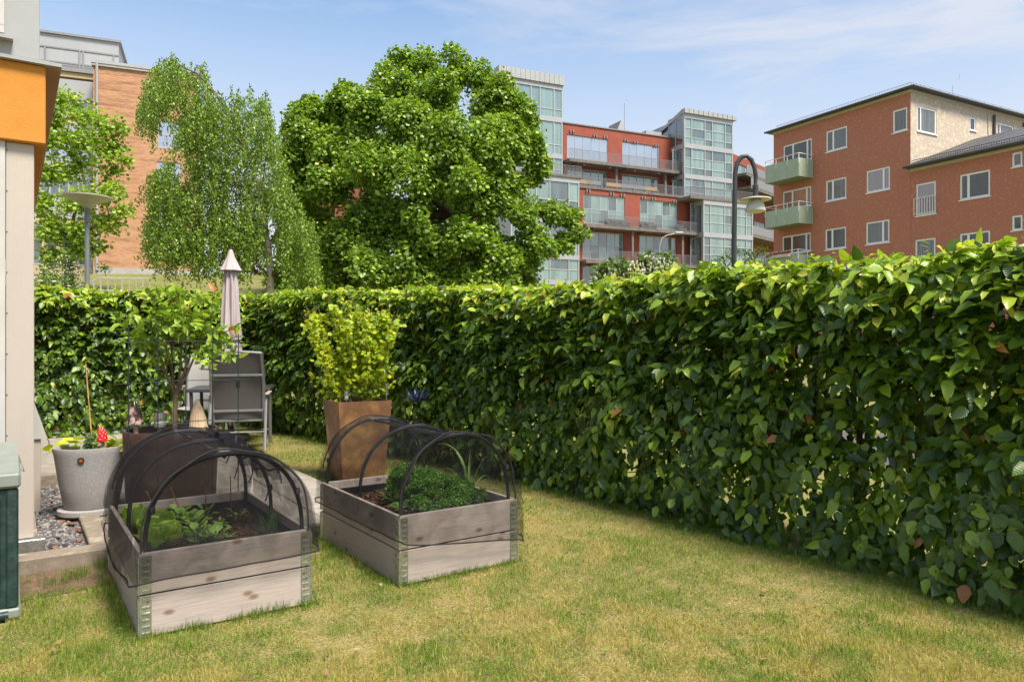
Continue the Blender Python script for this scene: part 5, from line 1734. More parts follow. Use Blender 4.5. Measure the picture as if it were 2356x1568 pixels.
M['pane_dim'] = glass_mat('dim_green_pane', (.10, .14, .125), (.05, .07, .065), scale=.6, stretch=(2, 2, .3))
M['steelgrey'] = mat('light_steel', (.42, .42, .42), (.37, .37, .37), scale=2, rough=.45, metal=.2)
M['mullion'] = mat('pale_mullion', (.48, .51, .49), rough=.4)
M['concrete'] = mat('dark_concrete', (.20, .17, .15), (.13, .11, .10), scale=2, rough=.9)
M['railgrey'] = mat('rail_grey', (.30, .29, .29), rough=.5, metal=.4)
M['balc_green'] = mat('sage_green_panel', (.38, .45, .33), (.34, .41, .30), scale=2, rough=.6)
M['balc_green_edge'] = mat('sage_green_edge', (.28, .33, .24), rough=.6)
M['grey_metal'] = mat('pale_metal_cladding', (.40, .40, .395), (.36, .36, .355), scale=1, rough=.5, metal=.15)
M['base_con'] = mat('pale_concrete_base', (.42, .40, .37), (.34, .32, .29), scale=2, rough=.9)
M['beige'] = mat('beige_wall', (.55, .42, .24), rough=.8)

def wall_mesh(u0, u1, z0, z1, holes, y=0.0, depth=.18, back=True):
    """wall face in local x/z with real openings and reveals"""
    if u0 > u1: u0, u1 = u1, u0
    us = sorted({u0, u1, *[h[0] for h in holes if u0 < h[0] < u1], *[h[1] for h in holes if u0 < h[1] < u1]})
    zs = sorted({z0, z1, *[h[2] for h in holes if z0 < h[2] < z1], *[h[3] for h in holes if z0 < h[3] < z1]})
    m = MB()
    for a, b in zip(us[:-1], us[1:]):
        for c, d in zip(zs[:-1], zs[1:]):
            uc, zc = (a + b) / 2, (c + d) / 2
            if any(h[0] < uc < h[1] and h[2] < zc < h[3] for h in holes): continue
            m.quad((a, y, c), (b, y, c), (b, y, d), (a, y, d))
    for h in holes:
        a, b, c, d = max(h[0], u0), min(h[1], u1), max(h[2], z0), min(h[3], z1)
        yi = y + depth
        m.quad((a, y, c), (a, yi, c), (a, yi, d), (a, y, d)); m.quad((b, yi, c), (b, y, c), (b, y, d), (b, yi, d))
        m.quad((a, y, c), (b, y, c), (b, yi, c), (a, yi, c)); m.quad((a, yi, d), (b, yi, d), (b, y, d), (a, y, d))
    return m

def window(parent, u0, u1, z0, z1, y, cols, rows=(), fw=.07, fm=None, pm=None, sill=True, name='window', mull=None, depth=.06):
    """frame is the part; every pane (and the sill) is a sub-part"""
    if u0 > u1: u0, u1 = u1, u0
    fm = fm or M['winwhite']; mull = mull or fw
    m = MB()
    m.box(u0, y, z0, u0 + fw, y + depth, z1).box(u1 - fw, y, z0, u1, y + depth, z1).box(u0 + fw, y, z0, u1 - fw, y + depth, z0 + fw).box(u0 + fw, y, z1 - fw, u1 - fw, y + depth, z1)
    cu = [u0 + fw] + [u0 + (u1 - u0) * c for c in cols] + [u1 - fw]
    cz = [z0 + fw] + [z0 + (z1 - z0) * r for r in rows] + [z1 - fw]
    for c in cu[1:-1]: m.box(c - mull / 2, y + .004, z0 + fw, c + mull / 2, y + depth, z1 - fw)
    for r in cz[1:-1]:
        m.box(u0 + fw, y + .008, r - mull / 2, u1 - fw, y + depth, r + mull / 2)
    f = m.build(name, fm, parent)
    k = 0
    for a, b in zip(cu[:-1], cu[1:]):
        for c, d in zip(cz[:-1], cz[1:]):
            p = pm[k % len(pm)] if isinstance(pm, (list, tuple)) else (pm or M['pane']); k += 1
            MB().box(a - .01, y + depth * .55, c - .01, b + .01, y + depth * .8, d + .01).build('pane', p, f)
    if sill:
        MB().box(u0 - .05, y - .07, z0 - .05, u1 + .05, y + .02, z0 - .002).build('sill', fm, f)
    return f

def railing(parent, a, b, h, step=.12, name='railing', m_=None, r=.008, top=.02):
    a, b = Vector(a), Vector(b); m = MB(); L = (b - a).length; n = max(2, int(L / step))
    for k in range(n + 1):
        p = a.lerp(b, k / n); m.beam(p, p + Vector((0, 0, h)), r * 2)
    m.beam(a + Vector((0, 0, h)), b + Vector((0, 0, h)), top * 2, top); m.beam(a + Vector((0, 0, .08)), b + Vector((0, 0, .08)), top, top)
    return m.build(name, m_ or M['railgrey'], parent)

# ---------------------------------------------------------------- terracotta apartment block on the right
z4 = lambda x, y: (1633.6 + x * .3241, 145.2 + y * .3241)
WR = Wall(2095, 37.5, (-.54, 1))
apt = root('apartment_block', 'terracotta rendered apartment block with pale green balconies and a cream end wall', 'building', matrix=WR.matrix())
def rect(W, x0, y0, x1, y1b, v=0.0):
    """left px, top at left, right px, bottom at left -> u0,u1,z0,z1"""
    a = W.uz(*z4(x0, y0), v); b = W.uz(*z4(x1, y0), v); c = W.uz(*z4(x0, y1b), v)
    return min(a[0], b[0]), max(a[0], b[0]), c[1], a[1]
uL = WR.u_at(1780)
zT = WR.uz(2095, 212)[1]
zE = WR.uz(*z4(1432, 772))[1]
rows_ = []
mainw = [((824, 487, 972, 636), (.67,), 'pane_curtain'), ((1297, 340, 1400, 500), (), 'pane_curtain'),
         ((822, 838, 967, 985), (.67,), 'pane_curtain'), ((1110, 768, 1277, 925), (.28,), 'pane_brown'),
         ((818, 1182, 965, 1328), (.67,), 'pane'), ((1107, 1133, 1273, 1290), (.28,), 'pane_curtain'),
         ((520, 590, 722, 735), (.12 + .04, .66), 'pane'), ((516, 915, 718, 1050), (.16, .66), 'pane_brown'), ((512, 1232, 714, 1360), (.16, .66), 'pane')]
wingw = [((1462, 862, 1603, 1088), (), 'pane_brown'), ((1773, 795, 1988, 975), (.72,), 'pane'), ((2143, 640, 2217, 742), (), 'pane_curtain'),
         ((1456, 1255, 1600, 1400), (), 'pane_curtain'), ((1773, 1212, 1988, 1390), (.72,), 'pane'), ((2143, 1085, 2218, 1190), (), 'pane')]
H1 = [rect(WR, *w[0]) for w in mainw]; H2 = [rect(WR, *w[0]) for w in wingw]
ZB = .5
dp = Vector((0, 0, 0))
wall_mesh(.002, uL, ZB, zT, H1).build('wall', M['render_red'], apt)
wall_mesh(-12, -.002, ZB, zE, H2).build('wall', M['render_red'], apt)
for hset, ws in ((H1, mainw), (H2, wingw)):
    for h, w in zip(hset, ws):
        window(apt, *h[:2], h[2], h[3], .03, w[1], fw=.085, pm=M[w[2]], mull=.11)
# joint strip, then unseen inner boxes added so no light leaks through
MB().box(-.02, -.012, ZB, .012, -.001, zE).build('joint_strip', M['render_red'], apt)
MB().box(.3, .32, ZB, uL - .02, 11.9, zT - .06).build('inner_light_block', M['roofgrey'], apt)
MB().box(-12, .32, ZB, -.05, 9.9, zE - .1).build('inner_light_block', M['roofgrey'], apt)
MB().quad((uL, 0, ZB), (uL, 12, ZB), (uL, 12, zT), (uL, 0, zT)).build('side_wall', M['render_red'], apt)
# cream end wall: local plane x = 0
WC = Wall(2095, 37.5, (1, .54))
H3 = []
for (x0, y0, x1, yb, cols) in ((1472, 300, 1607, 482, (.2,)), (1847, 380, 1888, 476, ()), (2040, 420, 2155, 560, (.2,))):
    a = WC.uz(*z4(x0, y0)); b = WC.uz(*z4(x1, y0)); c = WC.uz(*z4(x0, yb)); H3.append((a[0], b[0], c[1], a[1], cols))
m = wall_mesh(0.0, 14, zE - 1.2, zT, [h[:4] for h in H3], 0, -.18)
RZ = Matrix.Rotation(math.pi / 2, 4, 'Z')        # turns local facade axes onto the end wall
ew = m.build('end_wall', M['render_cream'], apt); ew.matrix_local = RZ
for h in H3:
    f = window(apt, h[0], h[1], h[2], h[3], -.09, h[4], fw=.08, pm=M['pane_curtain'] if h[4] else M['pane'], sill=False)
    MB().box(h[0] - .05, -.02, h[2] - .05, h[1] + .05, .06, h[2] - .002).build('sill', M['winwhite'], f)
    f.matrix_local = RZ
pm_ = []
for (x, nm) in ((2008, 'downpipe'), (2222, 'downpipe')):
    s, _ = WC.uz(*z4(x, 330)); MB().tube([(-.09, s, zT - .1), (-.09, s, zE + .8)], .07, 8).build(nm, M['roofdark'], apt, True)
s, _ = WC.uz(*z4(1971, 330)); MB().tube([(-.04, s, zT - .1), (-.04, s, zE + .8)], .025, 6).build('downpipe', M['cornice'], apt, True)
# cornice and main roof
MB().box(-.06, -.06, zT + .002, uL + .06, -.0, zT + .14).build('cornice', M['cornice'], apt)
MB().box(-.06, 0.0, zT + .002, 0, 14, zT + .14).build('cornice', M['cornice'], apt)
MB().box(-.38, -.38, zT + .142, uL + .38, 14, zT + .22).build('eave', M['roofdark'], apt)
rf = MB(); e0 = (-.34, -.34); 
xr0, xr1, yr = 3.2, uL - 3.2, 6.5
zz = zT + .222; zr = zT + 1.25
c00, c10, c11, c01 = (-.34, -.34, zz), (uL + .34, -.34, zz), (uL + .34, 14, zz), (-.34, 14, zz)
rf.quad(c10, c00, (xr0, yr, zr), (xr1, yr, zr)).quad(c00, c01, (xr0, yr + 2, zr), (xr0, yr, zr)).quad(c11, c10, (xr1, yr, zr), (xr1, yr + 2, zr))
rf.build('roof', M['roofdark'], apt)
MB().tube([(-.36, -.40, zT + .16), (uL + .36, -.40, zT + .16)], .06, 8).build('gutter', M['roofdark'], apt, True)
MB().tube([(-.40, -.38, zT + .16), (-.40, 14, zT + .16)], .06, 8).build('gutter', M['roofdark'], apt, True)
railing(apt, (-.1, -.12, zT + .24), (uL - .3, -.12, zT + .24), .22, .11, 'snow_guard', M['steelgrey'], .006, .012)
railing(apt, (-.1, -.1, zT + .24), (-.1, 13, zT + .24), .22, .8, 'snow_guard', M['steelgrey'], .012, .012)
# roof aerial, bent
q = WC.uz(*z4(1800, 205)); 
MB().tube([(.6, q[0], zT + .3), (.6, q[0] + .0, zT + 1.3), (.6, q[0] + .35, zT + 1.75), (.6, q[0] + .8, zT + 1.95)], .014, 5).tube([(.6, q[0] + .6, zT + 1.75), (.6, q[0] + .7, zT + 2.1)], .012, 5).build('aerial', M['steelgrey'], apt)
# wing roof
sR, zRr = WC.uz(*z4(1868, 540))
zEa = zE + .28
wr = MB()
wr.quad((-.01, -.42, zEa), (-12, -.42, zEa), (-12, sR, zRr), (-.01, sR, zRr)).quad((-12, sR, zRr), (-12, 2 * sR + .4, zEa), (-.01, 2 * sR + .4, zEa), (-.01, sR, zRr))
wr.build('wing_roof', M['roofgrey'], apt)
MB().box(-12, -.06, zE + .002, -.01, 0, zE + .14).build('cornice', M['cornice'], apt)
MB().box(-12, -.42, zE + .142, .04, 0.0, zE + .25).build('eave', M['roofdark'], apt)
MB().tube([(.10, -.46, zE + .20), (-12, -.46, zE + .20)], .075, 8).build('gutter', M['roofdark'], apt, True)
railing(apt, (-.2, -.2, zEa + .04), (-12, -.2, zEa + .04), .2, .11, 'snow_guard', M['roofgrey'], .006, .02)
for k in range(14):                              # standing seams of the wing roof
    x = -.5 - .8 * k
    MB().beam((x, -.40, zEa + .012), (x, sR, zRr + .012), .02, .015).build('roof_seam', M['roofdark'], apt)
# balconies
for k, (tc, bc_) in enumerate((((630, 668), (630, 797)), ((630, 1010), (630, 1130)), ((625, 1352), (625, 1470)))):
    px0 = z4(733, 0)[0]; uw = WR.u_at(px0); cpx, cpy = z4(*tc)
    lo, hi = .2, 3.0
    for _ in range(40):
        mid = (lo + hi) / 2
        if WR.u_at(cpx, mid) > uw: lo = mid        # further out means smaller u at the same picture column
        else: hi = mid
    v = 1.25 if not (.5 < lo < 2.6) else lo
    ztop = WR.uz(cpx, cpy, v)[1]; zbot = WR.uz(*z4(*bc_), v)[1]
    uend = WR.u_at(z4(392, 0)[0], v)
    bal = MB().box(uw, -v + .02, zbot + .0, uend, -.002, zbot + .16).build('balcony', M['balc_green_edge'], apt)
    nP = 3
    for j in range(nP):
        a, b = uw + (uend - uw) * j / nP, uw + (uend - uw) * (j + 1) / nP
        MB().box(a + .008, -v - .005, zbot - .02, b - .008, -v + .018, ztop).build('front_panel', M['balc_green'], bal)
    for j in range(2):
        a, b = -v + .022 + (v - .03) * j / 2, -v + .018 + (v - .03) * (j + 1) / 2
        for uu in (uw, uend):
            MB().box(uu - .012, a, zbot - .02, uu + .012, b - .006, ztop).build('side_panel', M['balc_green'], bal)
    r = MB()
    for (a, b) in (((uw, -v), (uend, -v)), ((uw, -v), (uw, -.01)), ((uend, -v), (uend, -.01))):
        r.beam((*a, ztop + .26), (*b, ztop + .26), .05, .03)
    for uu in np.linspace(uw, uend, 4): r.beam((uu, -v, ztop - .3), (uu, -v, ztop + .26), .03)
    r.beam((uw, -.5, ztop - .3), (uw, -.5, ztop + .26), .03)
    r.build('handrail', M['winwhite'], bal)
    if k == 2:
        MB().box(uw + .5, -v - .22, ztop - .12, uw + 1.9, -v - .03, ztop + .06).build('flower_box', M['cornice'], bal)
        fl = MB(); gl = MB()
        for j in range(60):
            p = (uw + .5 + 1.4 * random.random(), -v - .12 + random.uniform(-.09, .09), ztop + .07 + random.random() * .16)
            (fl if random.random() < .55 else gl).ball(p, .045, 3, 5)
        M['geranium'] = mat('red_geranium', (.5, .02, .03), rough=.6); M['gleaf'] = mat('geranium_leaf', (.06, .13, .03), rough=.6)
        fl.build('geraniums', M['geranium'], bal)['kind'] = 'stuff'; gl.build('geranium_leaves', M['gleaf'], bal)['kind'] = 'stuff'
# french balcony rail on the wing
h = H2[0]
zr0 = h[2] + .02; zr1 = WR.uz(*z4(1462, 960), .12)[1]
rr = railing(apt, (h[0] - .03, -.12, zr0), (h[1] + .03, -.12, zr0), zr1 - zr0, .13, 'window_railing', M['winwhite'], .012, .02)

# ---------------------------------------------------------------- red and glass office building
z3 = lambda x, y: (1132.9 + x * .3242, 145.2 + y * .3242)
WO = Wall(1295, 85, (2.18, 1))
off = root('office_building', 'stepped red office building with glazed stair towers and balcony terraces', 'building', matrix=WO.matrix())
def zz_(x, y, v=0.0): return WO.uz(*z3(x, y), v)[1]
def uu_(x, v=0.0): return WO.u_at(z3(x, 0)[0], v)
zroof = zz_(500, 425); uA, uB = uu_(500), uu_(1290)
wz1, wz0 = zz_(530, 503), zz_(500, 672)
zterr = zz_(620, 885, 4.0)
w2t = zz_(640, 752)
holes = []
wins = []
pk = [M['pane_sky']]
for (a, b) in ((530, 820), (922, 1188)): wins.append((uu_(a), uu_(b), wz0 + .05, wz1, pk))
for (a, b) in ((530, 812), (920, 1182)): wins.append((uu_(a), uu_(b), zterr + .25, w2t, [M['pane_dim'], M['pane_green']]))
holes = [w[:4] for w in wins]
wall_mesh(uA, uB, zterr - .5, zroof, holes, 0, .25).build('upper_wall', M['office_red'], off)
for w in wins:
    window(off, *w[:4], .10, (.2, .4, .6, .8), (.5,) if w[4] is not pk else (), fw=.10, mull=.08, fm=M['steelgrey'], pm=w[4], sill=False)
def bulbs(u, z, v, dst):
    for du in (-.18, .18):
        dst.box(u + du - .06, -v - .22, z, u + du + .06, -v - .01, z + .32)
vent = MB()
for (x, y) in ((560, 487), (724, 517), (798, 528), (943, 552), (1013, 566), (1162, 591)): bulbs(uu_(x), zz_(x, y + 8), 0, vent)
VB = 4.0
for (x, y) in ((675, 908), (843, 930), (918, 938), (1067, 956), (1138, 966), (1290, 986)): bulbs(uu_(x, VB), zz_(x, y + 8, VB), VB, vent)
vent.build('wall_vent', M['railgrey'], off)['kind'] = 'stuff'
MB().box(uA, -.12, zroof + .002, uB, 14, zroof + .14).build('roof_edge', M['railgrey'], off)
MB().box(uA + .3, .3, zterr - 8, uB + 2, 14, zroof).build('core', M['office_red'], off)
# lower block
u2A, u2B = uu_(620, VB), uu_(1402, VB)
zb1t, zb1b = zz_(648, 925, VB), zz_(648, 1135, VB)
zs2 = zz_(660, 1140, VB + 1.6)
zb2t, zb2b = zz_(640, 1190, VB), zz_(640, 1388, VB)
zb3t = zz_(640, 1432, VB)
wins = []
for (a, b) in ((648, 940), (1048, 1315)): wins.append((uu_(a, VB), uu_(b, VB), zb1b, zb1t, [M['pane_green'], M['pane_dim'], M['pane_green']]))
for (a, b) in ((640, 930), (1043, 1305)): wins.append((uu_(a, VB), uu_(b, VB), zb2b, zb2t, [M['pane_green'], M['pane_green'], M['pane_dim']]))
for (a, b) in ((640, 930), (1043, 1305)): wins.append((uu_(a, VB), uu_(b, VB), zb3t - 3.4, zb3t, [M['pane_dim']]))
wall_mesh(u2A, u2B, 2, zterr, [w[:4] for w in wins], -VB, .25).build('lower_wall', M['office_red'], off)
for w in wins:
    window(off, *w[:4], -VB + .10, (.2, .4, .6, .8), (.5,), fw=.12, mull=.08, fm=M['steelgrey'], pm=w[4], sill=False)
MB().box(u2A, -VB + .35, 2, u2B, -.05, zterr - .02).build('core', M['office_red'], off)
MB().box(u2A - .1, -VB - .12, zterr + .002, u2B + .4, -.01, zterr + .22).build('terrace_slab', M['concrete'], off)
# balcony slabs
zs1 = zz_(497, 668, 1.9)
def slab(u0, u1, y0, v, ztop, th=.32):
    s = MB().box(u0, -v, ztop - th, u1, y0, ztop).build('balcony_slab', M['concrete'], off)
    railing(s, (u0, -v + .05, ztop), (u1, -v + .05, ztop), 1.15, .16, 'railing', M['railgrey'], .016, .03)
    m = MB()
    for k in range(3):
        u = u0 + (u1 - u0) * (.08 + .42 * k); m.box(u - .1, -v + .2, ztop - th - .16, u + .1, y0 + .0, ztop - th - .002)
    m.build('slab_beam', M['concrete'], s)
    for k in range(4):
        u = u0 + (u1 - u0) * (.15 + .22 * k); MB().lathe([(.14, -.1), (.14, 0)], 10, (u, -v * .6, ztop - th - .002), cap0=True).build('ceiling_lamp', M['cornice'], s)
slab(uA - .2, uu_(1352, 1.9), -.01, 1.9, zs1)
slab(u2A - .1, uu_(1482, VB + 1.6), -VB - .01, VB + 1.6, zs2)
slab(u2A - .1, uu_(1482, VB + 1.6), -VB - .01, VB + 1.6, zz_(615, 1392, VB + 1.6))
railing(off, (u2A - .1, -VB - .05, zterr + .2), (u2B + .3, -VB - .05, zterr + .2), 1.1, .16, 'terrace_railing', M['railgrey'], .016, .03)
for x in (873, 1220): MB().box(uu_(x, 1) - .15, -1.3, zterr + .22, uu_(x, 1) + .15, -1.0, zs1 - .33).build('column', M['concrete'], off)
for x in (990, 1345): MB().box(uu_(x, VB + 1) - .13, -VB - 1.2, zb2b - .1, uu_(x, VB + 1) + .13, -VB - .95, zs2 - .33).build('column', M['concrete'], off)
# glass towers
def tower(u0, u1, v, levels, cols, subs, side=None, sidecols=2, pm=None, name='glass_tower'):
    """levels: z values of the bands from bottom to top"""
    if u0 > u1: u0, u1 = u1, u0
    T = MB().box(u0 + .25, -v + .25, levels[0], u1 - .25, 8, levels[-1] - .05).build(name, M['pane_dim'], off)
    f = MB()
    for z in levels: f.box(u0, -v - .06, z - .28, u1, -v + .2, z + .28)
    for c in [0] + list(cols) + [1]:
        u = u0 + (u1 - u0) * c; w = .12 if 0 < c < 1 else .16
        uu0 = min(max(u - w / 2, u0), u1 - w)
        for a, b in zip(levels[:-1], levels[1:]): f.box(uu0, -v - .03, a + .28, uu0 + w, -v + .2, b - .28)
    if side:
        us = u0 if side < 0 else u1
        for z in levels: f.box(us - .0, -v + .2, z - .28, us + .16, side_depth, z + .28)
        for k in range(sidecols + 1):
            yv = -v + .2 + (side_depth + v - .3) * k / sidecols
            for a, b in zip(levels[:-1], levels[1:]): f.box(us, yv, a + .28, us + .14, yv + .12, b - .28)
    f.build('frame', M['steelgrey'], T)
    cc_ = [0] + list(cols) + [1]
    for (a, b) in zip(levels[:-1], levels[1:]):
        for i, (c, d) in enumerate(zip(cc_[:-1], cc_[1:])):
            ua, ub = u0 + (u1 - u0) * c + .06, u0 + (u1 - u0) * d - .06
            zs = [a + .28] + [a + .28 + (b - a - .56) * s for s in (subs if (b - a) > 2 else ())] + [b - .28]
            for q0, q1 in zip(zs[:-1], zs[1:]):
                MB().box(ua, -v + .06, q0 + .03, ub, -v + .09, q1 - .03).build('pane', (pm or [M['pane_green']])[random.randrange(len(pm or [1]))], T)
        if side:
            us = u0 if side < 0 else u1
            for k in range(sidecols):
                ya = -v + .32 + (side_depth + v - .3) * k / sidecols; yb = -v + .2 + (side_depth + v - .3) * (k + 1) / sidecols
                MB().box(us + .05, ya, a + .3, us + .08, yb, b - .3).build('pane', M['pane_dim'] if random.random() < .6 else M['pane_green'], T)
    for (a, b) in zip(levels[:-1], levels[1:]):
        for s in (subs if (b - a) > 2 else ()):
            q = a + .28 + (b - a - .56) * s
            MB().box(u0 + .1, -v + .0, q - .035, u1 - .1, -v + .1, q + .035).build('transom', M['mullion'], T)
    return T
GP = [M['pane_green'], M['pane_green'], M['pane_green'], M['pane_dim']]
side_depth = 0.0
v1 = 1.0
lv = [zz_(495, y, v1) for y in (810, 665, 408, 178)]
tower(uu_(40, v1), uu_(498, v1), v1, lv, (.25, .5, .64, .86), (.28,), pm=[M['pane_green']])
MB().box(uu_(40, v1), -v1 - .25, lv[-1] + .25, uu_(505, v1), 6, lv[-1] + 1.35).build('parapet', M['grey_metal'], off)
seam = MB()
for x in range(60, 500, 34): seam.box(uu_(x, v1) - .03, -v1 - .29, lv[-1] + .25, uu_(x, v1) + .03, -v1 - .251, lv[-1] + 1.35)
seam.build('parapet_seam', M['steelgrey'], off)['kind'] = 'stuff'
v2 = 4.7
lv = [zz_(612, y, v2) for y in (1760, 1560, 1380, 1130, 838)]
tower(uu_(130, v2), uu_(617, v2), v2, lv, (.18, .36, .56, .84), (.5,), pm=[M['pane_green'], M['pane_green'], M['pane_dim']])
MB().box(uu_(110, v2), -v2 - .2, lv[-1] + .28, uu_(630, v2), -1, lv[-1] + .5).build('terrace_slab', M['concrete'], off)
railing(off, (uu_(400, v2), -v2 - .1, lv[-1] + .5), (uu_(628, v2), -v2 - .1, lv[-1] + .5), 1.1, .16, 'terrace_railing', M['railgrey'], .016, .03)
v3 = 2.6
lv = [zz_(1365, y, v3) for y in (965, 800, 583, 372)]
side_depth = 0.6
uT0, uT1 = uu_(1360, v3), uu_(1705, v3)
tower(uT0, uT1, v3, lv, (.15, .42, .57, .84), (.25, .62), side=-1, pm=[M['pane_green'], M['pane_green'], M['pane_dim']])
zp = lv[-1] + .28; zq = zz_(1370, 325, v3)
pr_ = MB().box(uT0 - .1, -v3 - .3, zp, uT1 + .4, -v3 + .3, zq).build('parapet', M['grey_metal'], off)
for x in range(1385, 1715, 34): MB().box(uu_(x, v3) - .03, -v3 - .34, zp, uu_(x, v3) + .03, -v3 - .301, zq).build('parapet_seam', M['railgrey'], pr_)
MB().poly([(uT0 - .08, -v3 + .31, zp), (uT0 - .08, -v3 + .31, zq), (uT0 - .08, 9, zroof - .5), (uT0 - .08, 9, zp - 3)]).poly([(uT0 - .08, -v3 + .31, zq), (uT1, -v3 + .31, zq), (uT1, 9, zroof - .5), (uT0 - .08, 9, zroof - .5)]).build('sloping_roof', M['grey_metal'], off)
v4 = 6.4
lv = [zz_(1500, y, v4) for y in (1640, 1440, 1215, 985)]
side_depth = -VB + .1
tower(uu_(1496, v4), uu_(1848, v4), v4, lv, (.14, .42, .57, .86), (.35, .68), side=-1, pm=GP)
MB().box(uu_(1400, v4) , -v4 - .15, lv[-1] + .28, uu_(1852, v4), -.5, lv[-1] + .6).build('terrace_slab', M['concrete'], off)
railing(off, (uu_(1405, v4), -v4, lv[-1] + .6), (uu_(1850, v4), -v4, lv[-1] + .6), 1.1, .16, 'terrace_railing', M['railgrey'], .016, .03)
# stair side glazing between the wall and the towers
for (x0, x1, yt, yb, v) in ((1278, 1350, 610, 780, 1.2), (1278, 1350, 830, 945, 1.2), (1405, 1488, 990, 1195, VB + .8), (1405, 1488, 1240, 1430, VB + .8)):
    window(off, uu_(x0, v), uu_(x1, v), zz_(x0, yb, v), zz_(x0, yt, v), -v, (.35, .62), (.55,), fw=.14, mull=.1, fm=M['steelgrey'], pm=[M['pane_dim']], sill=False, name='stair_glazing')
# rooftop bits
q = uu_(1010); MB().poly([(q - 1, 3, zroof + .14), (q + 1.6, 3, zroof + .14), (q, 3, zroof + 2.4)]).poly([(q + 1.6, 3, zroof + .14), (q + 1.6, 6, zroof + .14), (q, 6, zroof + 2.4), (q, 3, zroof + 2.4)]).build('rooflight', M['grey_metal'], off)
MB().box(uu_(1060), 3.2, zroof + .14, uu_(1210), 6, zroof + 1.35).box(uu_(1125), 1, zroof + .14, uu_(1235), 3, zroof + .9).build('roof_plant', M['grey_metal'], off)
MB().tube([(q + .5, 3, zroof), (q + .5, 3, zroof + 4.6)], .03, 5).build('mast', M['railgrey'], off)
# the wing that curves away on the right
WO2 = Wall(1687, 96, (.9, 1))
offr = root('office_wing', 'red office wing with dark balcony fronts behind the curved lamp', 'building', matrix=WO2.matrix())
R2 = lambda x, y, v=0: WO2.uz(*z3(x, y), v)
ua, ub = R2(1700, 0)[0], R2(2100, 0)[0]
zt = R2(1714, 645)[1]
zl = [R2(1714, y)[1] for y in (700, 800, 905, 1065, 1190, 1300, 1400)]
hs = []
for (za, zb) in ((zl[1] + .1, zl[0]), (zl[4] + .3, zl[3] - .2), (zl[6], zl[5] - .2)):
    for (x0, x1) in ((1718, 1826), (1860, 1940), (1965, 2060)):
        hs.append((R2(x0, 0)[0], R2(x1, 0)[0], za, zb))
wall_mesh(ua, ub, 2, zt, hs, 0, .25).build('wall', M['office_red'], offr)
for h in hs: window(offr, *h, .1, (.25, .5, .75), (), fw=.12, mull=.1, fm=M['steelgrey'], pm=[M['pane_dim'], M['pane_green']], sill=False)
MB().box(ua, .3, 2, ub, 10, zt).build('core', M['office_red'], offr)
for (z, v) in ((zl[1] + .05, 2.0), (zl[2] + .2, 2.6), (zl[4] - .6, 2.4)):
    s = MB().box(ua, -v, z - .35, ub, -.01, z).build('balcony_slab', M['concrete'], offr)
    MB().box(ua, -v - .02, z + .02, ub, -v + .03, z + 1.1).build('balcony_front', M['railgrey'], s)
# distant red gables that look over the big tree
gb = root('red_gable_house', 'distant red walled building showing above the left of the big tree', 'building', (P(745, 784, 110).x, 110, 0))
g0 = Vector(gb.location)
gt = lambda x, y: P(x, y, 110) - g0
m = MB()
for pts in (((676, 262), (697, 224), (718, 226), (760, 262)), ((770, 262), (772, 203), (786, 191), (818, 196), (818, 262))):
    f = [gt(*p) for p in pts]; bk = [p + Vector((0, 9, 0)) for p in f]
    f2 = [Vector((f[0].x, 0, -2)), *f, Vector((f[-1].x, 0, -2))]; b2 = [p + Vector((0, 9, 0)) for p in f2]
    m.poly(f2)
    for i in range(len(f2) - 1): m.quad(f2[i], f2[i + 1], b2[i + 1], b2[i])
m.build('wall', M['office_red'], gb)
for (a, b) in (((676, 262), (697, 224)), ((697, 224), (718, 226)), ((772, 203), (786, 191)), ((786, 191), (818, 196))): MB().beam(gt(*a) + Vector((0, -.1, .1)), gt(*b) + Vector((0, -.1, .1)), .3, .25).build('roof_edge', M['roofdark'], gb)

# furniture on the office terraces
M['timber'] = mat('pale_timber', (.42, .28, .14), rough=.7)
def picnic(x, y, v, dark, lb):
    u = uu_(x, v + 0.0); z = zz_(x, y, v)
    p = WO.o + WO.u * u + WO.n * v; ang = math.atan2(WO.u.y, WO.u.x)
    rt = root('terrace_bench', lb, 'bench', (p.x, p.y, z), ang, 'benches on the office terraces')
    mm = M['railgrey'] if dark else M['timber']
    MB().box(-.9, -.3, .42, .9, .1, .47).build('seat', mm, rt)
    MB().box(-.9, .12, .5, .9, .17, .95).build('backrest', mm, rt)
    for s in (-.8, .8): MB().box(s - .04, -.28, 0, s + .04, .12, .42).build('leg', M['railgrey'], rt)
    return rt
zt_ = zterr + .22
for (x, y, v, d, lb) in ((650, 866, 3.2, 0, 'pale timber bench at the left end of the upper terrace'), (725, 872, 3.2, 1, 'dark bench left of the timber one on the upper terrace'), (860, 885, 3.2, 0, 'pale timber bench in the middle of the upper terrace'),
                         (955, 898, 3.2, 1, 'dark bench in the middle of the upper terrace'), (1040, 908, 3.2, 1, 'dark bench right of the middle on the upper terrace'), (1130, 918, 3.2, 0, 'pale timber bench at the right of the upper terrace')):
    u = uu_(x, v); p = WO.o + WO.u * u + WO.n * v
    picnic(x, y, v, d, lb).location.z = zt_
M['sofagrey'] = mat('grey_lounge', (.13, .12, .12), rough=.8)
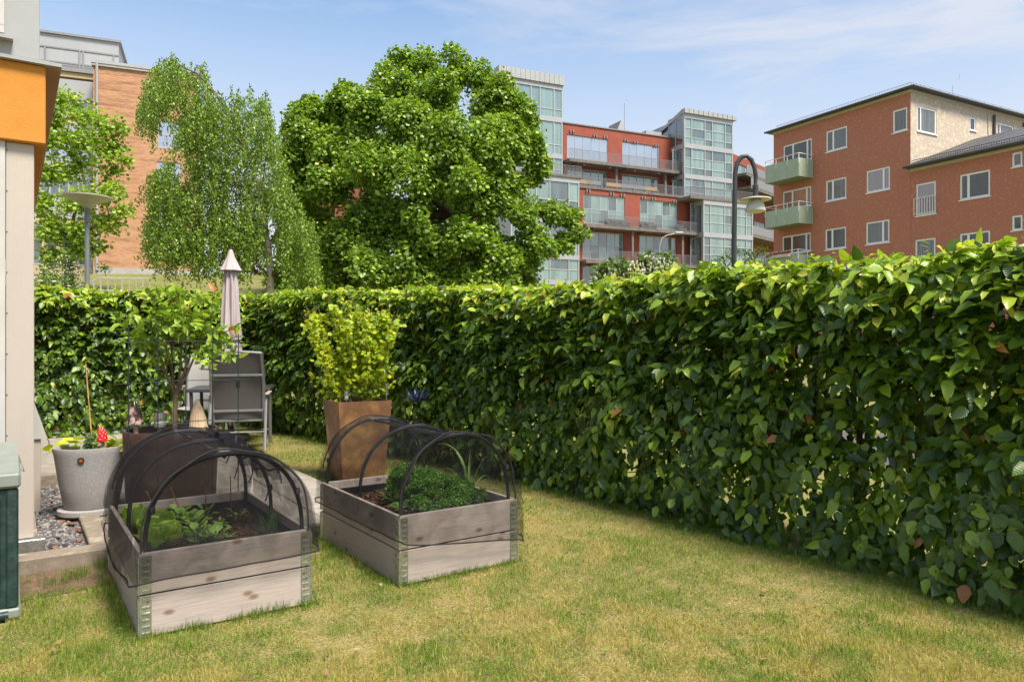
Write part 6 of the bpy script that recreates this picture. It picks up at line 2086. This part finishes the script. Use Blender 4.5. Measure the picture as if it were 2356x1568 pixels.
for (x, w, lb) in ((835, 1.0, 'grey lounge chair at the left on the lower balcony'), (875, 1.3, 'dark high backed bench on the lower balcony'), (935, 1.3, 'dark high backed bench beside another on the lower balcony'), (1075, .9, 'dark lounge chair at the right window of the lower balcony'), (1120, 1.4, 'striped grey lounge sofa at the right window'), (1340, 1.1, 'low grey lounge seat at the end of the lower balcony')):
    v = VB + .9; u = uu_(x, v); p = WO.o + WO.u * u + WO.n * v
    rt = root('lounge_seat', lb, 'seat', (p.x, p.y, zs2), math.atan2(WO.u.y, WO.u.x), 'lounge seats on the office balcony')
    MB().box(-w / 2, -.35, .15, w / 2, .3, .42, bev=.04).build('seat', M['sofagrey'], rt)
    MB().box(-w / 2, .2, .42, w / 2, .36, .95, bev=.04).build('backrest', M['sofagrey'], rt)
    for s in (-1, 1): MB().box(s * w / 2 - .06, -.3, 0, s * w / 2 + .0, .3, .55).build('arm', M['sofagrey'], rt)

# ---------------------------------------------------------------- orange brick building on the left
z1 = lambda x, y: (x * .4167, y * .4167)
WB = Wall(214.6, 50, (2.44, 1))
brk = root('brick_building', 'tall orange brick building with a grey metal top storey on the slope', 'building', matrix=WB.matrix())
B = lambda x, y, v=0: WB.uz(*z1(x, y), v)
ztp = B(515, 362)[1]; zbs = B(515, 1515)[1]; ub1 = B(1090, 0)[0]
hs = []
for (yt, yb) in ((662, 812), (888, 1040), (1108, 1250), (1330, 1420)):
    hs.append((B(866, 0)[0], B(1000, 0)[0], B(866, yb)[1], B(866, yt)[1]))
wall_mesh(0, ub1, zbs + .5, ztp, hs[:3], 0, .2).build('wall', M['brick'], brk)
for h in hs[:3]: window(brk, *h, .06, (), (.5,), fw=.12, mull=.14, fm=M['steelgrey'], pm=[M['pane_sky']], sill=True)
MB().box(0, -.04, zbs - 1.5, ub1, .2, zbs + .498).build('base', M['base_con'], brk)
MB().quad((0, 0, zbs - 1), (0, 12, zbs - 1), (0, 12, ztp), (0, 0, ztp)).build('side_wall', M['brick'], brk)
MB().quad((ub1, 0, zbs - 1), (ub1, 12, zbs - 1), (ub1, 12, ztp), (ub1, 0, ztp)).build('side_wall', M['brick'], brk)
MB().box(.1, .3, zbs - 1, ub1 - .1, 11.9, ztp).build('core', M['roofgrey'], brk)
MB().box(-.1, -.14, ztp + .002, ub1 + .1, 12, ztp + .16).build('parapet', M['base_con'], brk)
MB().box(-.12, -.18, ztp + .162, ub1 + .12, 12.1, ztp + .36).build('parapet_cap', M['grey_metal'], brk)
u = B(536, 0)[0]; MB().tube([(u, -.1, ztp + .4), (u, -.1, zbs + .3)], .09, 8).build('downpipe', M['grey_metal'], brk, True)
# set-back wing on its left with window bands
vb = -2.2
Lw = B(60, 0, vb)[0]
def band(yt, yb, mt, nm, extra=0):
    return MB().box(Lw, -vb - extra, B(500, yb, vb)[1], .6, -vb + .5, B(500, yt, vb)[1]).build(nm, mt, brk)
band(388, 412, M['railgrey'], 'roof_edge', .2); band(414, 440, M['beige'], 'fascia', .05)
def glz(yt, yb, pm):
    z1_, z0_ = B(500, yt, vb)[1], B(500, yb, vb)[1]
    window(brk, Lw, .5, z0_, z1_, -vb, [k / 10 for k in range(1, 10)], (), fw=.1, mull=.12, fm=M['steelgrey'], pm=pm, sill=False)
band(455, 560, M['grey_metal'], 'spandrel', .1); glz(562, 655, [M['pane_dim']])
band(657, 690, M['beige'], 'spandrel', .05); band(692, 790, M['grey_metal'], 'spandrel', .1); glz(792, 900, [M['pane_dim'], M['pane_sky']])
band(902, 1000, M['grey_metal'], 'spandrel', .1); glz(1002, 1110, [M['pane_dim']]); band(1112, 1215, M['grey_metal'], 'spandrel', .1)
band(1217, 1250, M['beige'], 'spandrel', .08); band(1252, 1275, M['railgrey'], 'canopy', .9); glz(1277, 1470, [M['pane_dim'], M['pane']])
band(1472, 1700, M['beige'], 'base', .02)
MB().box(Lw, -vb + .5, zbs - 1, .1, 10, B(500, 388, vb)[1]).build('core', M['roofgrey'], brk)
for x in (250, 330): MB().box(B(x, 0, 0)[0] - .15, -.3, zbs - 1, B(x, 0, 0)[0] + .15, .0, B(500, 1252, 0)[1]).build('pillar', M['beige'], brk)
# grey metal upper storey
vt = -3.2
zt0, zt1 = B(500, 385, vt)[1], B(655, 238, vt)[1]
ut1 = B(655, 0, vt)[0]
MB().box(B(60, 0, vt)[0], -vt, zt0, ut1, 10, zt1).build('metal_storey', M['grey_metal'], brk)
MB().box(B(60, 0, vt)[0], -vt - .15, zt1 + .002, ut1 + .15, 10.1, zt1 + .16).build('roof_edge', M['railgrey'], brk)
pj = MB()
ul = B(60, 0, vt)[0]; za_, zb_ = B(500, 288, vt)[1], B(500, 365, vt)[1]
for z in (za_, zb_, zt0 + .1): pj.box(ul, -vt - .05, z - .05, ut1, -vt - .002, z + .05)
for x in (250, 440, 460, 628): pj.box(B(x, 0, vt)[0] - .05, -vt - .08, zt0, B(x, 0, vt)[0] + .05, -vt - .051, za_)
pj.build('cladding_joint', M['railgrey'], brk)

# ---------------------------------------------------------------- lamps
M['lamp_grey'] = mat('lamp_grey_paint', (.22, .24, .25), rough=.45, metal=.2)
M['lamp_cream'] = mat('lamp_cream', (.60, .57, .50), (.52, .49, .42), scale=8, rough=.4)
M['lamp_dark'] = mat('lamp_dark_paint', (.035, .036, .038), (.05, .05, .052), scale=6, rough=.45)
d = 12.6; s = FOC / d
q = P(200.5, 784, d)
la = root('street_lamp', 'grey lamp post with a wide flat trumpet shaped disc head', 'street lamp', (q.x, d, 0))
lz = lambda y: EYE - (y - 784) / s
MB().tube([(0, 0, -.3), (0, 0, lz(515))], .038, 12).build('pole', M['lamp_grey'], la, True)
MB().lathe([(.046, lz(512)), (.046, lz(493)), (.035, lz(491)), (.05, lz(478))], 20).build('neck', M['lamp_grey'], la, True)
MB().lathe([(.05, lz(479)), (.09, lz(474)), (.2, lz(465)), (.385, lz(455)), (.39, lz(452)), (.30, lz(450)), (0, lz(448))], 40).build('disc', M['lamp_cream'], la, True)
d = 14.4; s = FOC / d
la2 = root('street_lamp', 'dark lamp post with curved top and a hanging cream disc and bowl', 'street lamp', (P(1689, 784, d).x, d, 0))
lx = lambda x: (x - 1689) / s
cv = [(0, -.3)] + [(lx(a), EYE - (b - 784) / s) for a, b in ((1689, 585), (1690, 470), (1691, 400), (1696, 375), (1706, 361), (1718, 359), (1729, 368), (1736, 386), (1739, 405), (1738, 425))]
MB().tube([(a, 0, b) for a, b in cv], [.052, .05, .048, .046, .045, .045, .045, .045, .043, .042, .035], 12).build('pole', M['lamp_dark'], la2, True)
X0 = lx(1738)
MB().lathe([(.035, EYE - (424 - 784) / s), (.056, EYE - (426 - 784) / s), (.056, EYE - (452 - 784) / s), (.03, EYE - (453 - 784) / s)], 16, (X0, 0, 0)).build('holder', M['lamp_dark'], la2, True)
zz2 = lambda y: EYE - (y - 784) / s
MB().lathe([(.03, zz2(452)), (.1, zz2(453)), (.30, zz2(458)), (.305, zz2(460)), (.1, zz2(459))], 36, (X0, 0, 0)).build('disc', M['lamp_cream'], la2, True)
MB().lathe([(.10, zz2(460)), (.14, zz2(465)), (.175, zz2(474)), (.20, zz2(484)), (.195, zz2(486)), (.12, zz2(489)), (0, zz2(490))], 36, (X0 + .0, 0, 0)).build('bowl', M['lamp_cream'], la2, True)
d = 48; s = FOC / d
la3 = root('street_lamp', 'thin pale distant street light with a long arm before the red office', 'street lamp', (P(1517, 784, d).x, d, 0))
pp = [((1517 - 1517) / s, 0)] + [((a - 1517) / s, EYE - (b - 784) / s) for a, b in ((1517, 600), (1518, 565), (1523, 548), (1535, 541), (1556, 537))]
MB().tube([(a, 0, b) for a, b in pp], .04, 8).build('pole', M['steelgrey'], la3, True)
MB().box((1553 - 1517) / s, -.12, EYE - (538 - 784) / s - .03, (1572 - 1517) / s, .12, EYE - (534 - 784) / s + .03, bev=.05).build('lamp_head', M['steelgrey'], la3)

# handrail on the slope
d = 30; s = FOC / d
hr = root('handrail', 'pale metal railing stepping down the grassy slope', 'railing', P(232, 784, d))
M['railpale'] = mat('pale_rail', (.52, .50, .48), rough=.5, metal=.3)
h0 = Vector(hr.location); h0.z = 0; hr.location.z = 0
m = MB()
A = [P(168, 664, d) - h0, P(232, 638, d) - h0, P(345, 640, d + 1) - h0]
for a, b in zip(A[:-1], A[1:]):
    m.beam(a, b, .05)
    n = int((b - a).length / .26)
    lo = Vector((0, 0, -.52))
    for k in range(n + 1):
        p = a.lerp(b, k / n); m.beam(p, p + Vector((0, 0, -.62 if k % 3 else -1.0)), .03 if k % 3 else .045)
    m.beam(a + lo, b + lo, .04)
m.build('rails', M['railpale'], hr)

# ================================================================== TREES AND SHRUBS
random.seed(23)
RNG = np.random.default_rng(5)
M['maple'] = leaf_mat('maple_leaf', trans=.38, rough=.42, spec=.45)
M['birch'] = leaf_mat('birch_leaf', trans=.35, rough=.42, spec=.4)
M['treebark'] = mat('tree_bark', (.17, .13, .10), (.09, .065, .05), scale=3, rough=.9, bump=1, bscale=10, stretch=(1, 1, .3), c3=(.2, .11, .075))
M['birchbark'] = mat('birch_bark', (.55, .50, .45), (.42, .36, .31), scale=4, rough=.8, c3=(.07, .06, .055), stretch=(1, 1, 3), hi=.75)

def crown_tree(name, label, base_px, dist, lobes, per, leaf, pal, probs, material, trunk_r, fork, subs=9, depth=1.0, cat='tree', group=None, bark='treebark', tmpl=None, subr=.42, zbase=None, squash=.95, shell=.6):
    """lobes: (px, py, radius px, depth offset) of the crown masses as they stand at that distance"""
    s = FOC / dist
    bx = P(base_px, 784, dist).x
    bz = float(ground_z(bx, dist)) if zbase is None else zbase
    rt = root(name, label, cat, (bx, dist, bz), 0, group)
    base = np.array([bx, dist, bz])
    P_, D_, S_, K_ = [], [], [], []
    tm = MB()
    fk = P(*fork, dist)
    lim = []
    branch(tm, (0, 0, -.4), fk - Vector(base), trunk_r, trunk_r * .75, .02, 6, 10)
    limbs = []
    nodes = [(fk, 0.0, trunk_r * .75)]
    order = sorted(lobes, key=lambda q: (P(q[0], q[1], dist + q[3]) - fk).length)
    for (px, py, r, dy) in order:
        c = P(px, py, dist + dy); R0 = r / s
        best = min(nodes, key=lambda nd: (nd[0] - c).length + .35 * nd[1] + max(0, nd[0].z - c.z) * .8)
        L_ = (best[0] - c).length
        r0 = max(.02, best[2] * (.62 if best[1] else .5))
        r1 = max(.015, r0 * .6)
        branch(tm, best[0] - Vector(base), c - Vector(base), r0, r1, .09, 5, 6)
        nodes.append((c, best[1] + L_, r1))
        for k in range(subs):
            d = rand_dirs(1)[0]; d[2] = d[2] * .9 + .12; d[1] = d[1] * .9 - .15
            cc = np.array(c) + d * R0 * np.array([1, depth, squash]) * RNG.uniform(.35, .95)
            rr = R0 * RNG.uniform(subr * .7, subr * 1.25)
            if k % 2 == 0: branch(tm, c - Vector(base), Vector(cc) - Vector(base), r0 * .3, .01, .1, 3, 4)
            n = int(per * (rr * s / 20) ** 2)
            u = rand_dirs(n); u[:, 2] = np.where(u[:, 2] < -.75, -u[:, 2], u[:, 2])
            rad = RNG.uniform(shell, 1.05, (n, 1)) * rr * (1 + .30 * np.sin(u[:, :1] * 7 + k) * np.cos(u[:, 1:2] * 8 + u[:, 2:] * 7)) * RNG.uniform(.9, 1.2, (n, 1))
            pos = cc + u * rad * np.array([1.05, 1, .92])
            P_.append(pos); D_.append(u); S_.append(RNG.uniform(.75, 1.25, n) * leaf)
            kk = RNG.choice(len(pal), n, p=probs)
            K_.append(kk)
    pos = np.concatenate(P_); u = np.concatenate(D_); sz = np.concatenate(S_); K = np.concatenate(K_); n = len(pos)
    tip = u * .7 + RNG.normal(0, .5, (n, 3)) + np.array([0.25, 0, -.45])
    nr = u * .6 + np.array([0, 0, .8]) + RNG.normal(0, .45, (n, 3))
    c = np.array(pal)[K] * (1 + RNG.normal(0, .12, (n, 1)))
    me = leaf_mesh('crown', tmpl or [MAPLE], pos - base, frames(tip, nr), sz, np.clip(c, .005, 1), material)
    link('crown', me, rt)
    tm.build('trunk', M[bark], rt, True)
    return rt, n

maple_lobes = [(965, 150, 50, 1.5), (1040, 165, 58, 1), (1108, 185, 46, 1), (905, 205, 52, .5), (1000, 235, 80, 0), (1120, 235, 62, .5), (1180, 255, 52, .8),
    (800, 235, 42, 1.5), (755, 250, 48, 1), (700, 285, 48, 1), (840, 270, 70, 0), (920, 290, 70, -1), (1020, 310, 75, -1.5), (1110, 320, 72, -1), (1200, 320, 45, .5), (1238, 365, 34, .8), (1226, 405, 34, .5),
    (690, 350, 52, .8), (760, 340, 62, 0), (690, 420, 50, 1.5), (780, 420, 70, -.5), (870, 390, 75, -1.5), (960, 400, 80, -2), (1060, 410, 80, -2), (1140, 400, 52, -1), (1180, 350, 40, 0),
    (720, 500, 55, 1), (820, 500, 70, -.5), (910, 500, 62, -1), (1080, 500, 60, -1.2), (1140, 470, 50, -1), (1000, 480, 55, 1.2),
    (1210, 500, 42, -1), (1262, 490, 38, 0), (1310, 495, 34, 0), (1328, 535, 28, 0), (1290, 560, 40, 0), (1240, 560, 55, -1),
    (760, 580, 70, 0), (850, 580, 68, -1), (940, 580, 66, -1.2), (1040, 600, 60, 1), (1120, 570, 68, -1), (1190, 600, 58, -.6), (700, 590, 55, 1), (680, 520, 40, 2),
    (790, 650, 55, 0), (880, 650, 55, 0), (970, 650, 55, 0), (1060, 655, 52, 0), (1140, 650, 52, 0), (1215, 650, 42, 0), (655, 340, 22, 1.5), (665, 560, 45, 3), (650, 640, 45, 3), (720, 660, 45, 2)]
MP = [(.18, .29, .03), (.26, .38, .036), (.11, .19, .02), (.38, .50, .08), (.54, .62, .24)]
maple_lobes += [(730, 300, 45, 2), (790, 300, 48, 2.5), (850, 340, 60, 2.5), (760, 430, 60, 3), (860, 470, 60, 3), (940, 480, 60, 3), (1050, 470, 60, 3), (1000, 380, 60, 3), (930, 560, 70, 3), (1010, 560, 60, 3.5), (1090, 540, 60, 3), (1100, 640, 60, 3), (830, 600, 60, 3), (740, 520, 60, 3.5), (960, 500, 44, -2.6), (1070, 650, 50, -1.5), (960, 620, 60, -2), (870, 620, 60, -2), (1150, 620, 55, -1.5)]
maple_lobes += [(850, 222, 46, .5), (880, 180, 42, 1), (745, 270, 48, 1), (800, 228, 46, 1), (925, 136, 36, 1.5), (1150, 215, 46, .8), (1205, 285, 40, 1), (700, 310, 44, 0), (665, 300, 26, 1), (1215, 335, 40, .5), (1170, 300, 46, -.5), (1185, 430, 40, .5), (1240, 385, 34, .5), (676, 350, 38, 0), (672, 410, 38, 0), (676, 470, 40, 0), (694, 255, 36, 1), (1010, 560, 56, -2), (1060, 540, 50, -2.2)]
maple_lobes = [(x, y + 6, r * .88, d) for (x, y, r, d) in maple_lobes]
t, n = crown_tree('maple_tree', 'big spreading maple tree filling the middle behind the hedge', 1035, 29, maple_lobes, 125, .125, MP, (.32, .28, .22, .14, .04), M['maple'], .36, (1040, 500), subs=12, subr=.46, shell=.5)
print('maple leaves', n)
# the red inner limbs of the maple seen through its gap
left_lobes = [(160, 245, 42, .5), (125, 285, 42, .5), (190, 270, 34, 0), (245, 285, 34, -.5), (280, 300, 22, -.5), (110, 340, 46, 0), (180, 330, 44, 0), (255, 345, 40, -.6), (285, 370, 18, -.5),
    (120, 410, 46, 0), (190, 395, 40, .6), (255, 400, 30, 0), (110, 480, 46, 0), (175, 460, 46, -.6), (240, 460, 46, -.8), (285, 490, 26, -.8), (130, 530, 46, 0), (200, 530, 42, -.6), (250, 520, 32, -.6), (120, 590, 36, 0), (175, 580, 36, -.4), (215, 570, 26, -.4)]
LPAL = [(.23, .36, .03), (.33, .46, .04), (.15, .25, .025), (.42, .52, .07)]
t, n = crown_tree('deciduous_tree', 'light green layered tree standing before the orange brick wall', 158, 33, left_lobes, 34, .14, LPAL, (.3, .34, .16, .2), M['maple'], .22, (160, 540), subs=12, subr=.55, squash=.75, shell=.4)
print('left tree', n)

# weeping birch: hanging strings of small leaves
def birch():
    dist = 24.0; s = FOC / dist
    bx = P(622, 784, dist).x; bz = float(ground_z(bx, dist))
    rt = root('birch_tree', 'weeping birch with hanging strings of small leaves and a pale trunk', 'tree', (bx, dist, bz))
    base = Vector(rt.location)
    tm = MB()
    tw = MB()
    tp = [(624, 700), (622, 640), (616, 560), (600, 460), (575, 360), (545, 290), (505, 230), (455, 170), (410, 150), (370, 165)]
    pts = [P(a, b, dist) - base for a, b in tp]
    pts[0].z = -.5
    tm.tube(pts[:5], [.12, .11, .10, .08, .06], 8); tw.tube(pts[4:], [.055, .045, .035, .026, .018, .01], 6)
    tops = []
    def col(x, y0, y1, n, dmin=-1.4, dmax=1.4):
        for _ in range(int(n * 2.0)): tops.append((x + random.uniform(-9, 9), random.uniform(y0, y1), random.uniform(dmin, dmax)))
    # arch of the leaning top
    for (x, a, b, n) in ((330, 215, 260, 10), (345, 180, 280, 20), (360, 150, 260, 26), (380, 135, 230, 26), (400, 130, 230, 28), (420, 140, 330, 36), (440, 160, 420, 42), (460, 145, 430, 44), (480, 180, 450, 46), (500, 205, 520, 50), (520, 225, 540, 50), (545, 215, 560, 52), (570, 205, 560, 52), (595, 225, 560, 52), (618, 225, 560, 46), (636, 300, 560, 34), (648, 360, 560, 26),
                         (665, 430, 560, 26), (690, 470, 570, 24), (712, 500, 590, 16), (350, 395, 560, 34), (368, 385, 570, 40), (390, 370, 580, 44), (412, 400, 590, 46), (434, 430, 600, 46), (460, 440, 600, 40), (490, 470, 600, 36), (530, 480, 600, 36), (570, 480, 600, 34), (610, 480, 600, 30), (660, 520, 610, 20), (700, 560, 620, 26), (670, 560, 640, 26), (725, 590, 640, 10)):
        col(x, a, b, n)
    P_, T_ = [], []
    for (px, py, dy) in tops:
        if abs(px - 622) < 16 and py > 470: continue
        q = P(px, py, dist + dy)
        ln = random.uniform(.3, 1.25) * (1.0 if py > 200 else .8)
        if px < 350 and py < 330: ln = min(ln, 1.0)
        n = int(ln / .022)
        sx, sy = random.gauss(-.02, .20), random.gauss(0, .14)
        wob = random.uniform(0, 6)
        f = np.linspace(0, 1, n)
        arch = .10 * np.sin(np.pi * np.minimum(1, f * 2.2) * .5)
        x = q.x + sx * ln * f * 1.2 + .03 * np.sin(6 * f + wob); y = q.y + sy * ln * f; z = q.z + arch - ln * f
        P_.append(np.stack([x, y, z], 1) + RNG.normal(0, .055, (n, 3)))
        T_.append(np.c_[RNG.normal(0, .5, n), RNG.normal(0, .5, n), np.full(n, -.8)])
        if random.random() < .10:
            tw.tube([Vector((x[0], y[0], z[0])) - base, Vector((x[n // 2], y[n // 2], z[n // 2])) - base, Vector((x[-1], y[-1], z[-1])) - base], [.008, .005, .003], 4, caps=False)
    # side limbs feeding the strings
    for k in range(60):
        (px, py, dy) = random.choice(tops); q = P(px, py, dist + dy) - base
        j = min(range(len(pts)), key=lambda i: (pts[i] - q).length + max(0, pts[i].z - q.z + .8) * 3)
        branch(tw, pts[j], q, .022, .006, .12, 5, 5)
    # upright spiky leaders on the skyline
    for (px, py) in ((395, 125), (440, 145), (465, 150), (532, 200), (548, 210), (612, 215), (602, 225), (575, 200), (360, 150)):
        q = P(px, py, dist); n = 46
        f = np.linspace(0, 1, n)
        P_.append(np.stack([q.x + .05 * f + RNG.normal(0, .03 + .05 * f, n), q.y + RNG.normal(0, .04, n), q.z + .05 - .7 * f], 1)); T_.append(RNG.normal(0, 1, (n, 3)))
        tw.tube([q - base, q - base + Vector((.03, 0, -.8))], [.004, .008], 4, caps=False)
    pos = np.concatenate(P_); T = np.concatenate(T_); n = len(pos)
    K = RNG.choice(5, n, p=(.33, .30, .24, .115, .015))
    pal = np.array([(.17, .27, .035), (.24, .35, .04), (.11, .185, .025), (.33, .43, .06), (.46, .54, .18)])
    me = leaf_mesh('crown', [TINY], pos - np.array(base), frames(T, RNG.normal(0, .8, (n, 3)) + np.array([0, -.4, .5])), RNG.uniform(.065, .105, n), pal[K] * (1 + RNG.normal(0, .1, (n, 1))), M['birch'])
    link('crown', me, rt)
    tm.build('trunk', M['birchbark'], rt, True)
    tw.build('twigs', M['twig'], rt)['kind'] = 'stuff'
    print('birch leaves', n)
birch()

def shrub(name, label, px, dist, lobes, per, leaf, pal, probs, flowers=None, cat='shrub', group=None):
    t, n = crown_tree(name, label, px, dist, [(a, b - 10, c * 1.1, d) for a, b, c, d in lobes], per, leaf, pal, probs, M['maple'], .05, (px, lobes[0][1] + lobes[0][2] * .8), subs=8, subr=.45, cat=cat, group=group, tmpl=[SMALL] if leaf < .09 else [MAPLE])
    if flowers:
        fm, cnt, size, lz_ = flowers
        m = MB(); base = Vector(t.location); s = FOC / dist
        for _ in range(cnt):
            (x, y, r, dy) = random.choice(lobes); a = random.uniform(0, 6.28); rr = r * math.sqrt(random.random())
            q = P(x + rr * math.cos(a), y + rr * math.sin(a) * .8 - r * .05, dist + dy - r / s * .75) - base
            m.ball(q, size * random.uniform(.6, 1.2), 4, 6, (1, 1, lz_))
        m.build('blossoms', fm, t)['kind'] = 'stuff'
    return t
M['petal_w'] = mat('cream_blossom', (.62, .58, .42), (.5, .46, .32), scale=20, rough=.7)
shrub('rose_bush', 'wide wild shrub dotted with tiny white flowers below the brick building', 130, 24, [(120, 622, 34, 0), (150, 612, 30, .5), (180, 628, 28, 0), (100, 640, 30, 0), (140, 650, 34, -.5), (185, 650, 26, 0)], 42, .075, [(.05, .10, .025), (.08, .15, .03), (.12, .17, .06)], (.5, .35, .15), (M['petal_w'], 150, .022, 1))
shrub('elder_bush', 'low bright bush with flat white flower heads at the house edge', 100, 17, [(96, 655, 26, 0), (125, 662, 22, 0), (150, 668, 18, 0)], 40, .08, [(.12, .22, .03), (.18, .28, .05)], (.6, .4), (M['petal_w'], 12, .06, .4))
shrub('small_shrub', 'small round green shrub at the foot of the brick wall', 245, 44, [(244, 628, 14, 0)], 90, .10, [(.06, .12, .02), (.1, .18, .03)], (.5, .5))
chp = [(.10, .17, .035), (.15, .23, .05), (.06, .11, .025), (.24, .30, .10)]
shrub('blossoming_shrub', 'taller blossoming shrub with cream flower candles before the office', 1495, 27, [(1495, 615, 32, 0), (1470, 622, 28, 0), (1522, 618, 28, 0), (1540, 636, 26, 0), (1500, 645, 36, 0)], 48, .12, chp, (.34, .34, .14, .18), (M['petal_w'], 240, .035, 1.6), group='blossoming shrubs beyond the hedge')
shrub('blossoming_shrub', 'lower blossoming shrub left of its taller neighbour before the office', 1415, 28, [(1415, 630, 28, 0), (1390, 640, 24, 0), (1440, 640, 24, 0), (1415, 655, 30, 0)], 48, .12, chp, (.34, .34, .14, .18), (M['petal_w'], 90, .03, 1.6), group='blossoming shrubs beyond the hedge')
shrub('green_shrub', 'feathery green shrub behind the hedge beside the dark lamp post', 1670, 23, [(1660, 600, 20, 0), (1640, 618, 24, 0), (1625, 640, 26, 0), (1690, 595, 22, 0), (1672, 625, 30, 0)], 40, .07, [(.07, .14, .03), (.11, .2, .04), (.18, .27, .05)], (.4, .4, .2))
shrub('round_shrub', 'denser dark shrub between the lamp post and the green balconies', 1735, 22, [(1720, 590, 20, 0), (1742, 596, 22, 0), (1715, 615, 26, 0), (1755, 620, 26, 0)], 44, .07, [(.06, .12, .02), (.09, .16, .03), (.14, .2, .05)], (.45, .4, .15))
shrub('dark_tree', 'dark tree mass closing the gap between birch and maple', 690, 38, [(690, 600, 40, 0), (660, 640, 40, 0), (720, 640, 40, 0)], 60, .17, [(.04, .085, .015), (.06, .12, .02)], (.6, .4), cat='tree')
